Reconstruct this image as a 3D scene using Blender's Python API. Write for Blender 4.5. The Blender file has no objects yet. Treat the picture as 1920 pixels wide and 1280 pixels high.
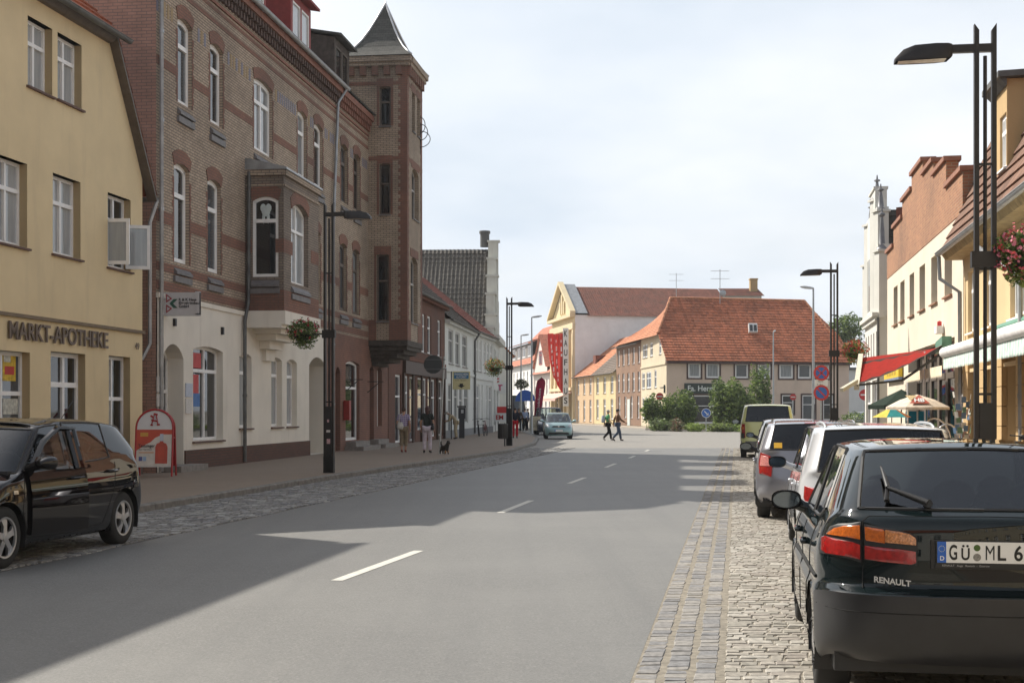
import bpy, bmesh, math, random
from mathutils import Vector, Matrix, noise
from mathutils.bvhtree import BVHTree
R = math.radians
random.seed(7)
V = Vector
SC = bpy.context.scene
COL = SC.collection
# ------------------------------------------------------------------ camera
CAMH, F, CX, HY = 1.65, 2550.0, 960.0, 770.0
cd = bpy.data.cameras.new("camera"); cam = bpy.data.objects.new("camera", cd); COL.objects.link(cam)
cam.location = (0, 0, CAMH); cam.rotation_euler = (R(90), 0, 0)
cd.sensor_width = 36; cd.lens = 36 * F / 1920; cd.shift_y = (HY - 640) / 1920
cd.clip_start = .1; cd.clip_end = 6000
SC.camera = cam
# ------------------------------------------------------------------ sky and sun
SUNH = V((-.775, .632, 0)); SUNEL = R(43.3)
SUND = V((SUNH.x * math.cos(SUNEL), SUNH.y * math.cos(SUNEL), math.sin(SUNEL)))
wd = bpy.data.worlds.new("World"); SC.world = wd; wd.use_nodes = True
nt = wd.node_tree; N = nt.nodes; LK = nt.links
for n in list(N): N.remove(n)
out = N.new('ShaderNodeOutputWorld'); bg = N.new('ShaderNodeBackground'); LK.new(bg.outputs[0], out.inputs[0])
bg.inputs[1].default_value = .1; SKYV = 1.3
sky = N.new('ShaderNodeTexSky'); sky.sky_type = 'NISHITA'; sky.sun_disc = False
sky.sun_elevation = SUNEL; sky.sun_rotation = math.atan2(SUNH.x, SUNH.y)
sky.air_density = 1.2; sky.dust_density = 2.5
tc = N.new('ShaderNodeTexCoord'); sx = N.new('ShaderNodeSeparateXYZ'); LK.new(tc.outputs['Generated'], sx.inputs[0])
def wm(op, a, b=None):
    n = N.new('ShaderNodeMath'); n.operation = op
    for i, x in enumerate((a, b)):
        if x is None: continue
        if isinstance(x, (int, float)): n.inputs[i].default_value = x
        else: LK.new(x, n.inputs[i])
    return n.outputs[0]
den = wm('ADD', wm('MAXIMUM', sx.outputs[2], 0.0), .22)
cx_ = N.new('ShaderNodeCombineXYZ'); LK.new(wm('DIVIDE', sx.outputs[0], den), cx_.inputs[0]); LK.new(wm('DIVIDE', sx.outputs[1], den), cx_.inputs[1])
nz = N.new('ShaderNodeTexNoise'); nz.inputs['Scale'].default_value = 1.35; nz.inputs['Detail'].default_value = 7; nz.inputs['Roughness'].default_value = .52
LK.new(cx_.outputs[0], nz.inputs[0])
nz2 = N.new('ShaderNodeTexNoise'); nz2.inputs['Scale'].default_value = .8; nz2.inputs['Detail'].default_value = 5
mpw = N.new('ShaderNodeMapping'); mpw.inputs['Location'].default_value = (3.1, 1.7, .4); LK.new(cx_.outputs[0], mpw.inputs[0]); LK.new(mpw.outputs[0], nz2.inputs[0])
rp = N.new('ShaderNodeValToRGB'); rp.color_ramp.elements[0].position = .34; rp.color_ramp.elements[1].position = .60
rp.color_ramp.elements[0].color = (.7, .7, .7, 1); rp.color_ramp.elements[1].color = (.98, .98, .98, 1)
LK.new(nz.outputs[0], rp.inputs[0])
rc = N.new('ShaderNodeValToRGB'); rc.color_ramp.elements[0].position = .3; rc.color_ramp.elements[1].position = .62
rc.color_ramp.elements[0].color = (5.5, 6.35, 7.35, 1); rc.color_ramp.elements[1].color = (9.2, 9.35, 9.6, 1)
LK.new(nz2.outputs[0], rc.inputs[0])
mxw = N.new('ShaderNodeMix'); mxw.data_type = 'RGBA'
# the bright cloud bank lies ahead, below the sun; overhead and behind the sky is clearer and darker
def sstep(x, a, b):
    n = N.new('ShaderNodeMapRange'); n.interpolation_type = 'SMOOTHSTEP'; n.inputs[1].default_value = a; n.inputs[2].default_value = b; LK.new(x, n.inputs[0]); return n.outputs[0]
bank = wm('MULTIPLY', sstep(sx.outputs[1], -.1, .6), wm('SUBTRACT', 1.0, sstep(sx.outputs[2], .4, .75)))
cover = wm('ADD', wm('MULTIPLY', bank, .85), .15)
LK.new(wm('MULTIPLY', rp.outputs[0], cover), mxw.inputs[0]); hsv = N.new('ShaderNodeHueSaturation'); hsv.inputs['Saturation'].default_value = .42; hsv.inputs['Value'].default_value = SKYV; LK.new(sky.outputs[0], hsv.inputs['Color'])
LK.new(hsv.outputs[0], mxw.inputs[6]); LK.new(rc.outputs[0], mxw.inputs[7])
LK.new(mxw.outputs[2], bg.inputs[0])
sd = bpy.data.lights.new("sun", 'SUN'); sd.energy = 5.0; sd.angle = R(.5); sd.color = (1, .94, .84)
sun = bpy.data.objects.new("sun", sd); COL.objects.link(sun); sun.rotation_euler = SUND.to_track_quat('Z', 'Y').to_euler()
SC.view_settings.view_transform = 'Standard'; SC.view_settings.look = 'None'; SC.view_settings.exposure = .3; SC.view_settings.gamma = 1
SC.render.engine = 'CYCLES'
try:
    SC.cycles.use_denoising = True; SC.cycles.max_bounces = 6; SC.cycles.transparent_max_bounces = 12
except Exception: pass
# ------------------------------------------------------------------ points from the survey of the street
def G(px, py, z=0.0):
    Y = (CAMH - z) * F / (py - HY); return V(((px - CX) / F * Y, Y, z))
def P(px, py, Y): return V(((px - CX) / F * Y, Y, CAMH - (py - HY) / F * Y))
ROADK = 1 / 6.0
def RD(off, Y, z=0.0): return V((off + ROADK * Y, Y, z))        # point on a line parallel to the street
RDIR = V((ROADK, 1, 0)).normalized(); RANG = -math.atan(ROADK)
# ------------------------------------------------------------------ materials
MATS = {}
def newmat(name):
    m = bpy.data.materials.new(name); m.use_nodes = True; b = m.node_tree.nodes['Principled BSDF']
    return m, m.node_tree, b
def _c(c): return (c[0], c[1], c[2], 1)
def sc_(c, k): return tuple(min(1, x * k) for x in c)
def coord(nt, kind='Object', scale=1):
    t = nt.nodes.new('ShaderNodeTexCoord'); return t.outputs[kind]
def noise_n(nt, vec, scale, detail=4, rough=.55):
    n = nt.nodes.new('ShaderNodeTexNoise'); n.inputs['Scale'].default_value = scale; n.inputs['Detail'].default_value = detail
    n.inputs['Roughness'].default_value = rough; nt.links.new(vec, n.inputs['Vector']); return n.outputs[0]
def ramp(nt, fac, p0, p1, c0=(0, 0, 0), c1=(1, 1, 1)):
    r = nt.nodes.new('ShaderNodeValToRGB'); e = r.color_ramp.elements
    e[0].position = p0; e[1].position = p1; e[0].color = _c(c0); e[1].color = _c(c1); nt.links.new(fac, r.inputs[0]); return r.outputs[0]
def mixc(nt, fac, a, b, blend='MIX'):
    m = nt.nodes.new('ShaderNodeMix'); m.data_type = 'RGBA'; m.blend_type = blend
    for s, x in ((0, fac), (6, a), (7, b)):
        if isinstance(x, (int, float)): m.inputs[s].default_value = x
        elif isinstance(x, tuple): m.inputs[s].default_value = _c(x)
        else: nt.links.new(x, m.inputs[s])
    return m.outputs[2]
def mth(nt, op, a, b=None):
    n = nt.nodes.new('ShaderNodeMath'); n.operation = op
    for i, x in enumerate((a, b)):
        if x is None: continue
        if isinstance(x, (int, float)): n.inputs[i].default_value = x
        else: nt.links.new(x, n.inputs[i])
    return n.outputs[0]
def bump(nt, b, h, strength=.3, dist=.02):
    n = nt.nodes.new('ShaderNodeBump'); n.inputs['Strength'].default_value = strength; n.inputs['Distance'].default_value = dist
    nt.links.new(h, n.inputs['Height']); nt.links.new(n.outputs[0], b.inputs['Normal'])
def plain(name, c, rough=.6, metal=0.0, spec=.5, var=.12, vs=6, coat=0):
    if name in MATS: return MATS[name]
    m, nt, b = newmat(name); b.inputs['Roughness'].default_value = rough; b.inputs['Metallic'].default_value = metal
    b.inputs['Specular IOR Level'].default_value = spec; b.inputs['Coat Weight'].default_value = coat; b.inputs['Coat Roughness'].default_value = .03
    if var:
        f = ramp(nt, noise_n(nt, coord(nt), vs, 5), .3, .7)
        nt.links.new(mixc(nt, f, sc_(c, 1 - var), sc_(c, 1 + var)), b.inputs['Base Color'])
    else: b.inputs['Base Color'].default_value = _c(c)
    MATS[name] = m; return m
def plaster(name, c, dirt=(.25, .2, .15), amt=.25, rough=.9):
    if name in MATS: return MATS[name]
    m, nt, b = newmat(name); o = coord(nt); b.inputs['Roughness'].default_value = rough; b.inputs['Specular IOR Level'].default_value = .25
    base = mixc(nt, ramp(nt, noise_n(nt, o, 1.1, 6), .3, .72), sc_(c, .93), sc_(c, 1.05))
    mp = nt.nodes.new('ShaderNodeMapping'); mp.inputs['Scale'].default_value = (2.2, 2.2, .28); nt.links.new(o, mp.inputs[0])
    st = ramp(nt, noise_n(nt, mp.outputs[0], 1.3, 6, .6), .55, .85)
    f = mth(nt, 'MULTIPLY', st, amt)
    nt.links.new(mixc(nt, f, base, dirt), b.inputs['Base Color'])
    bump(nt, b, noise_n(nt, o, 45, 4), .35, .01)
    MATS[name] = m; return m
def brick(name, c1, c2, mort, w=.25, h=.077, ms=.009, dirt=.35, dirtc=(.07, .06, .055)):
    if name in MATS: return MATS[name]
    m, nt, b = newmat(name); u = coord(nt, 'UV'); o = coord(nt); b.inputs['Roughness'].default_value = .88; b.inputs['Specular IOR Level'].default_value = .3
    t = nt.nodes.new('ShaderNodeTexBrick'); nt.links.new(u, t.inputs['Vector'])
    for k, x in (('Color1', _c(c1)), ('Color2', _c(c2)), ('Mortar', _c(mort)), ('Scale', 1), ('Mortar Size', ms), ('Mortar Smooth', .15), ('Bias', 0), ('Brick Width', w), ('Row Height', h)): t.inputs[k].default_value = x
    col = mixc(nt, ramp(nt, noise_n(nt, o, 3.0, 6, .65), .3, .75), t.outputs[0], mixc(nt, .28, t.outputs[0], dirtc))
    big = mth(nt, 'MULTIPLY', ramp(nt, noise_n(nt, o, .35, 5), .42, .75), dirt)
    nt.links.new(mixc(nt, big, col, dirtc), b.inputs['Base Color'])
    bump(nt, b, mth(nt, 'SUBTRACT', 1.0, t.outputs[1]), .5, .01)
    MATS[name] = m; return m
def tiles(name, c, var=.25, moss=.3, w=.24, mossc=(.05, .05, .04), wave=.5):
    """roof tile surface; the stepped rows themselves are geometry, v runs up the slope in rows of .34"""
    if name in MATS: return MATS[name]
    m, nt, b = newmat(name); u = coord(nt, 'UV'); o = coord(nt); b.inputs['Roughness'].default_value = .85; b.inputs['Specular IOR Level'].default_value = .3
    s = nt.nodes.new('ShaderNodeSeparateXYZ'); nt.links.new(u, s.inputs[0])
    fu = mth(nt, 'DIVIDE', s.outputs[0], w); fv = mth(nt, 'DIVIDE', s.outputs[1], .34)
    cb = nt.nodes.new('ShaderNodeCombineXYZ'); nt.links.new(mth(nt, 'FLOOR', fu), cb.inputs[0]); nt.links.new(mth(nt, 'FLOOR', fv), cb.inputs[1])
    wn = nt.nodes.new('ShaderNodeTexWhiteNoise'); wn.noise_dimensions = '2D'; nt.links.new(cb.outputs[0], wn.inputs[0])
    col = mixc(nt, wn.outputs[0], sc_(c, 1 - var), sc_(c, 1 + var))
    f = mth(nt, 'MULTIPLY', ramp(nt, noise_n(nt, o, .7, 7, .65), .45, .75), moss)
    nt.links.new(mixc(nt, f, col, mossc), b.inputs['Base Color'])
    h = mth(nt, 'SINE', mth(nt, 'MULTIPLY', fu, 6.2832))
    bump(nt, b, h, wave, .03)
    MATS[name] = m; return m
def glassy(name, c, rough=.03, c2=None):
    """a window pane in a dark room, or with a curtain of colour c behind it"""
    if name in MATS: return MATS[name]
    m, nt, b = newmat(name); b.inputs['Roughness'].default_value = rough; b.inputs['IOR'].default_value = 1.75
    o = coord(nt)
    if c2:
        mp = nt.nodes.new('ShaderNodeMapping'); mp.inputs['Scale'].default_value = (9, 9, .7); nt.links.new(o, mp.inputs[0])
        nt.links.new(mixc(nt, ramp(nt, noise_n(nt, mp.outputs[0], 1.2, 3), .35, .65), c, c2), b.inputs['Base Color'])
    else: b.inputs['Base Color'].default_value = _c(c)
    n = nt.nodes.new('ShaderNodeBump'); n.inputs['Strength'].default_value = .02; n.inputs['Distance'].default_value = .05
    nt.links.new(noise_n(nt, o, 1.6, 2), n.inputs['Height']); nt.links.new(n.outputs[0], b.inputs['Normal'])
    MATS[name] = m; return m
def carglass(name, tint, base=.02):
    if name in MATS: return MATS[name]
    m = bpy.data.materials.new(name); m.use_nodes = True; nt = m.node_tree
    for n in list(nt.nodes): nt.nodes.remove(n)
    o = nt.nodes.new('ShaderNodeOutputMaterial'); mx = nt.nodes.new('ShaderNodeMixShader'); tr = nt.nodes.new('ShaderNodeBsdfTransparent'); gl = nt.nodes.new('ShaderNodeBsdfGlossy')
    fr = nt.nodes.new('ShaderNodeFresnel'); fr.inputs[0].default_value = 1.6
    tr.inputs[0].default_value = _c(tint); gl.inputs['Roughness'].default_value = .02; gl.inputs[0].default_value = (.95, .97, 1, 1)
    nt.links.new(fr.outputs[0], mx.inputs[0]); nt.links.new(tr.outputs[0], mx.inputs[1]); nt.links.new(gl.outputs[0], mx.inputs[2]); nt.links.new(mx.outputs[0], o.inputs[0])
    MATS[name] = m; return m
def carpaint(name, c, metallic=.0, rough=.25):
    if name in MATS: return MATS[name]
    m, nt, b = newmat(name); b.inputs['Metallic'].default_value = metallic; b.inputs['Roughness'].default_value = rough
    b.inputs['Coat Weight'].default_value = 1; b.inputs['Specular IOR Level'].default_value = .5 if metallic else 0
    o = coord(nt)
    f = mth(nt, 'MULTIPLY', ramp(nt, noise_n(nt, o, 2.5, 6), .4, .8), .25)
    nt.links.new(mixc(nt, f, c, sc_(tuple(x + .006 for x in c), 1.1)), b.inputs['Base Color'])
    nt.links.new(mth(nt, 'ADD', mth(nt, 'MULTIPLY', noise_n(nt, o, 7, 5), .03), .0), b.inputs['Coat Roughness'])
    MATS[name] = m; return m
def cloth(name, c, c2=None, scale=60):
    if name in MATS: return MATS[name]
    m, nt, b = newmat(name); b.inputs['Roughness'].default_value = .95; b.inputs['Specular IOR Level'].default_value = .15
    o = coord(nt)
    nt.links.new(mixc(nt, ramp(nt, noise_n(nt, o, 8, 4), .35, .65), sc_(c, .85), c2 or sc_(c, 1.15)), b.inputs['Base Color'])
    bump(nt, b, noise_n(nt, o, scale, 3), .3, .01)
    MATS[name] = m; return m
def leaf(name, c):
    if name in MATS: return MATS[name]
    m, nt, b = newmat(name); b.inputs['Roughness'].default_value = .55; b.inputs['Specular IOR Level'].default_value = .35
    nt.links.new(mixc(nt, ramp(nt, noise_n(nt, coord(nt), 9, 3), .3, .7), sc_(c, .65), sc_(c, 1.35)), b.inputs['Base Color'])
    try:
        tr = nt.nodes.new('ShaderNodeBsdfTranslucent'); tr.inputs[0].default_value = _c(sc_(c, 1.3)); mx = nt.nodes.new('ShaderNodeMixShader'); mx.inputs[0].default_value = .3
        o = nt.nodes['Material Output']; nt.links.new(b.outputs[0], mx.inputs[1]); nt.links.new(tr.outputs[0], mx.inputs[2]); nt.links.new(mx.outputs[0], o.inputs[0])
    except Exception: pass
    MATS[name] = m; return m
def checked(name, a, b_, c_, s=14):
    if name in MATS: return MATS[name]
    m, nt, b = newmat(name); b.inputs['Roughness'].default_value = .95; o = coord(nt)
    sp = nt.nodes.new('ShaderNodeSeparateXYZ'); nt.links.new(o, sp.inputs[0])
    fx = mth(nt, 'GREATER_THAN', mth(nt, 'FRACT', mth(nt, 'MULTIPLY', sp.outputs[0], s)), .5)
    fz = mth(nt, 'GREATER_THAN', mth(nt, 'FRACT', mth(nt, 'MULTIPLY', sp.outputs[2], s)), .5)
    nt.links.new(mixc(nt, mth(nt, 'MULTIPLY', fz, .6), mixc(nt, fx, a, b_), c_), b.inputs['Base Color'])
    MATS[name] = m; return m
WHITE = plain('white_frame_paint', (.85, .84, .82), .45, var=.05)
BLACKM = plain('black_metal', (.018, .017, .018), .5, var=.2)
LAMPM = plain('dark_lamp_steel', (.028, .025, .024), .45, .3, var=.2)
ZINC = plain('zinc_sheet', (.33, .34, .35), .45, .6, var=.2, vs=3)
DARKZ = plain('weathered_zinc', (.12, .12, .115), .6, .3, var=.3, vs=3)
RUBBER = plain('tyre_rubber', (.02, .02, .02), .85, var=.2)
BLKPL = plain('black_plastic', (.018, .018, .019), .5, var=.15)
CHROME = plain('bright_metal', (.7, .7, .71), .2, 1, var=.05)
ALLOY = plain('alloy_silver', (.55, .55, .56), .32, .85, var=.06)
STEEL = plain('galvanised_steel', (.42, .44, .45), .45, .6, var=.12)
PANE = [glassy('pane_dark', (.012, .014, .016)), glassy('pane_curtain', (.3, .32, .33), .06, (.16, .17, .18)), glassy('pane_grey', (.07, .08, .09), .04), glassy('pane_blind', (.42, .44, .45), .08, (.33, .35, .36))]
WOODSILL = plain('brown_sill', (.11, .055, .04), .7, var=.25)
STONE = plain('grey_sandstone', (.24, .22, .2), .85, var=.2, vs=9)
SILLG = plain('slate_sill', (.16, .15, .15), .6, var=.2)
# ------------------------------------------------------------------ mesh building
ORG = {}
class MB:
    def __init__(s): s.v = []; s.f = []; s.m = []
    def face(s, pts, mi=0):
        n = len(s.v); s.v += [V(p) for p in pts]; s.f.append(list(range(n, n + len(pts)))); s.m.append(mi)
    def grid(s, rows, mi=0, close=False):
        n = len(s.v); w = len(rows[0])
        for r in rows: s.v += [V(p) for p in r]
        for i in range(len(rows) - 1):
            for j in range(w - 1 + (1 if close else 0)):
                k = (j + 1) % w
                s.f.append([n + i * w + j, n + i * w + k, n + (i + 1) * w + k, n + (i + 1) * w + j]); s.m.append(mi)
    def box(s, o, a, b, c, mi=0):
        """corner o and three edge vectors"""
        o, a, b, c = V(o), V(a), V(b), V(c); n = len(s.v)
        s.v += [o, o + a, o + a + b, o + b, o + c, o + a + c, o + a + b + c, o + b + c]
        for q in ((0, 3, 2, 1), (4, 5, 6, 7), (0, 1, 5, 4), (1, 2, 6, 5), (2, 3, 7, 6), (3, 0, 4, 7)): s.f.append([n + i for i in q]); s.m.append(mi)
    def cube(s, c, sx, sy, sz, mi=0, rz=0):
        c = V(c); m = Matrix.Rotation(rz, 3, 'Z'); a, b, d = m @ V((sx, 0, 0)), m @ V((0, sy, 0)), V((0, 0, sz))
        s.box(c - a / 2 - b / 2 - d / 2, a, b, d, mi)
    def tube(s, path, r, n=8, mi=0, cap=True):
        path = [V(p) for p in path]; rr = r if isinstance(r, (list, tuple)) else [r] * len(path); rows = []
        up = None
        for i, p in enumerate(path):
            t = (path[min(i + 1, len(path) - 1)] - path[max(i - 1, 0)]).normalized()
            if up is None: up = V((0, 0, 1)) if abs(t.z) < .9 else V((1, 0, 0))
            a = t.cross(up).normalized(); b = a.cross(t); up = b
            rows.append([p + (a * math.cos(2 * math.pi * k / n) + b * math.sin(2 * math.pi * k / n)) * rr[i] for k in range(n)])
        s.grid(rows, mi, True)
        if cap: s.face(rows[0], mi); s.face(rows[-1], mi)
    def bar(s, p, q, w, h=None, mi=0):
        p, q = V(p), V(q); t = (q - p).normalized(); up = V((0, 0, 1)) if abs(t.z) < .95 else V((0, 1, 0))
        a = t.cross(up).normalized(); b = a.cross(t); h = h or w
        s.box(p - a * w / 2 - b * h / 2, q - p, a * w, b * h, mi)
    def lathe(s, prof, c=(0, 0, 0), ax='Z', n=24, mi=0):
        c = V(c); rows = []
        for (r, h) in prof:
            row = []
            for k in range(n):
                a = 2 * math.pi * k / n; x, y = r * math.cos(a), r * math.sin(a)
                row.append(c + (V((x, y, h)) if ax == 'Z' else V((h, x, y)) if ax == 'X' else V((x, h, y))))
            rows.append(row)
        s.grid(rows, mi, True)
    def prism(s, poly, vec, mi=0, back=True):
        poly = [V(p) for p in poly]; vec = V(vec); q = [p + vec for p in poly]; n = len(poly)
        s.face(q, mi)
        if back: s.face(poly, mi)
        for i in range(n): j = (i + 1) % n; s.face([poly[i], poly[j], q[j], q[i]], mi)
    def ball(s, c, rx, ry=None, rz=None, n=12, mi=0):
        ry = ry or rx; rz = rz or rx; rows = []; c = V(c)
        for i in range(n // 2 + 1):
            a = math.pi * i / (n // 2); rows.append([c + V((rx * math.sin(a) * math.cos(2 * math.pi * k / n), ry * math.sin(a) * math.sin(2 * math.pi * k / n), rz * math.cos(a))) for k in range(n)])
        s.grid(rows, mi, True)
    def build(s, name, mats, parent=None, smooth=False, org=None, merge=False, uvo=True):
        o = V(org) if org is not None else (ORG[parent.name] if parent else V((0, 0, 0)))
        me = bpy.data.meshes.new(name); me.from_pydata([tuple(p - o) for p in s.v], [], s.f)
        if not isinstance(mats, (list, tuple)): mats = [mats]
        for m in mats: me.materials.append(m)
        me.polygons.foreach_set('material_index', s.m)
        if smooth: me.polygons.foreach_set('use_smooth', [True] * len(s.f))
        if merge or smooth:
            bm = bmesh.new(); bm.from_mesh(me); bmesh.ops.remove_doubles(bm, verts=bm.verts, dist=1e-4); bmesh.ops.recalc_face_normals(bm, faces=bm.faces); bm.to_mesh(me); bm.free()
            if smooth and smooth is not True:
                try: me.set_sharp_from_angle(angle=smooth)
                except Exception: pass
        me.update()
        uv = me.uv_layers.new(name='UVMap'); co = me.vertices
        for p in me.polygons:
            n = p.normal
            if abs(n.z) > .97: t = V((1, 0, 0)); w = V((0, 1, 0))
            else: t = V((-n.y, n.x, 0)).normalized(); w = n.cross(t); w = -w if w.z < 0 else w
            for li in p.loop_indices:
                q = co[me.loops[li].vertex_index].co; uv.data[li].uv = (q.dot(t), q.dot(w))
        ob = bpy.data.objects.new(name, me); COL.objects.link(ob); ORG[ob.name] = o
        if parent: ob.parent = parent; ob.location = o - ORG[parent.name]
        else: ob.location = o
        return ob
def tag(o, label=None, cat=None, group=None, kind=None):
    if label: o['label'] = label
    if cat: o['category'] = cat
    if group: o['group'] = group
    if kind: o['kind'] = kind
    return o
def thing(name, label, cat, loc=(0, 0, 0), group=None):
    o = bpy.data.objects.new(name, None); COL.objects.link(o); o.location = loc; o.empty_display_size = .2; ORG[o.name] = V(loc)
    return tag(o, label, cat, group)
def struct(mb, name, mats, **k): return tag(mb.build(name, mats, **k), kind='structure')
def copy_tree(o, parent=None):
    c = o.copy(); COL.objects.link(c); c.parent = parent; ORG[c.name] = ORG.get(o.name, V((0, 0, 0)))
    for ch in list(o.children): copy_tree(ch, c)
    return c
def text(body, name, mat, parent, org, right, up, h, ext=.005, width=None, align='LEFT', bold=0.0, org_parent=None):
    """lettering as a mesh; org = lower left corner, right/up = unit directions, h = capital height"""
    cu = bpy.data.curves.new('lettering', 'FONT'); cu.body = body; cu.size = 1; cu.extrude = 0; cu.offset = bold; cu.align_x = align
    to = bpy.data.objects.new('lettering', cu); COL.objects.link(to); dg = bpy.context.evaluated_depsgraph_get(); me = bpy.data.meshes.new_from_object(to.evaluated_get(dg))
    bpy.data.objects.remove(to); bpy.data.curves.remove(cu)
    xs = [v.co.x for v in me.vertices] or [0, 1]; k = h / .69; kx = k
    if width: kx = width / (max(xs) - min(xs))
    r, u, o = V(right).normalized(), V(up).normalized(), V(org); nrm = r.cross(u)
    mb = MB(); x0 = min(xs) if align == 'LEFT' else 0
    P_ = [o + r * ((v.co.x - x0) * kx) + u * (v.co.y * k) for v in me.vertices]
    for p in me.polygons:
        q = [P_[i] for i in p.vertices]; mb.face([x + nrm * ext for x in q])
    ed = {}
    for p in me.polygons:
        for e in p.edge_keys: ed[e] = ed.get(e, 0) + 1
    if ext > .004:
        for (a, b), n in ed.items():
            if n == 1: mb.face([P_[a], P_[b], P_[b] + nrm * ext, P_[a] + nrm * ext])
    bpy.data.meshes.remove(me)
    return mb.build(name, mat, parent)
# ------------------------------------------------------------------ walls and windows
class Wall:
    def __init__(s, p0, p1, out):
        s.o = V((p0[0], p0[1], 0)); d = V((p1[0], p1[1], 0)) - s.o; s.len = d.length; s.d = d.normalized()
        n = V((s.d.y, -s.d.x, 0)); s.n = n if n.dot(V((out[0], out[1], 0))) > 0 else -n
    def S(s, px):
        k = (px - CX) / F; return (k * s.o.y - s.o.x) / (s.d.x - k * s.d.y)
    def Z(s, px, py):
        y = s.o.y + s.d.y * s.S(px); return CAMH - (py - HY) / F * y
    def pt(s, a, z, out=0.0): q = s.o + s.d * a + s.n * out; return V((q.x, q.y, z))
    def rect(s, x0, x1, yt, yb):
        a, b = sorted((s.S(x0), s.S(x1))); m = (x0 + x1) / 2; return [a, b, s.Z(m, yb), s.Z(m, yt)]
def arcpts(a, b, zt, rise, n=8):
    if rise <= 0: return [(a, zt), (b, zt)]
    m = (a + b) / 2; w = (b - a) / 2; rad = (w * w + rise * rise) / (2 * rise); cz = zt - rad; t = math.asin(min(1, w / rad))
    return [(m + rad * math.sin(-t + 2 * t * i / n), cz + rad * math.cos(-t + 2 * t * i / n)) for i in range(n + 1)]
def facade(mb, w, s0, s1, z0, z1, ops, depth=.16, mi=0, rmi=None, out=0.0):
    """ops: (a,b,z0,z1,rise); the wall sheet with real openings and their reveals"""
    rmi = mi if rmi is None else rmi
    ss = sorted({s0, s1, *[x for o in ops for x in o[:2] if s0 < x < s1]}); zs = sorted({z0, z1, *[x for o in ops for x in o[2:4] if z0 < x < z1]})
    for i in range(len(ss) - 1):
        j = 0
        while j < len(zs) - 1:
            a, b = ss[i], ss[i + 1]; c = (a + b) / 2
            def hole(jj): e = (zs[jj] + zs[jj + 1]) / 2; return any(o[0] < c < o[1] and o[2] < e < o[3] for o in ops)
            if hole(j): j += 1; continue
            k = j
            while k + 1 < len(zs) - 1 and not hole(k + 1): k += 1
            mb.face([w.pt(a, zs[j], out), w.pt(b, zs[j], out), w.pt(b, zs[k + 1], out), w.pt(a, zs[k + 1], out)], mi); j = k + 1
    for o in ops:
        a, b, c, d = o[:4]; rise = o[4] if len(o) > 4 else 0; dep = o[5] if len(o) > 5 else depth
        top = arcpts(a, b, d, rise)
        if rise > 0:
            h = len(top) // 2
            mb.face([w.pt(a, d, out)] + [w.pt(x, z, out) for x, z in top[:h + 1]], mi); mb.face([w.pt(b, d, out)] + [w.pt(x, z, out) for x, z in reversed(top[h:])], mi)
        loop = [(a, c)] + top + [(b, c)]
        for i in range(len(loop)):
            p, q = loop[i], loop[(i + 1) % len(loop)]
            mb.face([w.pt(*p, out), w.pt(*q, out), w.pt(*q, out - dep), w.pt(*p, out - dep)], rmi)
def window(par, w, o, pane=None, mull=(.5,), trans=(.68,), fw=.07, mw=.055, fm=None, sill=None, depth=.16, out=0.0, name='window', bars=0, sillw=.06, low=0):
    a, b, c, d = o[:4]; rise = o[4] if len(o) > 4 else 0; depth = o[5] if len(o) > 5 else depth; fm = fm or WHITE
    y0 = out - depth + .01; t = .06; mb = MB()
    def bx(x0, x1, z0, z1, yy=y0, tt=t): mb.box(w.pt(x0, z0, yy), w.d * (x1 - x0), w.n * tt, V((0, 0, z1 - z0)))
    zt = d - rise
    bx(a, b, c, c + fw); bx(a, a + fw, c + fw, zt); bx(b - fw, b, c + fw, zt)
    if rise > 0:
        o1 = arcpts(a, b, d, rise); o2 = arcpts(a + fw, b - fw, d - fw, max(rise - fw * .3, .02))
        for i in range(len(o1) - 1): mb.prism([w.pt(*o1[i], y0), w.pt(*o1[i + 1], y0), w.pt(*o2[i + 1], y0), w.pt(*o2[i], y0)], w.n * t)
    else: bx(a + fw, b - fw, d - fw, d)
    for f in mull: x = a + (b - a) * f; bx(x - mw / 2, x + mw / 2, c + fw, (d - fw - (rise * (2 * f - 1) ** 2 if rise else 0)), y0 + .004, t + .01)
    for f in trans: z = c + (d - c) * f; bx(a + fw, b - fw, z - mw * .6, z + mw * .6, y0 + .002, t + .02)
    if bars:
        for k in range(bars):
            z = c + (d - c) * (k + 1) / (bars + 1); bx(a + fw, b - fw, z - .014, z + .014, y0 + .01, t * .6)
    wo = mb.build(name, fm, par)
    pb = MB(); e = y0 + .02
    if rise > 0:
        q = arcpts(a + fw * .5, b - fw * .5, d - fw * .5, rise); pb.face([w.pt(a + fw * .5, c + fw * .5, e)] + [w.pt(x, z, e) for x, z in q] + [w.pt(b - fw * .5, c + fw * .5, e)])
    else: pb.face([w.pt(a + fw * .5, c + fw * .5, e), w.pt(b - fw * .5, c + fw * .5, e), w.pt(b - fw * .5, d - fw * .5, e), w.pt(a + fw * .5, d - fw * .5, e)])
    pb.build('pane', pane or random.choice(PANE[:3]), wo)
    if sill:
        sb = MB(); sb.prism([w.pt(a - sillw, c - .06, out - depth + .08), w.pt(a - sillw, c - .06, out + .07), w.pt(a - sillw, c - .02, out + .07), w.pt(a - sillw, c + .003, out - depth + .08)], w.d * (b - a + 2 * sillw)); sb.build('sill', sill, wo)
    return wo
def wbox(mb, w, a, b, z0, z1, o0, o1, mi=0): mb.box(w.pt(a, z0, o0), w.d * (b - a), w.n * (o1 - o0), V((0, 0, z1 - z0)), mi)
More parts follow.
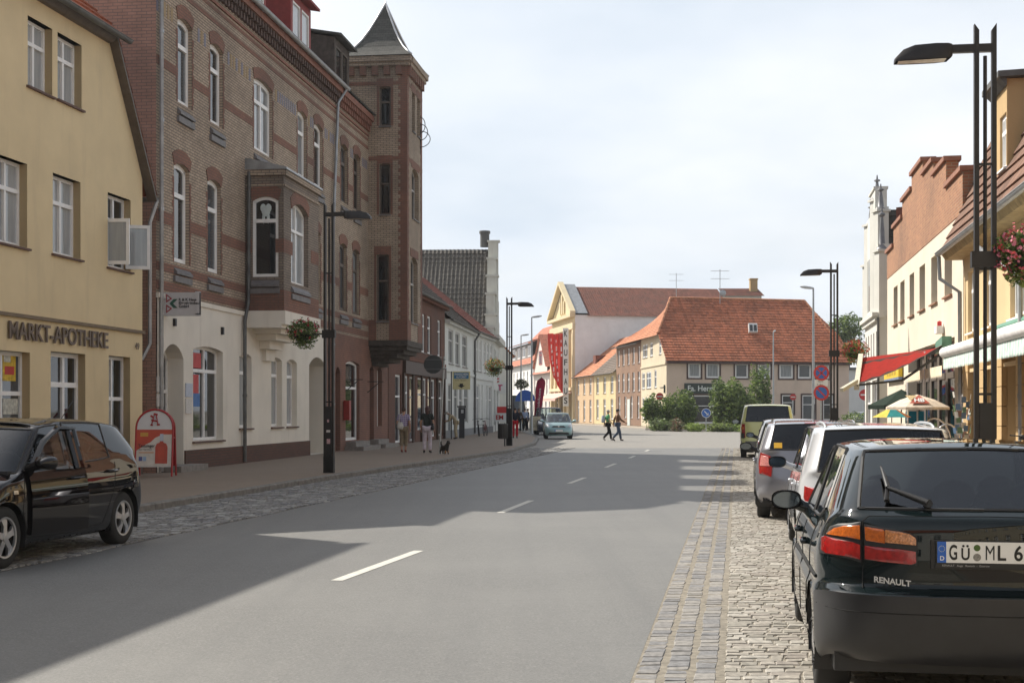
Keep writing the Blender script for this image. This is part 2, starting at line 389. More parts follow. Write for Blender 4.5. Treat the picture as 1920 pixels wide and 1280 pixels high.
def slope(mb, A, B, C, D, mi=0, lip=.045, row=.34):
    """tiled roof slope: A-B eave, D-C top; real overlapping rows"""
    A, B, C, D = V(A), V(B), V(C), V(D); L = ((D + C) / 2 - (A + B) / 2).length; n = max(1, int(L / row))
    nr = (B - A).cross(D - A)
    if nr.length < 1e-6: nr = (B - A).cross(C - A)
    nr.normalize(); nr = -nr if nr.z < 0 else nr
    for i in range(n):
        f, g = i / n, (i + 1) / n
        p, q = A.lerp(D, f), B.lerp(C, f); r, t = A.lerp(D, g), B.lerp(C, g)
        mb.face([p + nr * lip, q + nr * lip, t + nr * .004, r + nr * .004], mi)
        mb.face([p - nr * .01, q - nr * .01, q + nr * lip, p + nr * lip], mi)
def pantiles(mb, A, B, C, D, w=.24, row=.36, amp=.035, lip=.05, mi=0):
    A, B, C, D = V(A), V(B), V(C), V(D); L = (D - A).length; n = max(1, int(L / row)); W = (B - A).length; m = int(W / w) * 4
    nr = (B - A).cross(D - A).normalized(); nr = -nr if nr.z < 0 else nr
    prof = [0, amp, amp * .5, -amp * .25]
    for i in range(n):
        f, g = i / n, (i + 1) / n; r0, r1, r2 = [], [], []
        for k in range(m + 1):
            u = k / m; h = prof[k % 4]; p = A.lerp(D, f).lerp(B.lerp(C, f), u); q = A.lerp(D, g).lerp(B.lerp(C, g), u)
            jit = noise.noise(V((u * 3, f * 3, 1))) * .06 - .0
            r0.append(p + nr * (h - .02 + jit)); r1.append(p + nr * (h + lip + jit)); r2.append(q + nr * (h + .004 + jit))
        mb.grid([r0, r1, r2], mi)
def downpipe(par, pts, r=.045, mat=None, name='downpipe'):
    mb = MB(); mb.tube(pts, r, 8)
    for i in range(len(pts) - 1):
        p, q = V(pts[i]), V(pts[i + 1]); L = (q - p).length
        if L > 3:
            for k in range(1, int(L / 2.2) + 1):
                c = p.lerp(q, k * 2.2 / L); dd = (q - p).normalized(); mb.tube([c - dd * .04, c + dd * .04], r * 1.25, 8)
    return mb.build(name, mat or ZINC, par, smooth=R(40))
def gutter(par, p, q, r=.075, mat=None):
    p, q = V(p), V(q); t = (q - p).normalized(); a = t.cross(V((0, 0, 1))).normalized(); mb = MB(); rows = []
    for e in (p, q): rows.append([e + a * math.cos(x) * r + V((0, 0, -math.sin(x) * r)) for x in [math.pi * k / 6 for k in range(7)]])
    mb.grid(rows); mb.face(rows[0]); mb.face(rows[1])
    mb.tube([p + a * r, q + a * r], .012, 6); mb.tube([p - a * r, q - a * r], .012, 6)
    return mb.build('gutter', mat or DARKZ, par)
# ================================================================== GROUND
def asphalt_mat():
    m, nt, b = newmat('asphalt'); o = coord(nt); b.inputs['Roughness'].default_value = .58; b.inputs['Specular IOR Level'].default_value = .6
    f1 = ramp(nt, noise_n(nt, o, 45, 6, .85), .4, .6); f2 = ramp(nt, noise_n(nt, o, 11, 6, .8), .38, .62); f3 = ramp(nt, noise_n(nt, o, .32, 8, .65), .42, .6)
    c = mixc(nt, f1, (.078, .076, .071), (.245, .239, .222)); c = mixc(nt, mth(nt, 'MULTIPLY', f2, .6), c, (.105, .102, .096)); c = mixc(nt, mth(nt, 'MULTIPLY', f3, .38), c, (.19, .185, .172))
    mp = nt.nodes.new('ShaderNodeMapping'); mp.inputs['Rotation'].default_value = (0, 0, .165); mp.inputs['Scale'].default_value = (1.6, .06, 1); nt.links.new(o, mp.inputs[0])
    c = mixc(nt, mth(nt, 'MULTIPLY', ramp(nt, noise_n(nt, mp.outputs[0], 1.4, 5), .45, .75), .4), c, (.105, .104, .101))
    vo = nt.nodes.new('ShaderNodeTexVoronoi'); vo.feature = 'DISTANCE_TO_EDGE'; vo.inputs['Scale'].default_value = .22
    mw = nt.nodes.new('ShaderNodeMix'); mw.data_type = 'VECTOR'; mw.inputs[0].default_value = .35; nn = nt.nodes.new('ShaderNodeTexNoise'); nn.inputs['Scale'].default_value = 1.2; nn.inputs['Detail'].default_value = 6; nt.links.new(o, nn.inputs[0])
    nt.links.new(o, mw.inputs[4]); nt.links.new(nn.outputs[1], mw.inputs[5]); nt.links.new(mw.outputs[1], vo.inputs['Vector'])
    ck = mth(nt, 'MULTIPLY', mth(nt, 'LESS_THAN', vo.outputs[0], .0005), .15)
    nt.links.new(mixc(nt, ck, c, (.05, .05, .05)), b.inputs['Base Color'])
    bump(nt, b, noise_n(nt, o, 180, 3, .7), .35, .006); return m
def cobble_mat(name, c1, c2, mort, w, h, ms=.02):
    m, nt, b = newmat(name); o = coord(nt); b.inputs['Roughness'].default_value = .8
    mp = nt.nodes.new('ShaderNodeMapping'); mp.inputs['Rotation'].default_value = (0, 0, .165); nt.links.new(o, mp.inputs[0])
    t = nt.nodes.new('ShaderNodeTexBrick'); nt.links.new(mp.outputs[0], t.inputs['Vector'])
    for k, x in (('Color1', _c(c1)), ('Color2', _c(c2)), ('Mortar', _c(mort)), ('Scale', 1), ('Mortar Size', ms), ('Mortar Smooth', .4), ('Bias', 0), ('Brick Width', w), ('Row Height', h)): t.inputs[k].default_value = x
    c = mixc(nt, mth(nt, 'MULTIPLY', ramp(nt, noise_n(nt, o, .5, 6), .35, .7), .5), t.outputs[0], sc_(c1, .75))
    c = mixc(nt, mth(nt, 'MULTIPLY', ramp(nt, noise_n(nt, o, 14, 4), .35, .7), .3), c, sc_(c1, .6))
    nt.links.new(c, b.inputs['Base Color']); bump(nt, b, mth(nt, 'SUBTRACT', 1.0, t.outputs[1]), .6, .015); return m
def flat(name, pts, z, m, kind='structure', skirt=0):
    mb = MB(); q = [V((p[0], p[1], z)) for p in pts]; mb.face(q)
    if skirt:
        for i in range(len(q)): a, b = q[i], q[(i + 1) % len(q)]; mb.face([a, b, b - V((0, 0, skirt)), a - V((0, 0, skirt))])
    return tag(mb.build(name, m), kind=kind)
ASPH = asphalt_mat()
flat('ground', [(-1500, -300), (1500, -300), (1500, 3000), (-1500, 3000)], -.06, plain('bare_ground', (.16, .145, .12), .95, var=.3, vs=.6))
LX = lambda Y: -7.65 + .1735 * Y
RX = lambda Y: -.647 + .165 * Y
flat('road', [(LX(-55), -55), (RX(-55), -55), (RX(60.5), 60.5), (LX(60.5), 60.5)], 0, ASPH)
flat('street_paving', [(-14, 60.2), (12.6, 60.2), (16, 61), (90, 62), (90, 260), (-60, 330), (-60, 250), (-14, 120)], -.008, cobble_mat('street_setts', (.33, .31, .28), (.25, .24, .225), (.17, .155, .13), .17, .12))
JOINT = plain('joint_sand', (.22, .195, .155), .95, var=.35, vs=14)
STONES = {
 'tan': [plain('sett_tan', (.285, .26, .22), .78, var=.3, vs=22), plain('sett_buff', (.325, .295, .25), .78, var=.3, vs=22), plain('sett_warm_grey', (.26, .24, .2), .75, var=.3, vs=22), plain('sett_pale', (.36, .335, .29), .75, var=.3, vs=22), plain('sett_pink', (.27, .24, .205), .75, var=.3, vs=22)],
 'grey': [plain('paver_grey', (.215, .205, .195), .8, var=.3, vs=22), plain('paver_blue_grey', (.185, .182, .182), .8, var=.3, vs=22), plain('paver_pale_grey', (.26, .245, .225), .8, var=.3, vs=22)],
 'dark': [plain('sett_grey', (.25, .245, .235), .8, var=.3, vs=22), plain('sett_slate', (.18, .18, .185), .7, var=.3, vs=22), plain('sett_light', (.34, .335, .32), .75, var=.3, vs=22), plain('sett_mid', (.22, .21, .195), .8, var=.3, vs=22)]}
def stones(name, xl, xr, Y0, Y1, w, l, kind, top=.012, gap=.012, rough=.35, fine=1e9, wv=.35, seed=1):
    rg = random.Random(seed); mb = MB(); Y = Y0; i = 0; mats = STONES[kind]
    while Y < Y1:
        ll = l * rg.uniform(1 - rough, 1 + rough); a, b = xl(Y), xr(Y); x = a - (rg.random() * w * .8 if wv > .2 else 0)
        bow = rg.uniform(-.02, .02)
        while x < b - .02:
            ww = w * rg.uniform(1 - wv, 1 + wv); x1 = min(x + ww, b); x0 = max(x, a); x += ww
            if x1 - x0 < .03: continue
            sh = ROADK * ll; z = top + rg.uniform(-.003, .003); j = lambda s=.008: rg.uniform(-s, s)
            ya = Y + gap / 2 + j(.012); yb = Y + ll - gap / 2 + j(.012)
            c = [(x0 + gap / 2 + j(), ya + j()), (x1 - gap / 2 + j(), ya + j()), (x1 - gap / 2 + sh + j(), yb + j()), (x0 + gap / 2 + sh + j(), yb + j())]
            mx, my = sum(p[0] for p in c) / 4, sum(p[1] for p in c) / 4
            tx, ty = rg.uniform(-.025, .025), rg.uniform(-.025, .025)
            def ring(k, h): return [V((mx + (p[0] - mx) * k, my + (p[1] - my) * k, h + (p[0] - mx) * tx + (p[1] - my) * ty)) for p in c]
            mi = rg.randrange(len(mats)); r0 = ring(1, -.03); n = len(mb.v)
            rings = [r0, ring(.985, z - .008), ring(.87, z)] if Y < fine else [r0, ring(.92, z)]
            for r in rings: mb.v += r
            for q in range(len(rings) - 1):
                for k in range(4): mb.f.append([n + q * 4 + k, n + q * 4 + (k + 1) % 4, n + q * 4 + 4 + (k + 1) % 4, n + q * 4 + 4 + k]); mb.m.append(mi)
            e = n + 4 * (len(rings) - 1); mb.f.append([e, e + 1, e + 2, e + 3]); mb.m.append(mi)
        Y += ll
    return tag(mb.build(name, mats), kind='structure')
KERBR = lambda Y: 2.42 + ROADK * Y
# dark paver rows, then buff setts under the parked cars
flat('gutter_bed', [(RX(-55) + .002, -55), (KERBR(-55), -55), (KERBR(60.5), 60.5), (RX(60.5) + .002, 60.5)], .002, JOINT)
for k in range(3):
    o = k * .183
    stones('paver_row', (lambda Y, o=o: RX(Y) + .012 + o), (lambda Y, o=o: RX(Y) + .165 + o), -8, 60, .4, .17, 'grey', .006, .01, .4, 20, 0, 11 + k)
stones('sett_strip', lambda Y: RX(Y) + .57, KERBR, -8, 60.3, .15, .108, 'tan', .010, .009, .3, 26, .4, 4)
# cobbled strip on the shaded side
KL = [(-18.5, -55), (-10.3, -4), (-8.27, 8), (-5.74, 23.6), (-4.36, 32.1), (-2.94, 39.3), (-2.27, 42.5), (0, 53.9), (1.15, 66), (1.55, 79.4), (.9, 100), (-2, 130), (-12, 175)]
def KLX(Y):
    for (a, b), (c, d) in zip(KL, KL[1:]):
        if b <= Y <= d: return a + (c - a) * (Y - b) / (d - b)
    return KL[-1][0]
flat('cobble_bed', [(x - .05, y) for x, y in KL[:8]] + [(KLX(60.5), 60.5), (LX(60.5), 60.5), (LX(-55), -55)], -.005, plain('joint_dark', (.1, .092, .08), .95, var=.3, vs=14))
stones('cobble_strip', lambda Y: KLX(Y), lambda Y: LX(Y) - .01 + .05 * math.sin(Y * 2.1), 6, 60.3, .15, .14, 'dark', .012, .02, .3, 0, .35, 8)
# kerb and pavement on the shaded side
mb = MB(); mk = MB()
for (a, b), (c, d) in zip(KL, KL[1:]):
    p, q = V((a, b, 0)), V((c, d, 0)); L = (q - p).length; t = (q - p) / L; n = V((-t.y, t.x, 0)); m = max(1, int(L / 1.0))
    for i in range(m):
        e = p + t * (L * i / m + .006); f = t * (L / m - .012); h = .125 + random.uniform(-.004, .004)
        mb.prism([e + V((0, 0, -.05)), e + V((0, 0, h - .02)), e + n * .02 + V((0, 0, h)), e + n * .17 + V((0, 0, h)), e + n * .17 + V((0, 0, -.05))], f)
struct(mb, 'kerb', plain('kerb_granite', (.2, .185, .165), .85, var=.3, vs=7))
PAVEL = cobble_mat('pavement_slabs', (.31, .24, .18), (.26, .205, .155), (.17, .135, .105), .2, .1, .006)
flat('pavement', [(a - .17, b) for a, b in KL] + [(-40, 175), (-40, -55)], .118, PAVEL)
# kerb and pavement on the sunny side
KR = [(KERBR(-55), -55), (KERBR(56), 56), (KERBR(58.5) + .7, 59.6), (KERBR(60) + 3.0, 61), (40, 62.5), (90, 63)]
mb = MB()
for (a, b), (c, d) in zip(KR, KR[1:]):
    p, q = V((a, b, 0)), V((c, d, 0)); L = (q - p).length; t = (q - p) / L; n = V((t.y, -t.x, 0)); m = max(1, int(L / 1.0))
    for i in range(m):
        e = p + t * (L * i / m + .006); f = t * (L / m - .012)
        mb.prism([e + V((0, 0, -.05)), e + V((0, 0, .1)), e + n * .02 + V((0, 0, .12)), e + n * .17 + V((0, 0, .12)), e + n * .17 + V((0, 0, -.05))], f)
struct(mb, 'kerb', MATS['kerb_granite'])
flat('pavement', [(a + .17, b) for a, b in KR[:2]] + [(a + .1, b - .17) for a, b in KR[2:]] + [(90, -55)], .112, cobble_mat('pavement_clinker', (.27, .2, .16), (.22, .165, .135), (.15, .12, .1), .2, .1, .006))
# pavement along the far terrace
flat('pavement', [(7.2, 176), (9.1, 163), (11, 152), (12.6, 139), (13.6, 124.4), (32, 129.2), (34, 126.4), (13.0, 121), (11.7, 136), (9.7, 152), (7.8, 163), (5.8, 176)], .1, plain('pale_pavement', (.4, .34, .27), .9, var=.2), skirt=.15)
LINE = plain('road_paint', (.56, .545, .49), .7, var=.14, vs=9)
for (a, b), (c, d) in (((620, 1088), (776, 1032)), ((931, 961), (990, 938)), ((1062, 906), (1092, 895)), ((1132, 876), (1150.5, 868.7)), ((1177, 858.4), (1187, 854.3)), ((1207, 845.8), (1214, 843.2))):
    p, q = G(a, b), G(c, d); t = (q - p).normalized(); n = V((t.y, -t.x, 0)) * .12; mb = MB()
    mb.face([V((x.x, x.y, .004)) for x in (p, p + n, q + n, q)]); struct(mb, 'lane_marking', LINE)
for (a, b), (c, d) in (((620, 1088), (776, 1032)),):
    pass
p = G(690, 1062); q = G(775, 1033)
# planted island in the crossing
ISL = [(11.6, 117.5), (13.4, 114.5), (16.5, 110.6), (20.3, 107.4), (25, 105.5), (29, 106), (30, 112), (28, 119), (20, 120.5), (13, 120.5)]
flat('island_soil', ISL, .13, plain('soil', (.12, .1, .06), .95, var=.4, vs=3), skirt=.2)
mb = MB()
for i in range(len(ISL)):
    p, q = V((*ISL[i], 0)), V((*ISL[(i + 1) % len(ISL)], 0)); t = (q - p).normalized(); mb.bar(p + V((0, 0, .06)), q + V((0, 0, .06)), .15, .2)
struct(mb, 'kerb', MATS['kerb_granite'])
rg = random.Random(5); mb = MB()
def inpoly(x, y, pl):
    c = False
    for i in range(len(pl)):
        (a, b), (d, e) = pl[i], pl[i - 1]
        if (b > y) != (e > y) and x < (d - a) * (y - b) / (e - b) + a: c = not c
    return c
for _ in range(9000):
    x, y = rg.uniform(11.5, 30), rg.uniform(105.5, 120.5)
    if not inpoly(x, y, ISL): continue
    h = rg.uniform(.2, .5); a = rg.uniform(0, 6.28); d = V((math.cos(a), math.sin(a), 0)) * .05; l = V((rg.uniform(-.12, .12), rg.uniform(-.12, .12), h)); o = V((x, y, .12))
    mb.face([o - d, o + d, o + l], rg.randrange(3))
tag(mb.build('grass', [leaf('grass_bright', (.2, .28, .05)), leaf('grass_mid', (.15, .21, .05)), leaf('grass_dry', (.19, .19, .06))]), kind='stuff')
# ================================================================== HOUSES ON THE SHADED SIDE
YEL = plaster('ochre_plaster', (.74, .6, .37), amt=.2); ROOFR = tiles('red_tiles', (.33, .1, .05), .25, .35); ROOFD = tiles('dark_tiles', (.06, .052, .045), .3, .4)
SLATE = tiles('slate', (.085, .085, .08), .3, .3, .3, wave=.1)
BROWNW = plain('brown_barge_board', (.11, .085, .065), .6, var=.2)
def backbox(mb, w, s0, s1, z1, depth, mi=0, front=False, z0=0):
    """the end walls and back of a house behind its facade"""
    mb.face([w.pt(s0, z0, 0), w.pt(s0, z0, -depth), w.pt(s0, z1, -depth), w.pt(s0, z1, 0)], mi); mb.face([w.pt(s1, z0, 0), w.pt(s1, z0, -depth), w.pt(s1, z1, -depth), w.pt(s1, z1, 0)], mi)
    mb.face([w.pt(s0, z0, -depth), w.pt(s1, z0, -depth), w.pt(s1, z1, -depth), w.pt(s0, z1, -depth)], mi)
# ---------------- pharmacy
w = Wall((-8.97 - .1513 * 12, 33 - .9885 * 12), (-8.97, 33.0), (1, 0))
h = thing('pharmacy_house', 'ochre plastered house with serif lettering over its shop windows, gable with clipped roof end', 'house', w.pt(12, 0))
sk, zk, zE = w.S(203), w.Z(203, 60), w.Z(288, 345); sk2 = sk - 4.5
W = [w.rect(52, 98, 42, 170), w.rect(108, 153, 73, 195), w.rect(-6, 51, 298, 458), w.rect(99, 151, 333, 480), w.rect(202, 245, 368, 504),
     w.rect(-14, 56, 658, 850), w.rect(95, 160, 661, 880), w.rect(204, 244, 668, 852)]
W[6][2] = .25; W[5][2] = .75; W[7][2] = .45
ops = [tuple(x) + (0, .24) for x in W]
mb = MB(); facade(mb, w, sk2, sk, .5, zk, ops, .24); facade(mb, w, sk, 12, .5, zE, ops, .24)
mb.face([w.pt(sk, zE), w.pt(12, zE), w.pt(sk, zk)])
facade(mb, w, 1.2, sk2, .5, zE, ops, .24); mb.face([w.pt(sk2, zE), w.pt(1.2, zE), w.pt(sk2, zk)])
backbox(mb, w, 1.2, 12, zE, 9, z0=.0)
mb.build('wall', YEL, h)
mb = MB(); wbox(mb, w, 1.2, W[6][0], 0, .5, -.3, .02); wbox(mb, w, W[6][1], 12.0, 0, .5, -.3, .02); mb.build('plinth', plaster('brown_plinth', (.13, .1, .08)), h)
zl = w.Z(133, 608); mb = MB(); wbox(mb, w, 1.2, 12.02, zl, zl + .07, -.02, .07); mb.build('ledge', plain('ledge_stone', (.2, .15, .1), .8), h)
for i, o in enumerate(ops):
    if i < 5: window(h, w, o, PANE[3] if i < 2 else (PANE[3] if i != 4 else PANE[0]), (.5,), (.66,), .075, .07, sill=WOODSILL)
    elif i == 6:
        d = window(h, w, o, PANE[0], (.55,), (.74,), .1, .09, name='door')
    else: window(h, w, o, PANE[2] if i == 5 else PANE[0], (.42,), (.6,), .08, .07)
# open casement of the third window
a, b, c, d = W[4]; o0 = w.pt(a + .06, c + .06, .02); dv = (w.n * .8 - w.d * .32).normalized()
for base, dr, nm in ((w.pt(a + .1, c + .05, -.1), (w.n * .92 + w.d * .1).normalized(), 'open_casement'), (w.pt(b - .06, c + .05, -.1), (w.n * .9 + w.d * .35).normalized(), 'open_casement')):
    wd_, hh = (b - a) * .46, (d - c) * .62; mb = MB(); nn = dr.cross(V((0, 0, 1))) * .05
    for (u0, u1, v0, v1) in ((0, wd_, 0, .08), (0, wd_, hh - .08, hh), (0, .07, .08, hh - .08), (wd_ - .07, wd_, .08, hh - .08)): mb.box(base + dr * u0 + V((0, 0, v0)), dr * (u1 - u0), nn, V((0, 0, v1 - v0)))
    c_ = mb.build(nm, WHITE, h); mb = MB(); e = base + nn * .5; mb.face([e + dr * .05 + V((0, 0, .05)), e + dr * (wd_ - .05) + V((0, 0, .05)), e + dr * (wd_ - .05) + V((0, 0, hh - .05)), e + dr * .05 + V((0, 0, hh - .05))]); mb.build('pane', PANE[3], c_)
o = W[5]; mb = MB()
DM = [plain('display_yellow', (.62, .42, .03), .6, var=.3, vs=12), plain('display_red', (.5, .04, .03), .6), plain('display_pale', (.5, .5, .44), .6, var=.4, vs=14)]
for fx0, fx1, fz0, fz1, mi in ((.5, .85, .72, .98, 0), (.55, .8, .78, .86, 1), (.52, .7, .9, .97, 2), (.5, .9, .4, .55, 2)): mb = MB(); wbox(mb, w, o[0] + (o[1] - o[0]) * fx0, o[0] + (o[1] - o[0]) * fx1, o[2] + (o[3] - o[2]) * fz0, o[2] + (o[3] - o[2]) * fz1, -.2 + .004 * mi, -.19 + .004 * mi); mb.build('window_poster', DM[mi], h)
x0, x1 = w.S(13), w.S(199)
text('MARKT-APOTHEKE', 'lettering', plain('bronze_letters', (.13, .09, .065), .5, .3), h, w.pt(x0, w.Z(13, 634), .03), w.d, (0, 0, 1), w.Z(60, 608) - w.Z(60, 640), .03, x1 - x0, bold=.012)
text('49', 'house_number', MATS['bronze_letters'], h, w.pt(w.S(252), w.Z(256, 655), .02), w.d, (0, 0, 1), .16, .01)
# roof: steep flanks, flatter top, clipped street end
mb = MB(); zr = zk + 2.6; sm = (sk + sk2) / 2; f = .22
slope(mb, w.pt(12.35, zE - .35, f), w.pt(12.35, zE - .35, -9.2), w.pt(sk, zk, -9.2), w.pt(sk, zk, f)); slope(mb, w.pt(.85, zE - .35, -9.2), w.pt(.85, zE - .35, f), w.pt(sk2, zk, f), w.pt(sk2, zk, -9.2))
slope(mb, w.pt(sk + .1, zk - .06, f), w.pt(sk, zk, -9.2), w.pt(sm, zr, -9.2), w.pt(sm, zr, -2.4)); slope(mb, w.pt(sk2, zk, -9.2), w.pt(sk2 - .1, zk - .06, f), w.pt(sm, zr, -2.4), w.pt(sm, zr, -9.2))
slope(mb, w.pt(sk2 - .2, zk - .1, f + .12), w.pt(sk + .2, zk - .1, f + .12), w.pt(sm, zr, -2.4), w.pt(sm, zr, -2.4))
mb.build('roof', ROOFR, h)
mb = MB()
for (p, q) in (((12.35, zE - .35), (sk, zk)), ((.85, zE - .35), (sk2, zk))):
    for oo in (f, .01):
        pass
    mb.prism([w.pt(p[0], p[1] - .02, -.02), w.pt(p[0], p[1] - .02, f), w.pt(p[0], p[1] - .14, f), w.pt(p[0], p[1] - .14, -.02)], w.pt(q[0], q[1], 0) - w.pt(p[0], p[1], 0))
mb.prism([w.pt(sk2, zk - .12, -.02), w.pt(sk2, zk - .12, f), w.pt(sk2, zk - .26, f - .1), w.pt(sk2, zk - .26, -.02)], w.d * (sk - sk2))
mb.build('barge_board', BROWNW, h)
gutter(h, w.pt(sk2 - .3, zk - .14, f + .17), w.pt(sk + .3, zk - .14, f + .17), .085)
gutter(h, w.pt(12.4, zE - .4, f), w.pt(12.4, zE - .4, -9), .08)
downpipe(h, [w.pt(12.42, zE - .45, .2), w.pt(12.33, zE - 1.0, .05), w.pt(12.33, 3.3, .05), w.pt(12.2, 2.9, -.1)], .05)
# ---------------- neighbour towards the camera, beyond the edge of the picture
w2 = Wall((-20.4, -48), (-10.2, 23.7), (1, 0)); h = thing('grey_house', 'grey plastered house with two dormer gables beside the ochre pharmacy', 'house', w2.pt(w2.len, 0))
mb = MB(); ops = [(a, a + 1.3, z, z + 1.8, 0) for a in [1 + 3.1 * k for k in range(23)] for z in (1.0, 4.2, 7.3)]; facade(mb, w2, 0, w2.len, 0, 9.8, ops); backbox(mb, w2, 0, w2.len, 9.8, 6); mb.build('wall', plaster('grey_plaster', (.4, .38, .34)), h)
for o in ops: window(h, w2, o, sill=SILLG)
mb = MB(); slope(mb, w2.pt(0, 9.8, .3), w2.pt(w2.len, 9.8, .3), w2.pt(w2.len, 11.6, -3), w2.pt(0, 11.6, -3)); mb.build('roof', ROOFD, h)
# ---------------- brick corner house
LB = Wall((-8.79, 33.6), (-5.46, 59.8), (1, 0)); w = LB
BR = brick('buff_brick', (.54, .425, .32), (.44, .345, .255), (.17, .145, .12), .25, .077, .011, .5); RED = brick('red_brick', (.31, .145, .1), (.27, .125, .09), (.15, .115, .09), .25, .077, .009, .6)
GAB = brick('gable_brick', (.52, .31, .24), (.45, .27, .21), (.26, .2, .17), .25, .08, .009, .5); REDP = plain('red_moulding', (.24, .105, .072), .85, var=.25)
CREAM = plaster('cream_plaster', (.78, .73, .64), amt=.22)
h = thing('brick_corner_house', 'tall banded brick house with a square oriel tower, slate roof and whitewashed ground floor', 'house', w.pt(0, 0))
BH = h
zG = w.pt(0, 0).z; EZ = 13.75; zW = (w.Z(376, 566) + w.Z(446, 583)) / 2; sW = w.S(611); sT = w.S(690); sEnd = w.len
def al(rects, z0=None, z1=None, rise=.22, dep=.18):
    return [(a, b, z0 if z0 is not None else c, z1 if z1 is not None else d, rise, dep) for a, b, c, d in rects]
tops = [w.rect(333, 360, 38, 203), w.rect(394, 418, 86, 241), w.rect(476, 511, 152, 286), w.rect(558, 575, 211, 325), w.rect(589, 605, 236, 351), w.rect(639, 652, 270, 386), w.rect(663, 675, 289, 392)]
sec = [w.rect(326, 355, 312, 488), w.rect(389, 414, 341, 507), w.rect(588, 601, 436, 559), w.rect(637, 650, 452, 591), w.rect(661, 674, 464, 597)]
zt1 = sum(x[3] for x in tops) / 7; zt0 = sum(x[2] for x in tops) / 7; zs1 = sum(x[3] for x in sec) / 5; zs0 = sum(x[2] for x in sec) / 5
T = al(tops, zt0, zt1, .12); S_ = al(sec, zs0, zs1, .12)
gl = [w.rect(303, 342, 617, 880), w.rect(360, 416, 634, 821), w.rect(447, 470, 646, 788), w.rect(507, 527, 652, 786), w.rect(536, 555, 657, 785), w.rect(578, 609, 660, 858)]
zwt, zwb = 3.45, 1.05
GL = [(gl[0][0], gl[0][1], .2, 3.35, .35, .5), (gl[1][0], gl[1][1], .85, 3.4, .1, .26)] + [(a, b, zwb + .1, zwt - .1, .1, .24) for a, b, c, d in gl[2:5]] + [(gl[5][0], gl[5][1], .12, 3.55, .3, 1.6)]
gr = [w.rect(629, 638, 668, 845), w.rect(648, 674, 664, 830), w.rect(693, 701, 676, 840), w.rect(707, 716, 678, 788)]
GR = [(gr[0][0], gr[0][1], .15, 3.3, .25, .5), (gr[1][0], gr[1][1], .5, 3.6, .12, .2), (gr[2][0], gr[2][1], .3, 3.5, .15, .35), (gr[3][0], gr[3][1], 1.0, 3.5, .15, .25)]
mb = MB(); facade(mb, w, 0, sEnd, zW, EZ, T + S_, .24, 0)
backbox(mb, w, 0, sEnd, EZ, 10, 2); facade(mb, w, sW, sEnd, .12, zW, GR, .24, 1)
# near gable above the eaves
mb.face([w.pt(0, EZ, 0), w.pt(0, EZ + 2.4, -2.3), w.pt(0, EZ + 4.6, -6), w.pt(0, EZ + 2.4, -8.7), w.pt(0, EZ, -10)], 2)
mb.build('wall', [BR, RED, GAB], h)
mb = MB(); facade(mb, w, 0, sW, .12, zW, GL, .26, 0, out=.03); wbox(mb, w, 0, sW, zW - .12, zW, -.02, .075); mb.build('plaster_front', CREAM, h)
mb = MB()
for a, b in ((GL[0][1], GL[5][0]),): wbox(mb, w, a + .05, b, .1, .62, -.05, .075)
mb.build('plinth', brick('plinth_brick', (.16, .075, .055), (.13, .065, .05), (.09, .075, .06)), h)
mb = MB(); wbox(mb, w, GL[0][0] - .1, GL[0][1] + .4, .1, .27, -.3, .55); mb.build('door_step', STONE, h)
# red bands, quoins and arches, a few millimetres proud
mb = MB()
def bandz(px, y0, y1): return w.Z(px, y1), w.Z(px, y0)
def band(z0, z1, s0, s1, holes, o=.012):
    cuts = sorted((a, b) for a, b, c, d, *_ in holes if c < z1 and d > z0); x = s0
    for a, b in cuts:
        if a > x: wbox(mb, w, x, a, z0, z1, -.01, o)
        x = max(x, b)
    if x < s1: wbox(mb, w, x, s1, z0, z1, -.01, o)
bay0, bay1 = w.S(461), w.S(461) + 3.85
BAYH = [(bay0, bay1, 3.9, 9.0)]
for (z0, z1) in (bandz(301, 106, 124), bandz(292, 390, 413), bandz(292, 488, 505), bandz(292, 523, 541)): band(z0, z1, 0, sT, T + S_ + BAYH)
band(zt1 + .55, zt1 + .68, 0, sT, T); band(EZ - 1.0, EZ - .9, 0, sT, T)
for o in T + S_:
    a, b, c, d = o[:4]; ar = arcpts(a, b, d, .12); ou = arcpts(a - .13, b + .13, d + .36, .19)
    for i in range(len(ar) - 1): mb.prism([w.pt(*ar[i], .0), w.pt(*ar[i + 1], .0), w.pt(*ou[i + 1], .0), w.pt(*ou[i], .0)], w.n * .022)
    for k in range(int((d - .3 - c) / .155)):
        q = .13 if k % 2 else .075
        for x0 in (a - q, b): wbox(mb, w, x0, x0 + q, c + k * .155, c + k * .155 + .155, -.01, .0085)
mb.build('brick_trim', [RED], h)
mb = MB()
zb0 = zt1 - .35
for x in [k * .24 for k in range(int(sT / .24))]:
    if any(a - .25 < x < b + .2 for a, b, *_ in T): continue
    wbox(mb, w, x, x + .14, zt1 - .3, zt1 + .06, -.01, .007, random.choice((0, 0, 1)))
mb.build('frieze_pattern', [plain('frieze_blue', (.17, .16, .2), .6, var=.2), plain('frieze_ochre', (.3, .2, .08), .6)], h)
mb = MB(); DK = plain('sooty_brick', (.05, .035, .03), .9, var=.3)
n = int(sT / .27)
for i in range(n):
    x = i * sT / n
    mi_ = 0 if x > w.S(632) else 1; wbox(mb, w, x, x + .14, EZ - .42, EZ - .22, -.01, .2, mi_); wbox(mb, w, x + .13, x + .27, EZ - .62, EZ - .43, -.01, .11, mi_)
wbox(mb, w, 0, sT, EZ - .22, EZ, -.01, .26); wbox(mb, w, 0, sT, EZ - .82, EZ - .74, -.01, .05)
mb.build('cornice', [REDP, plain('sooty_moulding', (.1, .062, .05), .9, var=.35)], h)
gutter(h, w.pt(-.1, EZ + .04, .36), w.pt(w.S(636), EZ + .04, .36), .09, ZINC)
